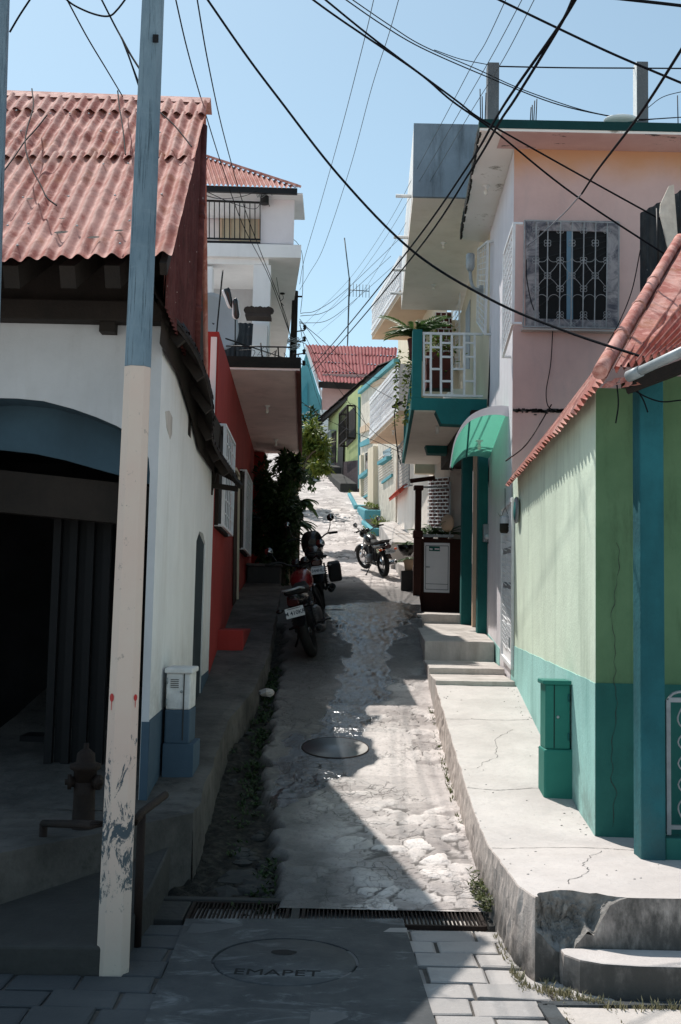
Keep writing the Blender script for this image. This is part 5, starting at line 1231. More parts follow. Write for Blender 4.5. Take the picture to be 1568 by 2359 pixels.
mb = MB(); q = [P[0].lerp(P[1], .12) + V((-.002, 0, 0)), P[0].lerp(P[1], .88) + V((-.002, 0, 0))]; g = lambda u, v: P[0].lerp(P[1], u).lerp(P[3].lerp(P[2], u), v) + V((-.003, 0, 0)); mb.poly([g(.08, .05), g(.92, .05), g(.92, .72), g(.08, .72)]); mb.build('door_glass', M['grey_metal'], dr, recalc=False)
mb = MB(); mb.obox(g(.88, .86) + V((-.02, 0, 0)), (.012, 0, 0), (0, .02, 0), (0, 0, .06)); mb.build('lock', M['galv'], dr)
# curved mint canopy over the door
near = [at(*p, 13.25) for p in ((1184, 940), (1150, 937), (1112, 945), (1082, 962), (1060, 990), (1046, 1025), (1037, 1078))]
far = [at(*p, 15.6) for p in ((1126, 1056), (1108, 1052), (1090, 1051), (1074, 1053), (1060, 1060), (1048, 1070), (1040, 1082))]
near, far = spline(near, 4), spline(far, 4); n_ = len(near)
t = thing('canopy', 'curved mint green canopy over the white metal door', 'canopy', tuple(near[0]))
mb = MB(); mb.grid(lambda u, v: near[round(u*(n_-1))].lerp(far[round(u*(n_-1))], v), n_-1, 10, True); mb.build('shell', M['mint'], t, recalc=False)
mb = MB(); mb.grid(lambda u, v: near[round(u*(n_-1))].lerp(far[round(u*(n_-1))], v) + V((-.03, 0, .05)), n_-1, 10, True); mb.v and None
mb = MB(); i_ = 0
lip = [0.13*(1-i/(n_-1))**1.6 + .006 for i in range(n_)]
mb.add([p + V((-.01, -.012, .012)) for p in near] + [p + V((.0, -.012, -l_)) for p, l_ in zip(near, lip)], [[i, i+1, n_+i+1, n_+i] for i in range(n_-1)], True); mb.build('front_rim', M['lilac'], t, recalc=False)
k_ = n_//2; mb = MB(); mb.tube([near[k_] + V((0, 0, -.01)), far[k_] + V((0, 0, -.01))], .012, 6); mb.build('rib', M['teal'], t)
mb = MB(); mb.tube([near[-1], far[-1]], .02, 6); mb.build('edge', M['moss'], t)
p = near[int(n_*.28)].lerp(far[int(n_*.28)], .62); bulb(t, p)
# hanging bottle planter, plaque wire
hp = at(1163, 1195, 13.0); t = thing('hanging_planter', 'clear plastic bottle planter with grass hanging in front of the white door', 'hanging planter', tuple(hp))
top_ = at(1163, 1125, 13.0)
mb = MB(); mb.tube([top_, hp + V((0, 0, .13))], .004, 5)
for s_ in (-1, 1): mb.tube([hp + V((0, 0, .14)), hp + V((s_*.055, 0, -.0))], .003, 5)
mb.build('hanger', M['wire'], t)
mb = MB(); mb.lathe([(.05, -.17), (.062, -.15), (.062, -.05), (.058, 0), (.060, .03)], hp, 16); mb.build('bottle', M['clear_plastic'], t)
mb = MB(); mb.lathe([(.001, -.172), (.053, -.172), (.0635, -.15), (.0635, -.06), (.001, -.055)], hp, 16); mb.build('soil', M['soil'], t)
mb = MB(); [tuft(mb, hp + V((0, 0, -.06)), .14, 8, .04, .003) for _ in range(5)]; mb.build('grass', M['weed'], t, recalc=False)
# dark tin screen beside the roof
t = thing('tin_screen', 'dark corrugated tin screen with a cracked white plank above the green house roof', 'screen', tuple(at(1500, 660, 11.6)))
mb = MB(); corr(mb, at(1474, 492, 11.7), at(1600, 420, 11.4), at(1600, 700, 11.4), at(1474, 690, 11.7), .09, .012, 10, .008, 8); mb.build('sheet', M['dark_tin'], t, recalc=False)
mb = MB(); q = [at(1541, 428, 11.2), at(1552, 425, 11.2), at(1562, 560, 11.2), at(1558, 610, 11.2), at(1546, 600, 11.2), at(1520, 490, 11.2), at(1522, 468, 11.2)]; mb.prism(q, (0, .03, 0)); mb.build('plank', M['stone_plaster'], t)
mb = MB(); mb.tube([at(1513, 480, 11.3), at(1517, 640, 11.3)], .012, 6); mb.build('post', M['black_metal'], t)
# ================================================================== cream house with the teal balcony
YB = 16.0
ch = thing('cream_house', 'cream house with teal balcony and tall grey stained roof parapet', 'house', (2.0, YB, 1.8))
mb = MB(); mb.prism([(rwx(15.78), 15.78, 4.75), (rwx(22.6), 22.6, 4.75), (rwx(22.6), 22.6, 8.06), (rwx(15.78), 15.78, 8.06)], (.25, 0, 0)); mb.build('upper_wall', M['cream'], ch)
mb = MB(); p = at(1127, 700, 15.72); mb.tube([(p.x+.06, 15.72, at(1127, 552, 15.72).z), (p.x+.06, 15.72, at(1127, 932, 15.72).z)], .035, 10); mb.build('downpipe', M['ivory'], ch)
p0, p1 = at(953, 287, YB), at(950, 455, YB); xl0, xl1 = p0.x, at(925, 712, 22.0).x; zb_, zt_ = p1.z, p0.z
mb = MB(); mb.prism([(xl0+.003, YB+.012, zb_), (2.6, YB+.012, zb_), (2.6, 22.2, zb_), (xl1, 22.2, zb_)], (0, 0, .16)); slabC = mb.build('roof_slab', M['ivory'], ch)
mb = MB(); mb.prism([(xl0, YB+.012, zb_+.162), (xl0+.12, YB+.012, zb_+.162), (xl1+.12, 22.2, zb_+.162), (xl1-.003, 22.2, zb_+.162)], (0, 0, zt_-zb_-.162)); mb.build('parapet_side', M['white'], ch)
mb = MB(); mb.box((xl0-.003, YB-.05, zb_-.002), (2.6, YB+.01, zt_)); mb.build('parapet_front', M['stained_concrete'], ch)
for (px, py, Y) in ((945, 452, 16.6), (938, 547, 18.0), (932, 622, 19.6), (925, 676, 21.3)):
    q = at(px, py, Y); q.x = lerp(xl0, xl1, (Y-16)/6) + .01; mb = MB(); mb.tube([q, q + V((-.26, 0, .0))], .028, 10); mb.build('spout', M['white'], slabC)
for Y, px in ((18.0, 1021), (20.4, 999)): bulb(slabC, (at(px, 600, Y).x, Y, zb_), .1)
for a in ([(1101, 575), (1124, 556), (1118, 770), (1099, 740)], [(1041, 690), (1059, 650), (1058, 850), (1040, 850)]):
    grille(ch, [gx_(*q, -.08) for q in a], 6, 14, M['white_metal'], .012, .03, 'window_grille', (.08, 0, 0))
mb = MB(); q = [gx_(1072, 720, -.012), gx_(1082, 690, -.012), gx_(1081, 850, -.012), gx_(1072, 850, -.012)]; mb.prism(q, (.014, 0, 0)); mb.build('shutter', M['grey_metal'], ch)
# weatherhead lamp on the wall
lp = at(1083, 605, 15.4); t = thing('street_light', 'grey cylindrical street light on a curved wall bracket', 'street light', tuple(lp))
k = 15.4/F; mb = MB(); mb.lathe([(.001, .135), (.05, .13), (.062, .11), (.064, -.06), (.05, -.10), (.03, -.13)], lp, 18); mb.build('housing', M['galv'], t)
mb = MB(); mb.tube(spline([lp + V((0, 0, -.12)), at(1085, 648, 15.4), at(1092, 664, 15.4), at(1110, 670, 15.6)], 6), .024, 8); mb.build('arm', M['galv'], t)
mb = MB(); q = at(1108, 668, 15.6); mb.obox(q, (.03, 0, 0), (0, .04, 0), (0, 0, .06)); mb.build('wall_plate', M['galv'], t)
# balcony
zt2, zb2 = at(950, 916, YB).z, at(947, 944, YB).z; bl0, bl1 = at(947, 930, YB).x, at(926, 1068, 22).x
mb = MB(); mb.prism([(bl0, YB, zb2), (rwx(16), YB, zb2), (rwx(22), 22, zb2), (bl1, 22, zb2)], (0, 0, zt2-zb2)); bal2 = mb.build('balcony', M['teal'], ch)
mb = MB(); mb.prism([(bl0+.05, YB+.02, zb2-.012), (rwx(16)-.02, YB+.02, zb2-.012), (rwx(22)-.02, 21.98, zb2-.012), (bl1+.05, 21.98, zb2-.012)], (0, 0, .010)); mb.build('soffit', M['ivory'], bal2)
mb = MB(); q = [at(*p, YB-.004) for p in ((1000, 940), (1016, 976), (1118, 981), (1118, 940))]; mb.prism(q, (0, .26, 0)); mb.build('bracket_beam', M['teal'], bal2)
mb = MB(); q = [at(*p, 19.4) for p in ((976, 1012), (985, 1044), (1085, 1047), (1085, 1012))]; mb.prism(q, (0, .3, 0)); mb.build('bracket_beam', M['teal_dk'], bal2)
q = V((at(1007, 985, 17.3).x, 17.3, zb2)); mb = MB(); mb.tube([q, q + V((0, 0, -.14))], .03, 10); mb.build('lamp', M['white'], bal2)
mb = MB(); a, b = at(951, 758, YB), at(973, 758, YB); mb.box((a.x, YB+.01, zt2), (b.x, YB+.16, a.z)); mb.build('post', M['teal'], bal2, bev=.008)
for Y in (17.9, 19.7, 21.6):
    xx = lerp(bl0, bl1, (Y-16)/6) + .02; mb = MB(); mb.box((xx, Y, zt2), (xx+.09, Y+.14, zt2+.62)); mb.build('post', M['teal'], bal2, bev=.008)
mb = MB(); xx = lambda Y: lerp(bl0, bl1, (Y-16)/6) + .05; mb.bar((xx(16.1), 16.1, zt2+.62), (xx(22), 22, zt2+.62), .05, .05); mb.bar((xx(16.1), 16.1, zt2+.1), (xx(22), 22, zt2+.1), .05, .22); mb.build('side_rail', M['teal'], bal2)
mb = MB(); R_ = lambda px, py: at(px, py, YB+.05); vxs = [976, 992, 1015.5, 1040.6, 1069, 1093]
mb.bar(R_(973, 768), R_(1112, 770), .035, .035, (0, 1, 0)); mb.bar(R_(973, 910), R_(1112, 913), .035, .035, (0, 1, 0))
for x in vxs: mb.bar(R_(x, 768), R_(x, 912), .032, .026, (0, 1, 0))
for i in range(len(vxs)-1):
    for y_ in ((800, 850) if i % 2 else (790, 822, 878)): mb.bar(R_(vxs[i], y_), R_(vxs[i+1], y_+.5), .03, .024, (0, 1, 0))
mb.build('front_railing', M['white_metal'], bal2)
mb = MB(); 
for x, a0 in ((985, 0), (1030, 2)): mb.tube(spline([R_(x + 10*sin(k*1.1+a0) + k*1.5, 895 - k*12) + V((0, .05, 0)) for k in range(9)], 5), .004, 4)
mb.build('wire_ornament', M['black_metal'], bal2)
# end wall of the balcony with a brick-patterned lattice
YE = 22.3; p = at(1035, 720, YE)
mb = MB(); mb.box((1.52, YE, 4.8), (rwx(YE)+.1, YE+.2, 8.05)); mb.build('end_wall', M['cream'], ch)
def bricklat(parent, P, nx_, ny_, name='lattice_window'):
    P = [V(p) for p in P]; n_ = (P[1]-P[0]).cross(P[3]-P[0]).normalized()
    if n_.y > 0: n_ = -n_
    mb = MB(); mb.prism([p + n_*.004 for p in P], n_*.006); w_ = mb.build(name, M['brick_brown'], parent)
    mb = MB(); g = lambda u, v: P[0].lerp(P[1], u).lerp(P[3].lerp(P[2], u), v) + n_*.03
    for j in range(ny_+1): mb.bar(g(0, j/ny_), g(1, j/ny_), .018, .018, n_)
    for j in range(ny_):
        for i in range(nx_+1):
            u = (i + (.5 if j % 2 else 0))/nx_
            if u <= 1: mb.bar(g(u, j/ny_), g(u, (j+1)/ny_), .018, .018, n_)
    mb.build('lattice', M['white_metal'], w_)
bricklat(ch, [at(1003, 720, YE-.01), at(1040, 721, YE-.01), at(1040, 835, YE-.01), at(1003, 834, YE-.01)], 3, 9)
# ground floor porch
mb = MB(); mb.prism([(rwx(15.78)+.28, 15.78, 1.4), (rwx(20.6)+.28, 20.6, 1.7), (rwx(20.6)+.28, 20.6, 4.74), (rwx(15.78)+.28, 15.78, 4.74)], (.1, 0, 0)); mb.box((1.9, 15.8, zb2-.3), (2.6, 20.6, zb2-.02)); mb.build('porch_wall', M['dark_wood'], ch)  # near-black wood colour stands for the balcony's shadow on this wall
c2l, c2r = at(1101, 1300, 15.7).x, at(1124, 1300, 15.7).x; c1l, c1r = at(1063, 1300, 17.1).x, at(1087, 1300, 17.1).x
for l, r_, Y in ((c2l, c2r, 15.72), (c1l, c1r, 17.1)): mb = MB(); mb.box((l, Y, 1.45), (r_, Y+.2, zb2-.02)); mb.build('porch_column', M['teal_dk'], ch, bev=.01)
mb = MB(); a, b = at(1089, 1300, 16.7), at(1098, 1300, 16.7); mb.box((a.x, 16.7, 1.6), (b.x, 16.8, zb2-.02)); mb.build('door_jamb', M['peach'], ch)
# electricity meter with black conduit
mp = at(1121, 1228, 15.65); t = thing('electricity_meter', 'grey electricity meter with black cable on the teal column', 'meter', tuple(mp))
mb = MB(); mb.box((mp.x-.055, 15.6, mp.z-.13), (mp.x+.055, 15.70, mp.z+.13)); mb.build('box', M['grey_metal'], t, bev=.012)
mb = MB(); mb.lathe([(.001, .045), (.035, .04), (.042, 0)], V((mp.x, 15.6, mp.z-.06)), 18, (0, -1, 0)); mb.build('dial', M['clear_plastic'], t)
mb = MB(); mb.tube(spline([at(1128, 1060, 15.6), at(1126, 1100, 15.6), at(1130, 1145, 15.6), at(1132, 1200, 15.6), at(1131, 1240, 15.6), at(1124, 1252, 15.6)], 6), .014, 8); mb.build('conduit', M['wire'], t)

# brown wooden cabinet with the white door
YK = 19.9; t = thing('wooden_cabinet', 'dark brown wooden cabinet with a white metal door under the teal balcony', 'cabinet', (at(1005, 1390, YK).x, YK, 1.95))
mb = MB(); p, q = at(956, 1240, YK), at(1070, 1396, YK); mb.box((p.x, YK, 1.9), (q.x, YK+.35, p.z)); mb.build('body', M['brown_wood'], t, bev=.01)
mb = MB(); D_ = [at(*c, YK-.012) for c in ((977, 1250), (1036, 1251), (1035, 1366), (976, 1364))]; mb.prism(D_, (0, .011, 0)); dd = mb.build('door', M['white2'], t, bev=.006)
mb = MB()
I_ = [D_[0].lerp(D_[2], .06), D_[1].lerp(D_[3], .06), D_[2].lerp(D_[0], .06), D_[3].lerp(D_[1], .06)]
for i in range(4): mb.bar(I_[i] + V((0, -.002, 0)), I_[(i+1) % 4] + V((0, -.002, 0)), .012, .004, (0, 1, 0))
mb.bar(I_[3] + V((0, -.002, .1)), I_[2] + V((0, -.002, .1)), .01, .004, (0, 1, 0)); mb.build('moulding', M['grey_metal'], dd)
mb = MB(); l0 = at(981, 1306, YK-.03); mb.tube([l0, l0 + V((.07, 0, 0))], .01, 6); mb.build('latch', M['galv'], dd)
mb = MB(); q = [at(*c, YK-.016) for c in ((988, 1258), (1013, 1259), (1013, 1270), (988, 1269))]; mb.prism(q, (0, .003, 0)); sg = mb.build('sticker', M['teal_front_shaded'], dd)
mb = MB(); q = [at(*c, YK-.018) for c in ((1001, 1263), (1012, 1263.5), (1012, 1266.5), (1001, 1266))]; mb.prism(q, (0, .001, 0)); q = [at(*c, YK-.018) for c in ((989, 1263), (996, 1263.5), (996, 1267), (989, 1266))]; mb.prism(q, (0, .001, 0)); mb.build('sticker_print', M['white2'], sg)
mb = MB(); a, b = at(955, 1118, YK-.1), at(974, 1118, YK-.1); cx_ = (a.x+b.x)/2; w_ = (b.x-a.x)/2
za, zc = at(964, 1118, YK-.1).z, at(964, 1232, YK-.1).z
mb.box((cx_-w_*1.15, YK-.12, za-.08), (cx_+w_*1.15, YK+.08, za)); mb.prism([(cx_-w_*.75, YK-.1, zc+.08), (cx_+w_*.75, YK-.1, zc+.08), (cx_+w_*.75, YK+.06, zc+.08), (cx_-w_*.75, YK+.06, zc+.08)], (0, 0, za-.16-zc-.08+.08)); mb.box((cx_-w_*1.15, YK-.13, zc-.05), (cx_+w_*1.15, YK+.1, zc+.08)); mb.box((cx_-w_, YK-.11, 1.9), (cx_+w_, YK-.003, zc-.05)); mb.build('post', M['brown_wood'], t, bev=.012)
mb = MB(); mb.bar(at(974, 1122, YK-.05), at(1038, 1124, YK-.05), .03, .03); mb.bar(at(974, 1234, YK-.05), at(1045, 1235, YK-.05), .03, .05); mb.bar(at(1037, 1110, YK-.05), at(1036, 1236, YK-.05), .03, .03); mb.build('frame', M['galv'], t)
mb = MB(); mb.bar(at(946, 1108, YK-.15), at(1000, 1101, YK+.1), .06, .08); mb.build('beam', M['brown_wood'], t)
hb = at(1031, 1205, YK-.1); t = thing('woven_hat', 'round pale basket hanging beside the plants on the wooden cabinet', 'basket', tuple(hb))
mb = MB(); mb.lathe([(.001, .07), (.08, .06), (.15, .03), (.165, 0), (.15, -.02)], hb, 20, (-.75, -.6, 0)); mb.build('weave', M['peach'], t)
def fronds(mb, c, n, L_, leafl=.09, droop=.5, up_=.7):
    for k in range(n):
        a = random.uniform(0, 2*pi); d = V((cos(a), sin(a), 0)); P = []
        ln = L_*random.uniform(.7, 1.1); u0 = up_*random.uniform(.6, 1.2)
        for i in range(9):
            t_ = i/8; P.append(V(c) + d*ln*t_ + V((0, 0, ln*(u0*t_ - droop*t_*t_*1.2))))
        for i in range(1, 9):
            tg = (P[i]-P[i-1]).normalized(); s_ = tg.cross(V((0, 0, 1))).normalized()
            for sg_ in (-1, 1):
                for q in (0, .5): leafq(mb, P[i-1].lerp(P[i], q), s_*sg_ + tg*.9 + V((0, 0, -.1)), (0, 0, 1), leafl*(1.1 - .6*abs(i/8-.4)), leafl*.2)
for px, lab in ((986, 'feathery fern on the ledge of the wooden cabinet, beside the brown post'), (1020, 'pale green fern on the ledge of the wooden cabinet, beside the basket')):
    c = at(px, 1236, YK+.15); t = thing('potted_fern', lab, 'fern', tuple(c)); mb = MB(); fronds(mb, c, 16, .42, .10, .35, .9); mb.build('fronds', M['leaf_palm'], t, recalc=False); mb = MB(); mb.lathe([(.07, -.12), (.1, 0), (.09, 0), (.001, -.02)], c, 14); mb.build('pot', M['brick_brown'], t)
# plants on the balcony
c = at(960, 765, 16.9); t = thing('balcony_palm', 'leafy palm and trailing vine in a pot on the teal balcony', 'plant', tuple(c))
mb = MB(); fronds(mb, c + V((0, 0, -.1)), 26, .55, .16, .45, .9); mb.build('fronds', M['leaf_palm'], t, recalc=False)
mb = MB(); 
for k in range(5):
    b0 = c + V((random.uniform(-.2, .05), random.uniform(-.4, .9), -.1)); P = spline([b0, b0 + V((-.08, 0, -.4)), b0 + V((random.uniform(-.1, .1), 0, -.8)), b0 + V((random.uniform(-.15, .1), 0, -1.25))], 8)
    for q in P:
        for _ in range(3): leafq(mb, q, (random.uniform(-1, 1), random.uniform(-1, 1), random.uniform(-.8, .4)), (0, 0, 1), .09, .05)
mb.build('vine', M['leaf_lit'], t, recalc=False)
mb = MB(); mb.lathe([(.10, -.45), (.15, -.12), (.14, -.12), (.001, -.14)], c, 14); mb.build('pot', M['brick_brown'], t)
c = at(1008, 800, 18.5); t = thing('balcony_shrub', 'yellow-green shrub behind the white balcony railing', 'plant', tuple(c))
mb = MB(); [leafq(mb, c + V((random.gauss(0, .16), random.gauss(0, .16), random.gauss(0, .16))), (random.uniform(-1, 1), random.uniform(-1, 1), random.uniform(-.3, 1)), (0, 0, 1), .12, .06) for _ in range(160)]; mb.build('leaves', M['leaf_lit'], t, recalc=False)
mb = MB(); mb.box((c.x-.2, c.y-.15, c.z-.75), (c.x+.25, c.y+.15, c.z-.12)); mb.build('planter', M['brick_brown'], t)

# ================================================================== white house with red sills and two lattice balconies
W3a, W3b = V((2.06, 20.35)), V((1.47, 29.0)); s3 = (W3b.x-W3a.x)/(W3b.y-W3a.y); X3 = W3a.x - s3*W3a.y
w3 = lambda Y: X3 + s3*Y
o3 = lambda px, py, off=0: onx(px, py, X3+off, s3)
wt = thing('white_terrace_house', 'tall pale house with two white lattice balconies and red sills beyond the teal balcony', 'house', (1.7, 25, 2.5))
mb = MB(); mb.prism([(w3(20.4), 20.4, 1.8), (w3(29), 29, 2.6), (w3(29), 29, 6.2), (w3(20.4), 20.4, 6.2)], (.3, 0, 0)); mb.build('lower_wall', M['ivory'], wt)
mb = MB(); mb.prism([(w3(22.8), 22.8, 6.2), (w3(29), 29, 6.2), (w3(29), 29, 9.6), (w3(22.8), 22.8, 9.6)], (.3, 0, 0)); mb.build('upper_wall', M['cream'], wt)
bricklat(wt, [o3(989, 1103, -.02), o3(1036, 1100, -.02), o3(1036, 1232, -.02), o3(989, 1230, -.02)], 4, 16)
q = [o3(913, 1148, -.01), o3(940, 1135, -.01), o3(940, 1112, -.01), o3(915, 1130, -.01)]
a, b = o3(939, 1114), o3(914, 1134); mb = MB(); mb.prism([a, b, b + V((-.20, 0, -.20)), a + V((-.20, 0, -.20))], (0, 0, -.05)); sl_ = mb.build('red_sill', M['red_trim'], wt)
for k in range(7):
    q = a.lerp(b, (k+.5)/7); mb = MB(); mb.tube([q + V((.0, 0, .0)), q + V((-.21, 0, -.21))], .05, 6); mb.build('sill_tile', M['red_trim'], sl_)
grille(wt, [o3(917, 1030, -.08), o3(942, 1000, -.08), o3(942, 1118, -.08), o3(917, 1130, -.08)], 8, 14, M['grey_metal'], .012, .03, depth=(.08, 0, 0))
def lattice_balcony(pn, pf, Yn, Yf_, zb_, zt_, name):
    a, b = V((pn, Yn, zb_)), V((pf, Yf_, zb_)); H = V((0, 0, zt_-zb_))
    mb = MB(); mb.prism([a, b, V((w3(Yf_), Yf_, zb_)), V((w3(Yn)+.1, Yn, zb_))], (0, 0, .12)); sl2 = mb.build(name, M['peach'], wt)
    mb = MB(); d = (b-a).normalized(); n_ = d.cross(V((0, 0, 1))).normalized(); n_ = n_ if n_.x < 0 else -n_
    mb.prism([a + V((0, 0, .12)), b + V((0, 0, .12)), b + H, a + H], -n_*.06); mb.prism([a + V((.0, .0, .12)), a + H, a + H + V((.35, 0, 0)), a + V((.35, 0, .12))], (0, .06, 0)); mb.build('parapet', M['lilac'], sl2)
    mb = MB(); L_ = (b-a).length; nn_ = int(L_/.16)
    for i in range(nn_):
        for j in range(4):
            c = a + d*L_*(i+.5)/nn_ + V((0, 0, .28 + (zt_-zb_-.42)*(j+.5)/4)); r_ = .062
            mb.bar(c + (d*r_), c + V((0, 0, r_*1.3)), .022, .03, n_); mb.bar(c - (d*r_), c + V((0, 0, r_*1.3)), .022, .03, n_); mb.bar(c + (d*r_), c - V((0, 0, r_*1.3)), .022, .03, n_); mb.bar(c - (d*r_), c - V((0, 0, r_*1.3)), .022, .03, n_)
    for v_ in (.14, .26, zt_-zb_-.02, zt_-zb_-.12): mb.bar(a + V((0, 0, v_)), b + V((0, 0, v_)), .05, .06)
    mb.build('lattice', M['white2'], sl2, recalc=False)
    return sl2
sb = lattice_balcony(at(918, 958, 24).x, at(851, 1022, 28.2).x, 24, 28.2, at(918, 958, 24).z, at(918, 838, 24).z, 'balcony'); bulb(sb, V((at(906, 1000, 26).x, 26, at(918, 958, 24).z)), .1)
lattice_balcony(at(921, 682, 22.6).x, at(856, 786, 26.4).x, 22.6, 26.4, at(921, 682, 22.6).z, at(921, 590, 22.6).z, 'balcony')
mb = MB(); mb.bar(at(905, 938, 22), at(926, 927, 21.8), .07, .05); mb.tube(spline([at(912, 938, 22), at(908, 960, 22), at(914, 1030, 22), at(923, 1070, 22)], 6), .012, 6); l_ = mb.build('camera_arm', M['black_metal'], None); tag(center(l_), 'black floodlight arm with dangling cable on the corner of the teal balcony', 'light')
# terraces at the foot of it
t = thing('stone_terrace', 'stepped cement terrace at the foot of the pale house behind the parked black motorcycle', 'terrace', (1.5, 25, 2.6))
mb = MB(); terr(mb, [V((1.30, 21.6, 2.85)), V((w3(21.6)+.1, 21.6, 2.85)), V((w3(24.5)+.1, 24.5, 3.05)), V((1.26, 24.5, 3.05))], 2.0); terr(mb, [V((1.16, 24.5, 3.5)), V((w3(24.5)+.1, 24.5, 3.5)), V((w3(29), 29, 4.35)), V((1.05, 29.2, 4.3))], 2.3); mb.build('lower_tier', M['concrete'], t, bev=.02)
mb = MB(); p, q = at(910, 1228, 26), at(948, 1246, 26); mb.box((p.x, 26, q.z-.2), (q.x+.1, 28, p.z)); mb.build('white_block', M['ivory'], t, bev=.015)
# dark pots in front
c = at(937, 1262, 21.2); t = thing('flower_bowl', 'black bowl planter on the terrace edge beside the wooden cabinet', 'planter', tuple(c)); mb = MB(); mb.lathe([(.08, -.16), (.17, -.04), (.20, .05), (.18, .05), (.001, .02)], c, 18); mb.build('bowl', M['bike_black'], t); mb = MB(); fronds(mb, c + V((0, 0, .03)), 12, .3, .08, .4, .7); mb.build('leaves', M['leaf_palm'], t, recalc=False)
c = at(941, 1305, 20.8); t = thing('clay_pot', 'small terracotta pot on a dark stand beside the wooden cabinet', 'pot', (c.x, c.y, 1.95)); mb = MB(); mb.lathe([(.07, -.08), (.10, .10), (.115, .10), (.115, .14), (.09, .14), (.001, .1)], c, 18); mb.build('pot', M['peach'], t); mb = MB(); mb.box((c.x-.14, c.y-.1, 1.6), (c.x+.1, c.y+.12, c.z-.085)); mb.build('stand', M['concrete_dk'], t); mb = MB(); fronds(mb, c + V((-.03, 0, .12)), 9, .28, .07, .5, .6); mb.build('leaves', M['leaf_palm'], t, recalc=False)
# ================================================================== stone-plaster house with turquoise trim
A4, B4 = V((1.46, 28.6)), V((.62, 36.2)); s4 = (B4.x-A4.x)/(B4.y-A4.y); X4 = A4.x - s4*A4.y
w4 = lambda Y: X4 + s4*Y
o4 = lambda px, py, off=0: onx(px, py, X4+off, s4)
n4 = V((-1, s4, 0)).normalized()
h4 = thing('stone_plaster_house', 'textured cream house with turquoise trim and sills halfway up the hill', 'house', (1.0, 32, 4.3))
def wallp(mb, f, Y0, Y1, z0a, z0b, z1a, z1b, th=.3): mb.prism([(f(Y0), Y0, z0a), (f(Y1), Y1, z0b), (f(Y1), Y1, z1b), (f(Y0), Y0, z1a)], (th, 0, 0))
zr4a, zr4b = o4(905, 822).z, o4(834, 905).z
mb = MB(); wallp(mb, w4, 28.6, 36.2, 2.8, 5.0, 8.55, 9.2); mb.build('wall', M['stone_plaster'], h4)
mb = MB(); a, b = V((w4(28.6), 28.6, 8.55)), V((w4(36.2), 36.2, 9.2)); mb.bar(a + n4*.04 + V((0, 0, .06)), b + n4*.04 + V((0, 0, .06)), .16, .12)
q0, q1 = o4(882, 1112, 0), o4(905, 1095, 0)
mb.bar(q0 + n4*.03, q1 + n4*.03, .05, .07); q0, q1 = o4(831, 1150), o4(856, 1138); mb.bar(q0 + n4*.03, q1 + n4*.03, .05, .06)
mb.bar(o4(829, 915) + n4*.03, o4(829, 1125) + n4*.03, .07, .07); mb.build('trim', M['turq'], h4)
def bx4(px0, py0, px1, py1, mat, name, th=.06, parent=None):
    q = [o4(px0, py0), o4(px1, py0 - (px1-px0)*.55), o4(px1, py1 - (px1-px0)*.35), o4(px0, py1)]; mb = MB(); mb.prism(q, n4*th); return mb.build(name, mat, parent or h4)
bx4(857, 1035, 870, 1175, M['cream'], 'pilaster', .14); bx4(834, 1050, 838, 1160, M['cream'], 'pilaster', .1)
w_ = bx4(883, 1040, 901, 1062, M['glass'], 'window', .02); mb = MB(); mb.bar(o4(881, 1068) + n4*.08, o4(903, 1055) + n4*.08, .16, .10); mb.build('sill', M['turq'], w_)
w_ = bx4(842, 1045, 855, 1090, M['glass'], 'window', .02); mb = MB(); mb.bar(o4(836, 1100) + n4*.08, o4(857, 1085) + n4*.08, .16, .12); mb.build('sill', M['turq'], w_)
mb = MB()
for k in range(9): mb.bar(o4(873, 1105 - k*6) + n4*.012, o4(906, 1083 - k*6.6) + n4*.012, .015, .02)
for k in range(9): mb.bar(o4(838, 1140 - k*5) + n4*.012, o4(856, 1127 - k*5.3) + n4*.012, .015, .02)
mb.build('plaster_courses', M['ivory'], h4)
bx4(832, 985, 855, 998, M['peach'], 'band', .05); bx4(832, 1020, 857, 1030, M['turq'], 'band', .06); bx4(857, 885, 905, 892, M['peach'], 'band', .05)
# turquoise planters and kerbs
def planter(Y0, Y1, x0, x1, dz, label, weeds=True):
    t = thing('kerb_planter', label, 'planter', (x0, (Y0+Y1)/2, zg(Y0)), 'turquoise kerb planters up the right of the street')
    mb = MB(); za, zc = zg(Y0) + dz, zg(Y1) + dz*.5; terr(mb, [V((x0, Y0, za)), V((x1, Y0, za)), V((x1-.1, Y1, zc)), V((x0-.2, Y1, zc))], zg(Y0)-.6); mb.build('kerb', M['turq'], t, bev=.03)
    mb = MB(); mb.prism([(x0+.1, Y0+.1, za+.006), (x1, Y0+.1, za+.006), (x1-.1, Y1, zc+.006), (x0-.1, Y1, zc+.006)], (0, 0, .02)); mb.build('soil', M['step'] if not weeds else M['soil'], t)
    if weeds:
        mb = MB(); [herb(mb, (random.uniform(x0+.1, x1), lerp(Y0+.1, Y1, uu), lerp(za, zc, uu)+.02), .14, 12, .09) for uu in [random.random() for _ in range(36)]]; mb.build('weeds', M['leaf_lit'], t, recalc=False)['kind'] = 'stuff'
planter(29.2, 31.0, .80, 1.52, .20, 'nearest turquoise planter overgrown with weeds, beyond the motorcycle')
planter(31.3, 32.8, .70, 1.25, .34, 'middle turquoise planter block at the turn of the kerb'); planter(33.2, 36.0, .42, .9, .14, 'long flat turquoise kerb slab nearest the green house', False)
mb = MB()
for _ in range(60):
    Y = random.uniform(26.5, 31); herb(mb, (interp([(26, .95), (31, .72)], Y) + random.gauss(0, .07), Y, zg(Y)), .1, 8, .07)
for _ in range(30):
    Y = random.uniform(36, 40); herb(mb, (interp([(36, .35), (40, -.05)], Y), Y, zg(Y)), .1, 8, .07)
tag(mb.build('roadside_weeds', M['leaf_lit'], recalc=False), kind='stuff')

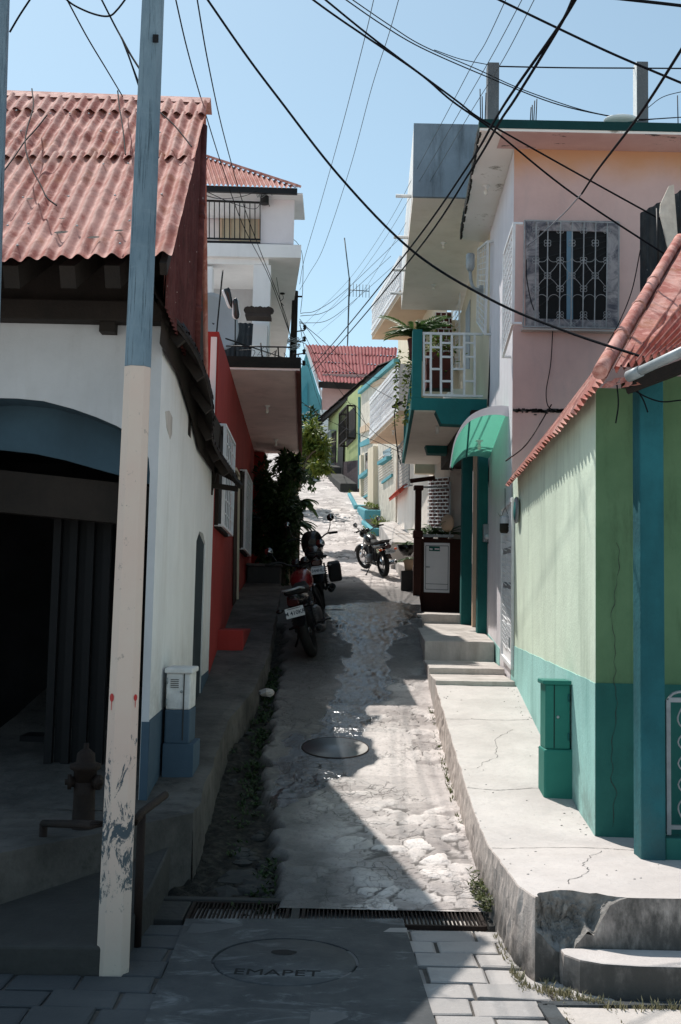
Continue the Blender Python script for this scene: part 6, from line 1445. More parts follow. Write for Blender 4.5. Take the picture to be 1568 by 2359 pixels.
# ================================================================== lime green house up the hill
A5, B5 = V((.63, 36.3)), V((-.58, 44.2)); s5 = (B5.x-A5.x)/(B5.y-A5.y); X5 = A5.x - s5*A5.y
w5 = lambda Y: X5 + s5*Y
o5 = lambda px, py, off=0: onx(px, py, X5+off, s5); n5 = V((-1, s5, 0)).normalized()
h5 = thing('lime_green_house', 'small lime green house with dark stone base and mossy tile roof up the hill', 'house', (0, 40, 6.5))
mb = MB(); wallp(mb, w5, 36.4, 44.2, 5.2, 6.8, 9.55, 9.9); mb.build('wall', M['far_green'], h5)
z5a, z5b = o5(826, 1062).z, o5(756, 1066).z
mb = MB(); wallp(mb, lambda Y: w5(Y) - .05, 36.4, 44.2, 5.0, 6.6, z5a, z5b, .05); mb.build('base', M['purple_dado'], h5)
E0, E1 = V((w5(36.0)-.5, 36.0, 9.35)), V((w5(45)-.5, 45, 9.85))
E0, E1 = at(872, 842, 34.8), at(728, 968, 44.6)
mb = MB(); n_ = 70
def tl(u, v): p = E0.lerp(E1, u); return p + V((2.0, .3, .95))*v + V((0, 0, .035*abs(sin(pi*u*n_)) + .03*noise.noise(V((u*20, v*4, 0)))))
mb.grid(tl, n_*4, 6); mb.grid(lambda u, v: tl(u, v) + V((.02, 0, -.09)), n_*2, 2); mb.build('tile_roof', M['tile'], h5, recalc=False)
mb = MB(); mb.bar(E0 + V((.1, 0, -.14)), E1 + V((.1, 0, -.14)), .10, .14); mb.build('eave_beam', M['dark_wood'], h5)
def q5(a, b, c, d, th, mat, name, off=0): mb = MB(); mb.prism([o5(*p) + n5*off for p in (a, b, c, d)], n5*th); return mb.build(name, mat, h5)
q5((783, 975), (796, 966), (793, 1102), (781, 1100), .02, M['black_hole'], 'door', .052)
w_ = q5((799, 955), (820, 935), (820, 1010), (799, 1030), .03, M['dark_wood'], 'window', .004); grille(w_, [o5(*p) + n5*.28 for p in ((799, 955), (819, 935), (819, 1010), (799, 1028))], 8, 3, M['rust'], .03, .06, depth=-n5*.26)
w_ = q5((760, 1003), (775, 992), (774, 1072), (759, 1082), .03, M['dark_wood'], 'window', .004); grille(w_, [o5(*p) + n5*.22 for p in ((760, 1003), (774, 992), (773, 1070), (759, 1080))], 6, 3, M['galv'], .03, .06, depth=-n5*.2)
t = thing('house_platform', 'dark mossy cement doorstep platform of the lime green house', 'doorstep', (.2, 38, 5.8))
mb = MB(); terr(mb, [V((w5(37)-.55, 36.6, 6.2)), V((w5(37)+.02, 36.6, 6.2)), V((w5(40)+.02, 40, 6.95)), V((w5(40)-.55, 40, 6.95))], 4.5); mb.build('lower_block', M['concrete_dk'], t, bev=.03); mb = MB(); terr(mb, [V((w5(40)-.5, 40.05, 7.2)), V((w5(40)+.02, 40.05, 7.2)), V((w5(44)+.02, 44, 7.9)), V((w5(44)-.5, 44, 7.9))], 5.4); mb.build('upper_block', M['concrete_dk'], t, bev=.03)

# ================================================================== farther houses
t = thing('grey_house', 'narrow pale grey house front at the bend of the street', 'house', (-.8, 46, 7.5))
mb = MB(); p, q = at(739, 960, 46), at(757, 1092, 46); mb.box((p.x-.05, 46, 6.5), (q.x+.3, 48, p.z+.3)); mb.build('wall', M['dish'] if False else M['white'], t)
mb = MB(); p, q = at(742, 1000, 45.97), at(748, 1090, 45.97); mb.box((p.x, 45.96, q.z), (q.x, 45.99, p.z)); mb.build('door', M['turq_dk'], t); mb = MB(); p, q = at(750, 1030, 45.97), at(756, 1056, 45.97); mb.box((p.x, 45.9, q.z), (q.x, 45.99, p.z)); mb.build('meter_box', M['galv'], t)
t = thing('red_roof_house', 'house with a wide red corrugated roof at the end of the street', 'house', (.6, 49, 9))
e0, e1, r0, r1 = at(734, 877, 48), at(905, 888, 48), at(703, 797, 53), at(915, 804, 53)
mb = MB(); lay = None
for i in range(4):
    a, b = 1 - i/4, 1 - (i+1)/4 - .03; o_f = V((0, -.03*(3-i), .04*(3-i)*-1)) * 0 + V((0, -.012, .02))*i
    f = lambda u, v: r0.lerp(r1, u).lerp(e0.lerp(e1, u), v)
    mb = MB(); corr(mb, f(0, max(0, b))+o_f, f(1, max(0, b))+o_f, f(1, a)+o_f, f(0, a)+o_f, .17, .028, 4, .03, 6, i*3)
    lay = mb.build('roof' if i == 0 else 'roof_sheet', M['red_tin_far'], t if i == 0 else lay0, recalc=False)
    if i == 0: lay0 = lay
mb = MB(); p = at(742, 880, 48.8); mb.box((p.x, 48.8, 7), (3.5, 49.2, e0.z+.5)); mb.build('wall', M['pink_wall'], t); mb = MB(); mb.bar(e0 + V((0, .1, -.15)), e1 + V((0, .1, -.15)), .2, .25); mb.build('eave_beam', M['dark_wood'], t)
t = thing('turquoise_house', 'turquoise house gable beside the red roof at the end of the street', 'house', (-1.6, 50, 8))
Yt_ = 49.5
mb = MB(); mb.prism([at(*p, Yt_) for p in ((690, 860), (705, 812), (717, 850), (734, 905), (752, 945), (752, 1060), (690, 1060))], (0, .4, 0)); mb.build('gable', M['turq'], t)
mb = MB(); mb.prism([at(*p, Yt_-.1) for p in ((696, 905), (708, 880), (708, 1060), (696, 1060))], (0, .08, 0)); mb.prism([at(*p, Yt_-.1) for p in ((716, 958), (728, 945), (728, 1030), (716, 1030))], (0, .08, 0)); mb.build('dark_bay', M['turq_dk'], t)
mb = MB(); p, q = at(730, 968, Yt_-.2), at(742, 1035, Yt_-.2); mb.box((p.x, Yt_-.25, q.z), (q.x, Yt_-.02, p.z)); mb.build('window', M['white'], t)
mb = MB(); mb.bar(at(704, 800, Yt_-.2), at(748, 930, Yt_-.3), .12, .12); mb.build('barge_board', M['white2'], t)

# TV mast on the far roof
ax_ = at(800, 800, 56); t = thing('antenna_mast', 'thin television antenna mast above the red roof at the end of the street', 'antenna', tuple(ax_))
mb = MB(); mb.tube([ax_, at(804, 640, 56), at(793, 548, 56)], .035, 6); mb.tube([at(806, 640, 56), at(801, 790, 56)], .02, 5); mb.build('mast', M['thin_wire'], t)
mb = MB(); a, b = at(806, 668, 56), at(850, 671, 56); mb.tube([a, b], .025, 5)
for i in range(7): c = a.lerp(b, i/6); mb.tube([c + V((0, 0, .35)), c - V((0, 0, .35))], .015, 4)
mb.build('aerial', M['thin_wire'], t)

# ================================================================== vegetation on the left
def crown(mb, c, rx_, ry_, rz_, n, l, clumps=14, wd=.5):
    C = []
    for _ in range(clumps):
        while True:
            d = V((random.uniform(-1, 1), random.uniform(-1, 1), random.uniform(-1, 1)))
            if d.length < 1: break
        C.append((V((d.x*rx_, d.y*ry_, d.z*rz_)), random.uniform(.25, .5)))
    for _ in range(n):
        o, r_ = random.choice(C); d = V((random.gauss(0, 1), random.gauss(0, 1), random.gauss(0, 1))).normalized()*r_*random.random()**.4
        p = V(c) + o + V((d.x*rx_, d.y*ry_, d.z*rz_)); leafq(mb, p, d + V((random.uniform(-.5, .5), random.uniform(-.5, .5), random.uniform(-.6, .3))), (0, 0, 1), l*random.uniform(.6, 1.3), l*wd)
def tree(name, label, cat, base, c, r, n, l, mat, trunk=.05, group=None, wd=.5):
    t = thing(name, label, cat, tuple(base), group)
    mb = MB(); base, c = V(base), V(c); mb.tube(spline([base, base.lerp(c, .5) + V((random.uniform(-.1, .1), 0, 0)), c], 5), [trunk*(1-.06*i) for i in range(11)], 8)
    for k in range(6):
        a = base.lerp(c, random.uniform(.5, .95)); d = V((random.uniform(-1, 1)*r[0], random.uniform(-1, 1)*r[1], random.uniform(.1, .9)*r[2])); mb.tube(spline([a, a + d*.5 + V((0, 0, .05)), a + d], 4), [trunk*.5*(1-.08*i) for i in range(9)], 6)
    mb.build('trunk', M['bark'], t)
    mb = MB(); crown(mb, c, *r, n, l, wd=wd); mb.build('crown', mat, t, recalc=False); return t
G_ = 'dark shrubs below the pink balcony'
for i, (px, py, Y, r, n, lab) in enumerate(((624, 1195, 21.8, (.44, .8, 1.2), 2000, 'dark shrub against the wall end below the pink balcony'), (652, 1135, 22.4, (.36, .8, .8), 1500, 'tall dark shrub just under the far end of the pink balcony'), (656, 1240, 21.2, (.28, .5, .65), 1000, 'low dark shrub behind the parked motorcycles'))):
    c = at(px, py, Y); tree('shrub', lab, 'shrub', (c.x, c.y, zg(Y)-.1), c, r, n, .19, M['leaf'], .05, G_)
c = at(715, 1035, 27.5); tree('tree', 'sunlit yellow-green tree leaning out past the pink balcony', 'tree', (-1.75, 27.2, 3.0), c, (.42, .7, .5), 1300, .22, M['leaf_lit'], .07, None, .35)
c = at(735, 1072, 27.0); t = thing('tree_branch', 'low leafy branch reaching over the street from the yellow-green tree', 'branch', (c.x-.5, c.y, c.z)); mb = MB(); crown(mb, c, .30, .3, .16, 260, .2, 8, .35); mb.build('crown', M['leaf_lit'], t, recalc=False); mb = MB(); mb.tube([c + V((-.75, .1, .05)), c + V((-.3, 0, .04)), c + V((.1, 0, 0))], [.025, .018, .008], 6); mb.build('stem', M['bark'], t)
c = at(700, 1060, 33); tree('shrub', 'mid green shrub at the left of the street below the bend', 'shrub', (c.x-.4, c.y, zg(33)), c, (.45, .8, .9), 700, .2, M['leaf'], .05)
c = at(703, 1000, 44); tree('tree', 'leafy tree in front of the turquoise house', 'tree', (c.x-.3, c.y, zg(44)), c, (.6, .8, .9), 600, .28, M['leaf'], .08)
def palm(px, py, Y, label, n, L_, mat='leaf_palm'):
    c = at(px, py, Y); t = thing('palm', label, 'palm', (c.x, c.y, zg(Y)), 'broad-leaved palms beside the motorcycles'); mb = MB()
    for k in range(n):
        a = random.uniform(-1.3, 1.5); d = V((cos(a), sin(a)*.7 - .35, 0)).normalized(); ln = L_*random.uniform(.7, 1.15); u0 = random.uniform(.35, .95)
        P = [c + d*ln*t_ + V((0, 0, ln*(u0*t_ - .85*t_*t_))) for t_ in [i/8 for i in range(9)]]; s_ = d.cross(V((0, 0, 1)))
        wl = [.02, .06, .085, .09, .085, .07, .05, .03, .002]
        vs = []
        for p, w_ in zip(P, wl): vs += [p - s_*w_ + V((0, 0, .02)), p, p + s_*w_ + V((0, 0, .02))]
        mb.add(vs, [[i*3+j, i*3+j+1, i*3+j+4, i*3+j+3] for i in range(8) for j in range(2)], True)
    mb.build('leaves', M[mat], t, recalc=False); mb = MB(); mb.tube([(c.x, c.y, zg(Y)-.2), c], .06, 8); mb.build('trunk', M['bark'], t)
palm(686, 1165, 23.0, 'broad-leaved palm spreading dark leaves over the left of the street', 20, .48); palm(676, 1215, 21.8, 'lower broad-leaved palm just above the motorcycles', 16, .5)
# cream pillar and low wall in the shade
p = at(663, 1240, 21.4); t = thing('gate_pillar', 'plain cream gate pillar in the shade behind the motorcycles', 'pillar', (p.x, 21.4, 2.3)); mb = MB(); a, b = at(657, 1190, 21.4), at(668, 1300, 21.4); mb.box((a.x, 21.4, 1.9), (b.x, 21.5, a.z)); mb.build('shaft', M['peach'], t, bev=.01); mb = MB(); mb.box((a.x-.02, 21.38, a.z), (b.x+.02, 21.52, a.z+.04)); mb.build('cap', M['peach'], t, bev=.01)
t = thing('garden_wall', 'dark backing wall added to stand for the shade behind the shrubs', 'wall', (-1.6, 24.4, 2.5)); mb = MB(); mb.box((-2.6, 24.4, 2.0), (-1.02, 24.6, 4.7)); mb.build('wall', M['moss'], t, bev=.02); mb = MB(); mb.box((-2.6, 24.37, 4.7), (-1.0, 24.63, 4.75)); mb.build('coping', M['concrete_dk'], t)  # near-black backing, added so gaps between the shrubs read as shade
t = thing('garden_wall', 'low rough wall below the shrubs on the left', 'wall', (-1.5, 20, 2.3)); mb = MB(); mb.box((-1.75, 20.6, 1.8), (-1.12, 22.4, 2.75)); mb.build('wall', M['concrete_dk'], t, bev=.03); mb = MB(); mb.box((-1.77, 20.57, 2.75), (-1.10, 22.43, 2.80)); mb.build('coping', M['sidewalk_left'], t, bev=.015)
# ================================================================== motorcycles (local frame: +x forward, +z up, rear contact at the origin)
def motorbike(label, rear, heading, lean, slope, tank_mat, plate_txt, style=0, steer=0.0, scale=1.0, white_rim=False):
    t = thing('motorcycle', label, 'motorcycle', (0, 0, 0), None)
    RW, WB, TY = .295, 1.26, .055
    rc, fc = V((0, 0, RW)), V((WB, 0, RW))
    ST = Matrix.Rotation(steer, 4, V((-.42, 0, .9)).normalized()); sp = V((WB - .16, 0, .66))
    def stv(p): return sp + (ST.to_3x3() @ (V(p) - sp))
    def wheel(c, front):
        mb = MB(); pr = []
        for k in range(14):
            a = 2*pi*k/14; pr.append((RW - TY + TY*cos(a)*1.0, TY*(.85 if front else 1.05)*sin(a)))
        ax = V((0, 1, 0)); n_ = 40; vs = []; fs = []
        for i in range(n_):
            a = 2*pi*i/n_; d = V((cos(a), 0, sin(a))); kn = 1 + (.012 if i % 2 else -.004)
            for r_, z in pr: vs.append(c + d*(r_*(kn if r_ > RW - TY*.6 else 1)) + ax*z)
        m_ = len(pr)
        for i in range(n_):
            for k in range(m_): fs.append([i*m_+k, ((i+1) % n_)*m_+k, ((i+1) % n_)*m_+(k+1) % m_, i*m_+(k+1) % m_])
        if front: vs = [stv(v) for v in vs]; cc = stv(c); ax2 = ST.to_3x3() @ ax
        else: cc = c; ax2 = ax
        mb.add(vs, fs, True); w_ = mb.build('wheel', M['rubber'], t)
        mb = MB(); mb.torus(cc, RW - TY*1.75, .016, ax2, 32, 8)
        u = ax2.orthogonal().normalized(); w2 = ax2.cross(u)
        for k in range(5):
            a = 2*pi*k/5; d = u*cos(a) + w2*sin(a); d2 = u*cos(a+.25) + w2*sin(a+.25)
            mb.bar(cc + d*.03, cc + d*(RW-TY*1.8), .022, .016, ax2); mb.bar(cc + d2*.03, cc + d*(RW-TY*1.8), .012, .012, ax2)
        mb.lathe([(.04, -.05), (.045, -.02), (.045, .02), (.04, .05)], cc, 14, ax2); mb.build('rim', M['grey_metal'] if white_rim else M['bike_black'], w_)
        mb = MB(); mb.lathe([(.05, .050), (.115, .050), (.115, .055), (.05, .055)], cc, 24, ax2); mb.build('brake_disc', M['chrome'], w_)
    wheel(rc, False); wheel(fc, True)
    # front end
    fk = lambda y: [stv(fc + V((0, y, 0))), stv(V((WB-.30, y, .88)))]
    mb = MB()
    for y in (-.075, .075): mb.tube(fk(y), .017, 8); a, b = fk(y); mb.tube([a, a.lerp(b, .5)], .025, 8)
    mb.build('fork', M['chrome'] if white_rim else M['black_metal'], t)
    mb = MB(); P = []
    for k in range(11):
        a = radians(20 + 125*k/10); P.append([stv(fc + V((cos(a)*(RW+.03), y, sin(a)*(RW+.03) - abs(y)*.5))) for y in (-.06, -.03, .03, .06)])
    mb.add([p for r in P for p in r], [[i*4+j, i*4+j+1, i*4+j+5, i*4+j+4] for i in range(10) for j in range(3)], True); mb.build('front_fender', M['bike_black'], t, recalc=False)
    mb = MB(); hb = [V((WB-.30, 0, .90)), V((WB-.30, .12, .93)), V((WB-.36, .24, 1.0)), V((WB-.44, .37, 1.0))]
    for s_ in (-1, 1): mb.tube(spline([stv((p.x, p.y*s_, p.z)) for p in hb], 5), .012, 7)
    h_ = mb.build('handlebar', M['black_metal'], t)
    for s_ in (-1, 1):
        mb = MB(); mb.tube([stv((WB-.38, .27*s_, 1.0)), stv((WB-.45, .385*s_, 1.0))], .019, 10); mb.tube([stv((WB-.33, .25*s_, .995)), stv((WB-.34, .38*s_, .985))], .008, 6); mb.build('grip', M['rubber'], h_)
        mb = MB(); a = stv((WB-.37, .25*s_, 1.01)); mm = stv((WB-.34, .30*s_, 1.09)); b = stv((WB-.36, .33*s_, 1.15 + .08*(style == 1))); mb.tube(spline([a, mm, b], 5), .007, 6)
        mb.lathe([(.001, -.02), (.042, -.018), (.056, 0), (.05, .004)], b, 20, (-1, -.12*s_, .05)); mr = mb.build('mirror', M['bike_black'], t)
        mb = MB(); mb.lathe([(.001, .006), (.047, .0055)], b, 20, (-1, -.12*s_, .05)); mb.build('mirror_glass', M['mirror'], mr)
    mb = MB(); c = stv((WB-.14, 0, .86)); mb.lathe([(.001, -.07), (.06, -.06), (.09, -.01), (.095, .03), (.09, .045), (.001, .06)], c, 20, ST.to_3x3() @ V((1, 0, -.1))); mb.build('headlight', M['bike_black'], t)
    mb = MB(); c = stv((WB-.24, 0, .95)); [mb.lathe([(.001, .03), (.045, .025), (.05, -.02)], c + V((0, s_*.055, 0)), 14, V((-.6, 0, .8))) for s_ in (-1, 1)]; mb.build('gauges', M['bike_black'], t)
    # loft helper: sections (x, half width, bottom, top)
    def loft(sec, n_=14, sq=.75):
        rs = []
        for x, w_, z0, z1 in sec:
            r_ = []
            for k in range(n_):
                a = 2*pi*k/n_; ca, sa = cos(a), sin(a); r_.append(V((x, w_*math.copysign(abs(ca)**sq, ca), (z0+z1)/2 + (z1-z0)/2*math.copysign(abs(sa)**sq, sa))))
            rs.append(r_)
        return MB().rings(rs)
    loft([(.52, .05, .70, .78), (.56, .085, .66, .81), (.64, .12, .64, .85), (.76, .14, .63, .885), (.86, .13, .65, .885), (.93, .08, .69, .86), (.96, .03, .74, .82)]).build('fuel_tank', tank_mat, t)
    loft([(-.26, .05, .80, .82), (-.22, .10, .785, .845), (-.05, .125, .76, .835), (.14, .13, .72, .805), (.22, .13, .69, .775), (.42, .115, .69, .765), (.55, .075, .71, .79)], 14, .6).build('seat', M['rubber'], t)
    loft([(-.36, .03, .74, .80), (-.30, .075, .70, .80), (-.12, .10, .66, .78), (.1, .105, .63, .74), (.34, .09, .58, .70), (.5, .07, .60, .70)], 14, .6).build('tail_cowl', M['bike_black'] if style != 2 else tank_mat, t)
    mb = MB(); mb.tube(spline([(-.05, .115, .80), (-.28, .10, .86), (-.36, .05, .87), (-.36, -.05, .87), (-.28, -.10, .86), (-.05, -.115, .80)], 6), .012, 7); mb.build('grab_rail', M['galv' if style != 1 and not white_rim else 'black_metal'], t)
    mb = MB(); P = []
    for k in range(9):
        a = radians(60 + 95*k/8); P.append([rc + V((cos(a)*(RW+.07), y, sin(a)*(RW+.07) + .05)) for y in (-.075, -.05, .05, .075)])
    P.append([V((-.44, y, .46)) for y in (-.06, -.04, .04, .06)]); mb.add([p for r in P for p in r], [[i*4+j, i*4+j+1, i*4+j+5, i*4+j+4] for i in range(9) for j in range(3)], True); mb.build('rear_fender', M['bike_black'], t, recalc=False)
    loft([(-.41, .055, .70, .76), (-.38, .07, .68, .775), (-.33, .06, .69, .77)], 12, .6).build('tail_light', M['tail_red'], t)
    for s_ in (-1, 1):
        mb = MB(); mb.tube([(-.33, s_*.06, .66), (-.34, s_*.15, .66)], .008, 6); mb.ell((-.345, s_*.18, .66), .028, .04, .024, 12, 8); mb.build('indicator', M['amber'] if white_rim else M['bike_black'], t)
    mb = MB(); pc = V((-.455, 0, .635)); up = V((.25, 0, .97)); rt = V((0, -1, 0)); pw, phh = .105, .055
    mb.prism([pc - rt*pw - up*phh, pc + rt*pw - up*phh, pc + rt*pw + up*phh, pc - rt*pw + up*phh], V((-.97, 0, .25))*.004); pl = mb.build('number_plate', M['plate'], t)
    q = pc + V((-.97, 0, .25))*.0055 - up*.008; text_mesh(plate_txt, .062, M['plate_ink'], 'plate_number', pl, q, rt, up, .0005, .0012)
    mb = MB(); mb.obox(pc + up*.043 + V((-.0055, 0, .001)), rt*.075, up*.004, V((.0006, 0, 0))); mb.build('plate_band', M['plate_ink'], pl)
    # frame, engine, swingarm
    mb = MB()
    for y in (-.05, .05):
        mb.tube([(WB-.34, y*.6, .84), (.86, y, .30), (.42, y*1.6, .28), (.36, y*1.6, .62)], .016, 7); mb.tube([(WB-.34, y*.6, .86), (.5, y*1.4, .66), (-.25, y*1.4, .70)], .015, 7); mb.tube([(.40, y*1.7, .32), (0, y*1.9, RW)], .02, 7)
    mb.tube([(.36, .08, .62), (-.1, .08, .68)], .014, 6); mb.build('frame', M['black_metal'], t)
    loft([(.40, .08, .25, .42), (.46, .13, .22, .46), (.66, .15, .21, .46), (.78, .11, .24, .42), (.82, .05, .28, .38)], 14, .55).build('engine', M['engine'], t)
    mb = MB(); ax = V((.35, 0, .94)); [mb.lathe([(.085 if k % 2 else .07, k*.014), (.085 if k % 2 else .07, k*.014 + .013)], V((.68, 0, .42)), 12, ax) for k in range(14)]; mb.build('cylinder_fins', M['engine'], t)
    mb = MB()
    for y in (-.12, .12):
        mb.tube([(.03, y, RW+.02), (.14, y, .66)], .014, 7); mb.tube([(.04 + .11*k/40*1 + .0, y + .026*cos(k*1.1), .38 + .24*k/40 + 0*.0) if False else (.05 + .08*k/50, y + .028*cos(k*.9), .38 + .22*k/50 + .028*0*sin(k*.9)) for k in range(51)], .006, 5)
    mb.build('shock_absorber', M['black_metal'], t)
    mb = MB(); P = spline([(.76, -.06, .40), (.88, -.10, .30), (.80, -.14, .22), (.5, -.16, .21), (.2, -.17, .25)], 6); mb.tube(P, .02, 8); mb.tube([(.22, -.17, .25), (.10, -.175, .27), (-.30, -.185, .36), (-.33, -.186, .366)], [.03, .046, .052, .044], 14); ex = mb.build('exhaust', M['chrome'] if white_rim else M['black_metal'], t)
    mb = MB(); e_ = V((-.33, -.186, .366)); mb.lathe([(.001, .002), (.032, .003)], e_, 14, (-1, 0, .2)); mb.build('exhaust_tip', M['black_hole'], ex)
    mb = MB(); mb.tube([(.45, .10, .28), (.42, .26, .03)], .012, 7); mb.obox((.42, .27, .02), (.03, 0, 0), (0, .02, 0), (0, 0, .006)); mb.build('side_stand', M['black_metal'], t)
    for y in (-1, 1):
        for p0, p1 in (((.52, y*.12, .27), (.52, y*.25, .27)), ((.2, y*.12, .33), (.2, y*.22, .33))): mb = MB(); mb.tube([p0, p1], .012, 7); mb.build('foot_peg', M['rubber'], t)
    mb = MB(); mb.tube([(.36, .12, .30), (.0, .11, .33)], .022, 8); mb.tube([(.36, .12, .26), (.0, .11, .26)], .018, 8); mb.build('chain_guard', M['black_metal'], t)
    if style == 1:
        for y in (-1,): mb = MB(); mb.box((-.30, y*.34 if y > 0 else -.34, .42), (.08, y*.16 if y > 0 else -.16, .68)); mb.build('pannier', M['rubber'], t, bev=.03)
        loft([(.88, .06, .84, .96), (.96, .15, .76, 1.08), (1.10, .17, .70, 1.04), (1.2, .08, .72, .9)], 14, .7).build('fairing', M['bike_black'], t)
    rear = V(rear); Mx = Matrix.Translation(rear) @ Matrix.Rotation(pi/2 + heading, 4, 'Z') @ Matrix.Rotation(-slope, 4, 'Y') @ Matrix.Rotation(-lean, 4, 'X') @ Matrix.Scale(scale, 4)
    t.location, t.rotation_euler, t.scale = Mx.to_translation(), Mx.to_euler(), (scale,)*3
    return t
def onstreet(px, py): p = gnd(px, py); return V((p.x, p.y, zg(p.y) + .012))
slp = lambda Y: atan((zg(Y+.6)-zg(Y-.6))/1.2)
r1 = onstreet(722, 1514); motorbike('black motorcycle with red tank and pale number plate leaning at the left kerb', r1, radians(-3), radians(16), slp(r1.y+.6), M['bike_red'], 'M 410KR', 0, radians(-10), 1.17)
r2 = onstreet(741, 1408); motorbike('all-black touring motorcycle with side box parked just ahead of the red-tanked one', r2, radians(3), radians(9), slp(r2.y+.6), M['bike_black'], 'M344HLZ', 1, radians(6), 1.12)
r3 = onstreet(884, 1330); motorbike('black motorcycle standing alone in the sun on the right of the street', r3, radians(19), radians(8), slp(r3.y+.6), M['bike_black'], 'M 187DLS', 0, radians(16), .95, True)
r4 = onstreet(714, 1101); motorbike('distant dark motorcycle parked on the left at the top of the street', r4, radians(8), radians(8), slp(r4.y), M['bike_black'], 'M 052', 0, 0, 1.05)
# ================================================================== overhead wires
def wire(pts, r, label, group=None, mat='wire', name='power_cable', cat='cable', n=8):
    P = spline([at(*p) for p in pts], n); c = P[len(P)//2].copy()
    t = MB(); t.tube(P, r, 6); o = t.build(name, M[mat], recalc=False); return tag(center(o), label, cat, group)
wire([(470, -12, 8.5), (560, 118, 8.6), (640, 225, 8.6), (785, 410, 8.5), (950, 578, 8.2), (1130, 690, 7.8), (1300, 762, 7.4), (1500, 829, 6.9)], .0095, 'thick black cable running diagonally down to the green house gutter')
wire([(735, -12, 9.5), (870, 97, 9.8), (1046, 228, 10.5), (1101, 270, 10.7), (1184, 318, 11), (1359, 416, 11.3), (1620, 560, 11.6)], .0095, 'black cable crossing the teal roof edge, upper one of the merging pair')
wire([(705, -12, 9.5), (784, 45, 9.6), (960, 165, 10), (1040, 232, 10.3), (1144, 306, 10.6), (1329, 453, 10.6), (1640, 655, 10.4)], .0095, 'black cable across the pink house window, lower one of the merging pair')
wire([(1332, -12, 6.5), (1284, 65, 7), (1184, 207, 8.2), (1141, 274, 9), (1071, 392, 11), (939, 578, 15), (784, 771, 26), (715, 850, 34)], .012, 'left one of the twin heavy cables swinging down to the far red roof')
wire([(1324, -12, 6.5), (1288, 62, 7), (1190, 222, 8.2), (1150, 282, 9), (1085, 392, 11), (959, 580, 15), (800, 771, 26), (722, 856, 34)], .012, 'right one of the twin heavy cables swinging down to the far red roof')
wire([(1130, -10, 8), (1270, 58, 8), (1420, 128, 8), (1600, 204, 8)], .009, 'black cable crossing the top right corner of the sky')
wire([(1600, 62, 5.5), (1568, 116, 5.8), (1470, 268, 7), (1376, 392, 9), (1340, 446, 10)], .010, 'heavy black cable dropping from the right edge across the pink roof')
wire([(1340, 446, 10), (1290, 500, 11), (1209, 571, 13), (1165, 596, 14.5), (1135, 605, 15.6)], .006, 'slack grey cable end curling back to the cream downpipe', None, 'grey_metal')
wire([(780, -12, 11), (880, 57, 12), (970, 110, 12.6), (1110, 172, 13), (1270, 236, 13.2), (1400, 267, 13.2), (1470, 275, 13.2), (1556, 271, 13.2)], .007, 'sagging cable behind the first concrete roof pillar, lower of two')
wire([(795, -12, 11), (900, 60, 12), (975, 106, 12.6), (1100, 160, 13), (1200, 205, 13.3), (1330, 250, 13.5), (1420, 270, 13.5), (1470, 276, 13.5)], .006, 'sagging cable behind the first concrete roof pillar, upper of two')
wire([(1000, 115, 12.6), (1060, 136, 13), (1124, 149, 13.4)], .005, 'short thin cable ending at the top of the first roof pillar')
wire([(1150, 153, 13.5), (1300, 156, 13.5), (1467, 157, 13.5), (1620, 158, 13.5)], .009, 'taut wire strung between the two concrete roof pillars')
wire([(1400, -6, 6), (1568, 13, 6), (1620, 22, 6)], .009, 'black cable cutting the extreme top right corner')
wire([(1490, 250, 13.5), (1530, 222, 13.5), (1600, 205, 13.5)], .005, 'thin wire sloping up behind the second roof pillar')
wire([(1423, 285, 13.1), (1500, 275, 13.1), (1570, 270, 13.1)], .006, 'loose wire lying along the pink house roof')
T_ = 'thin steel wires running up from the street to the top right'
wire([(1170, -12, 9), (1120, 95, 10), (1090, 145, 10.5), (1040, 240, 12), (960, 390, 16), (890, 520, 21), (800, 648, 28), (700, 748, 34)], .0042, 'leftmost of the three parallel thin steel wires crossing the grey parapet', T_, 'thin_wire')
wire([(1208, -12, 9), (1135, 125, 10), (1060, 255, 12), (985, 385, 15), (880, 560, 22), (800, 668, 28), (720, 752, 34)], .0042, 'middle one of the three parallel thin steel wires crossing the grey parapet', T_, 'thin_wire')
wire([(1236, -12, 9), (1160, 135, 10), (1080, 265, 12), (1010, 385, 15), (900, 570, 22), (820, 690, 28), (730, 770, 34)], .0042, 'rightmost of the three parallel thin steel wires crossing the grey parapet', T_, 'thin_wire')
wire([(863, -12, 10), (838, 95, 11), (784, 305, 14), (735, 480, 18), (700, 600, 20), (690, 655, 20.4)], .0042, 'thin steel wire dropping through mid sky to the wooden pole, left of two', None, 'thin_wire')
wire([(921, -12, 10), (895, 80, 11), (855, 205, 13), (805, 390, 16), (745, 570, 19), (712, 630, 20), (690, 668, 20.4)], .0042, 'thin steel wire dropping through mid sky to the wooden pole, right of two', None, 'thin_wire')
wire([(402, -12, 8), (430, 110, 9), (463, 228, 10.5), (510, 380, 13), (560, 520, 15), (620, 640, 17.5), (668, 772, 20)], .006, 'cable passing the corner of the near tin roof down to the wooden pole')
wire([(452, -12, 8), (480, 150, 9.5), (515, 310, 12), (560, 470, 15), (600, 580, 17), (655, 720, 19), (671, 790, 20)], .006, 'cable just right of the near tin roof down to the wooden pole')
wire([(148, -12, 7), (200, 85, 8), (245, 160, 9), (282, 222, 10)], .006, 'thin cable ending on the ridge of the near tin roof')
wire([(228, -12, 6.5), (262, 55, 6.5), (283, 95, 6.4), (300, 140, 6.3), (320, 200, 6.2)], .006, 'frayed cable bundle running behind the cream pole, longest strand')
wire([(279, 86, 6.45), (300, 125, 6.35), (322, 160, 6.25)], .006, 'frayed cable bundle running behind the cream pole, upper strand')
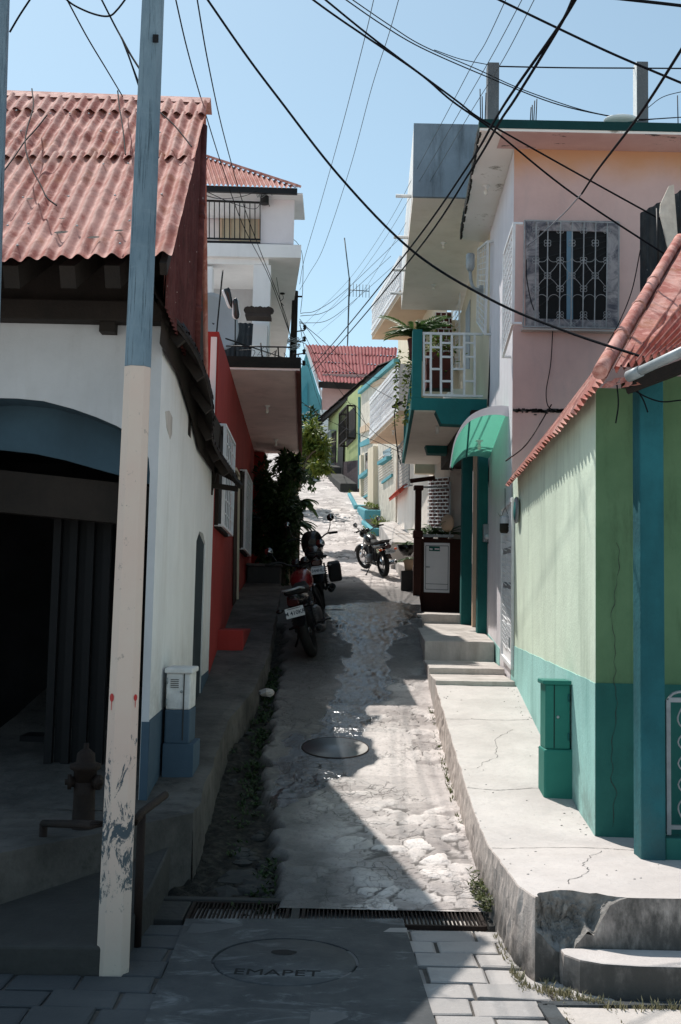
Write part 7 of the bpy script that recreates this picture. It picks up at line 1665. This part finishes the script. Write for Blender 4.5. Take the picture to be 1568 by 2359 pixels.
wire([(279, 86, 6.45), (298, 135, 6.35), (318, 188, 6.25)], .005, 'frayed cable bundle running behind the cream pole, middle strand')
wire([(140, -12, 6.6), (170, 12, 6.6), (215, 32, 6.6), (250, 37, 6.6), (270, 22, 6.6), (296, -12, 6.6)], .006, 'drooping cable loop in the top left sky')
wire([(76, -12, 6.6), (45, 35, 6.6), (22, 74, 6.6)], .006, 'short cable reaching the pole at the left edge')
# loose wires lying on the near roof
def roofwire(pts, label, r=.006):
    P = []
    for px, py in pts:
        d = ray(px, py); s_ = (Er - EYE).dot(nR)/d.dot(nR); P.append(EYE + d*s_ + nR*.05)
    mb = MB(); mb.tube(spline(P, 7), r, 6); return tag(center(mb.build('loose_wire', M['wire'], recalc=False)), label, 'wire')
roofwire([(75, 217), (78, 260), (64, 310), (60, 350), (72, 395), (95, 440), (110, 470), (132, 488)], 'long curling loose wire on the near tin roof, hanging from its ridge')
roofwire([(110, 278), (85, 310), (60, 338), (35, 375), (8, 412)], 'loose wire slanting to the left edge of the near tin roof')
roofwire([(272, 222), (276, 260), (284, 310), (290, 370)], 'loose wire beside the cream pole on the near tin roof')
roofwire([(370, 272), (400, 300), (425, 330), (442, 352)], 'short loose wire right of the cream pole on the near tin roof')
# wires on the facades
wire([(1273, 762, 12.75), (1268, 840, 12.75), (1258, 900, 12.75), (1262, 935, 12.75), (1280, 948, 12.75)], .006, 'black wire hanging down the pink wall below the window')
wire([(1212, 598, 12.7), (1213, 640, 12.7), (1222, 690, 12.7), (1230, 715, 12.7)], .006, 'black wire hanging at the left of the pink house window')
wire([(1475, 575, 11.6), (1455, 670, 12), (1425, 745, 12.4), (1400, 790, 12.5)], .006, 'black wire from the dark tin screen down to the red roof')
wire([(1134, 562, 15.6), (1132, 700, 15.6), (1129, 820, 15.6), (1124, 935, 15.6)], .012, 'black cable running down beside the cream downpipe')
wire([(1270, 932, 12.6), (1215, 1020, 12.0), (1165, 1062, 11.6)], .008, 'iron rod sticking out above the eave of the green house', None, 'rust', 'iron_rod', 'rod')
wire([(1190, 1160, 12.4), (1186, 1250, 12.5), (1180, 1330, 12.6)], .004, 'thin wire hanging by the white door') if False else None
# tangle at the far pole and over the street
tan = [([(690, 740, 20.4), (760, 800, 24), (840, 880, 27), (925, 930, 24)], 'wire from the wooden pole to the floodlight arm'),
       ([(690, 750, 20.4), (740, 840, 26), (850, 985, 27), (930, 1040, 22)], 'wire from the wooden pole low across the lime green house'),
       ([(690, 735, 20.4), (780, 845, 30), (870, 870, 28), (935, 868, 22)], 'wire from the wooden pole across the red roof to the teal railing'),
       ([(692, 728, 20.4), (745, 720, 24), (790, 690, 30), (900, 590, 34)], 'wire curving up to the right from the wooden pole insulators, lowest'),
       ([(692, 722, 20.4), (735, 712, 24), (800, 665, 30), (925, 545, 34)], 'wire curving up to the right from the wooden pole insulators, middle'),
       ([(692, 745, 20.4), (760, 735, 26), (830, 680, 32), (920, 600, 36)], 'wire curving up to the right from the wooden pole insulators, highest'),
       ([(668, 780, 20.4), (720, 820, 26), (745, 960, 40)], 'wire from the wooden pole down to the turquoise house'),
       ([(525, 852, 15), (640, 890, 17), (760, 970, 27), (930, 1045, 22)], 'long wire passing under the pink balcony edge and over the street'),
       ([(775, 925, 36), (820, 935, 34), (842, 985, 33), (828, 1010, 34)], 'pale cable bundle hanging on the lime green house'),
       ([(690, 742, 20.4), (700, 800, 24), (720, 880, 36), (742, 950, 44)], 'wire from the wooden pole to the eave of the lime green house')]
for p, lab in tan: wire(p, .0065, lab)
wire([(608, 440, 17.8), (640, 520, 18.3), (692, 572, 19), (697, 660, 20), (692, 720, 20.4)], .005, 'wire from the upper balcony pole down the edge of the white house')
wire([(610, 440, 17.8), (620, 520, 18.3), (645, 690, 19.4), (668, 770, 20.4)], .005, 'wire from the upper balcony pole straight down to the wooden pole')
wire([(600, 437, 17.8), (560, 452, 17), (510, 458, 15), (472, 450, 12)], .005, 'wire from the upper balcony pole left behind the near roof')
wire([(604, 445, 17.8), (590, 480, 17), (540, 470, 15.5), (472, 440, 12)], .005, 'slack wire from the upper balcony pole left behind the near roof')
b_ = at(609, 470, 17.85); t = thing('balcony_pole', 'short black post wrapped in wires on the corner of the upper white balcony', 'post', tuple(b_))
mb = MB(); mb.tube([b_, at(609, 438, 17.85)], .075, 10); mb.build('post', M['black_metal'], t); mb = MB()
for k in range(9):
    q = at(608 + random.uniform(-8, 8), 443 + random.uniform(-4, 6), 17.75); R_ = random.uniform(.04, .11); mb.tube([q + V((R_*cos(a*.55), -.03*sin(a), R_*.6*sin(a*.6 + k))) for a in range(14)], .006, 5)
mb.build('wire_coil', M['galv'], t)
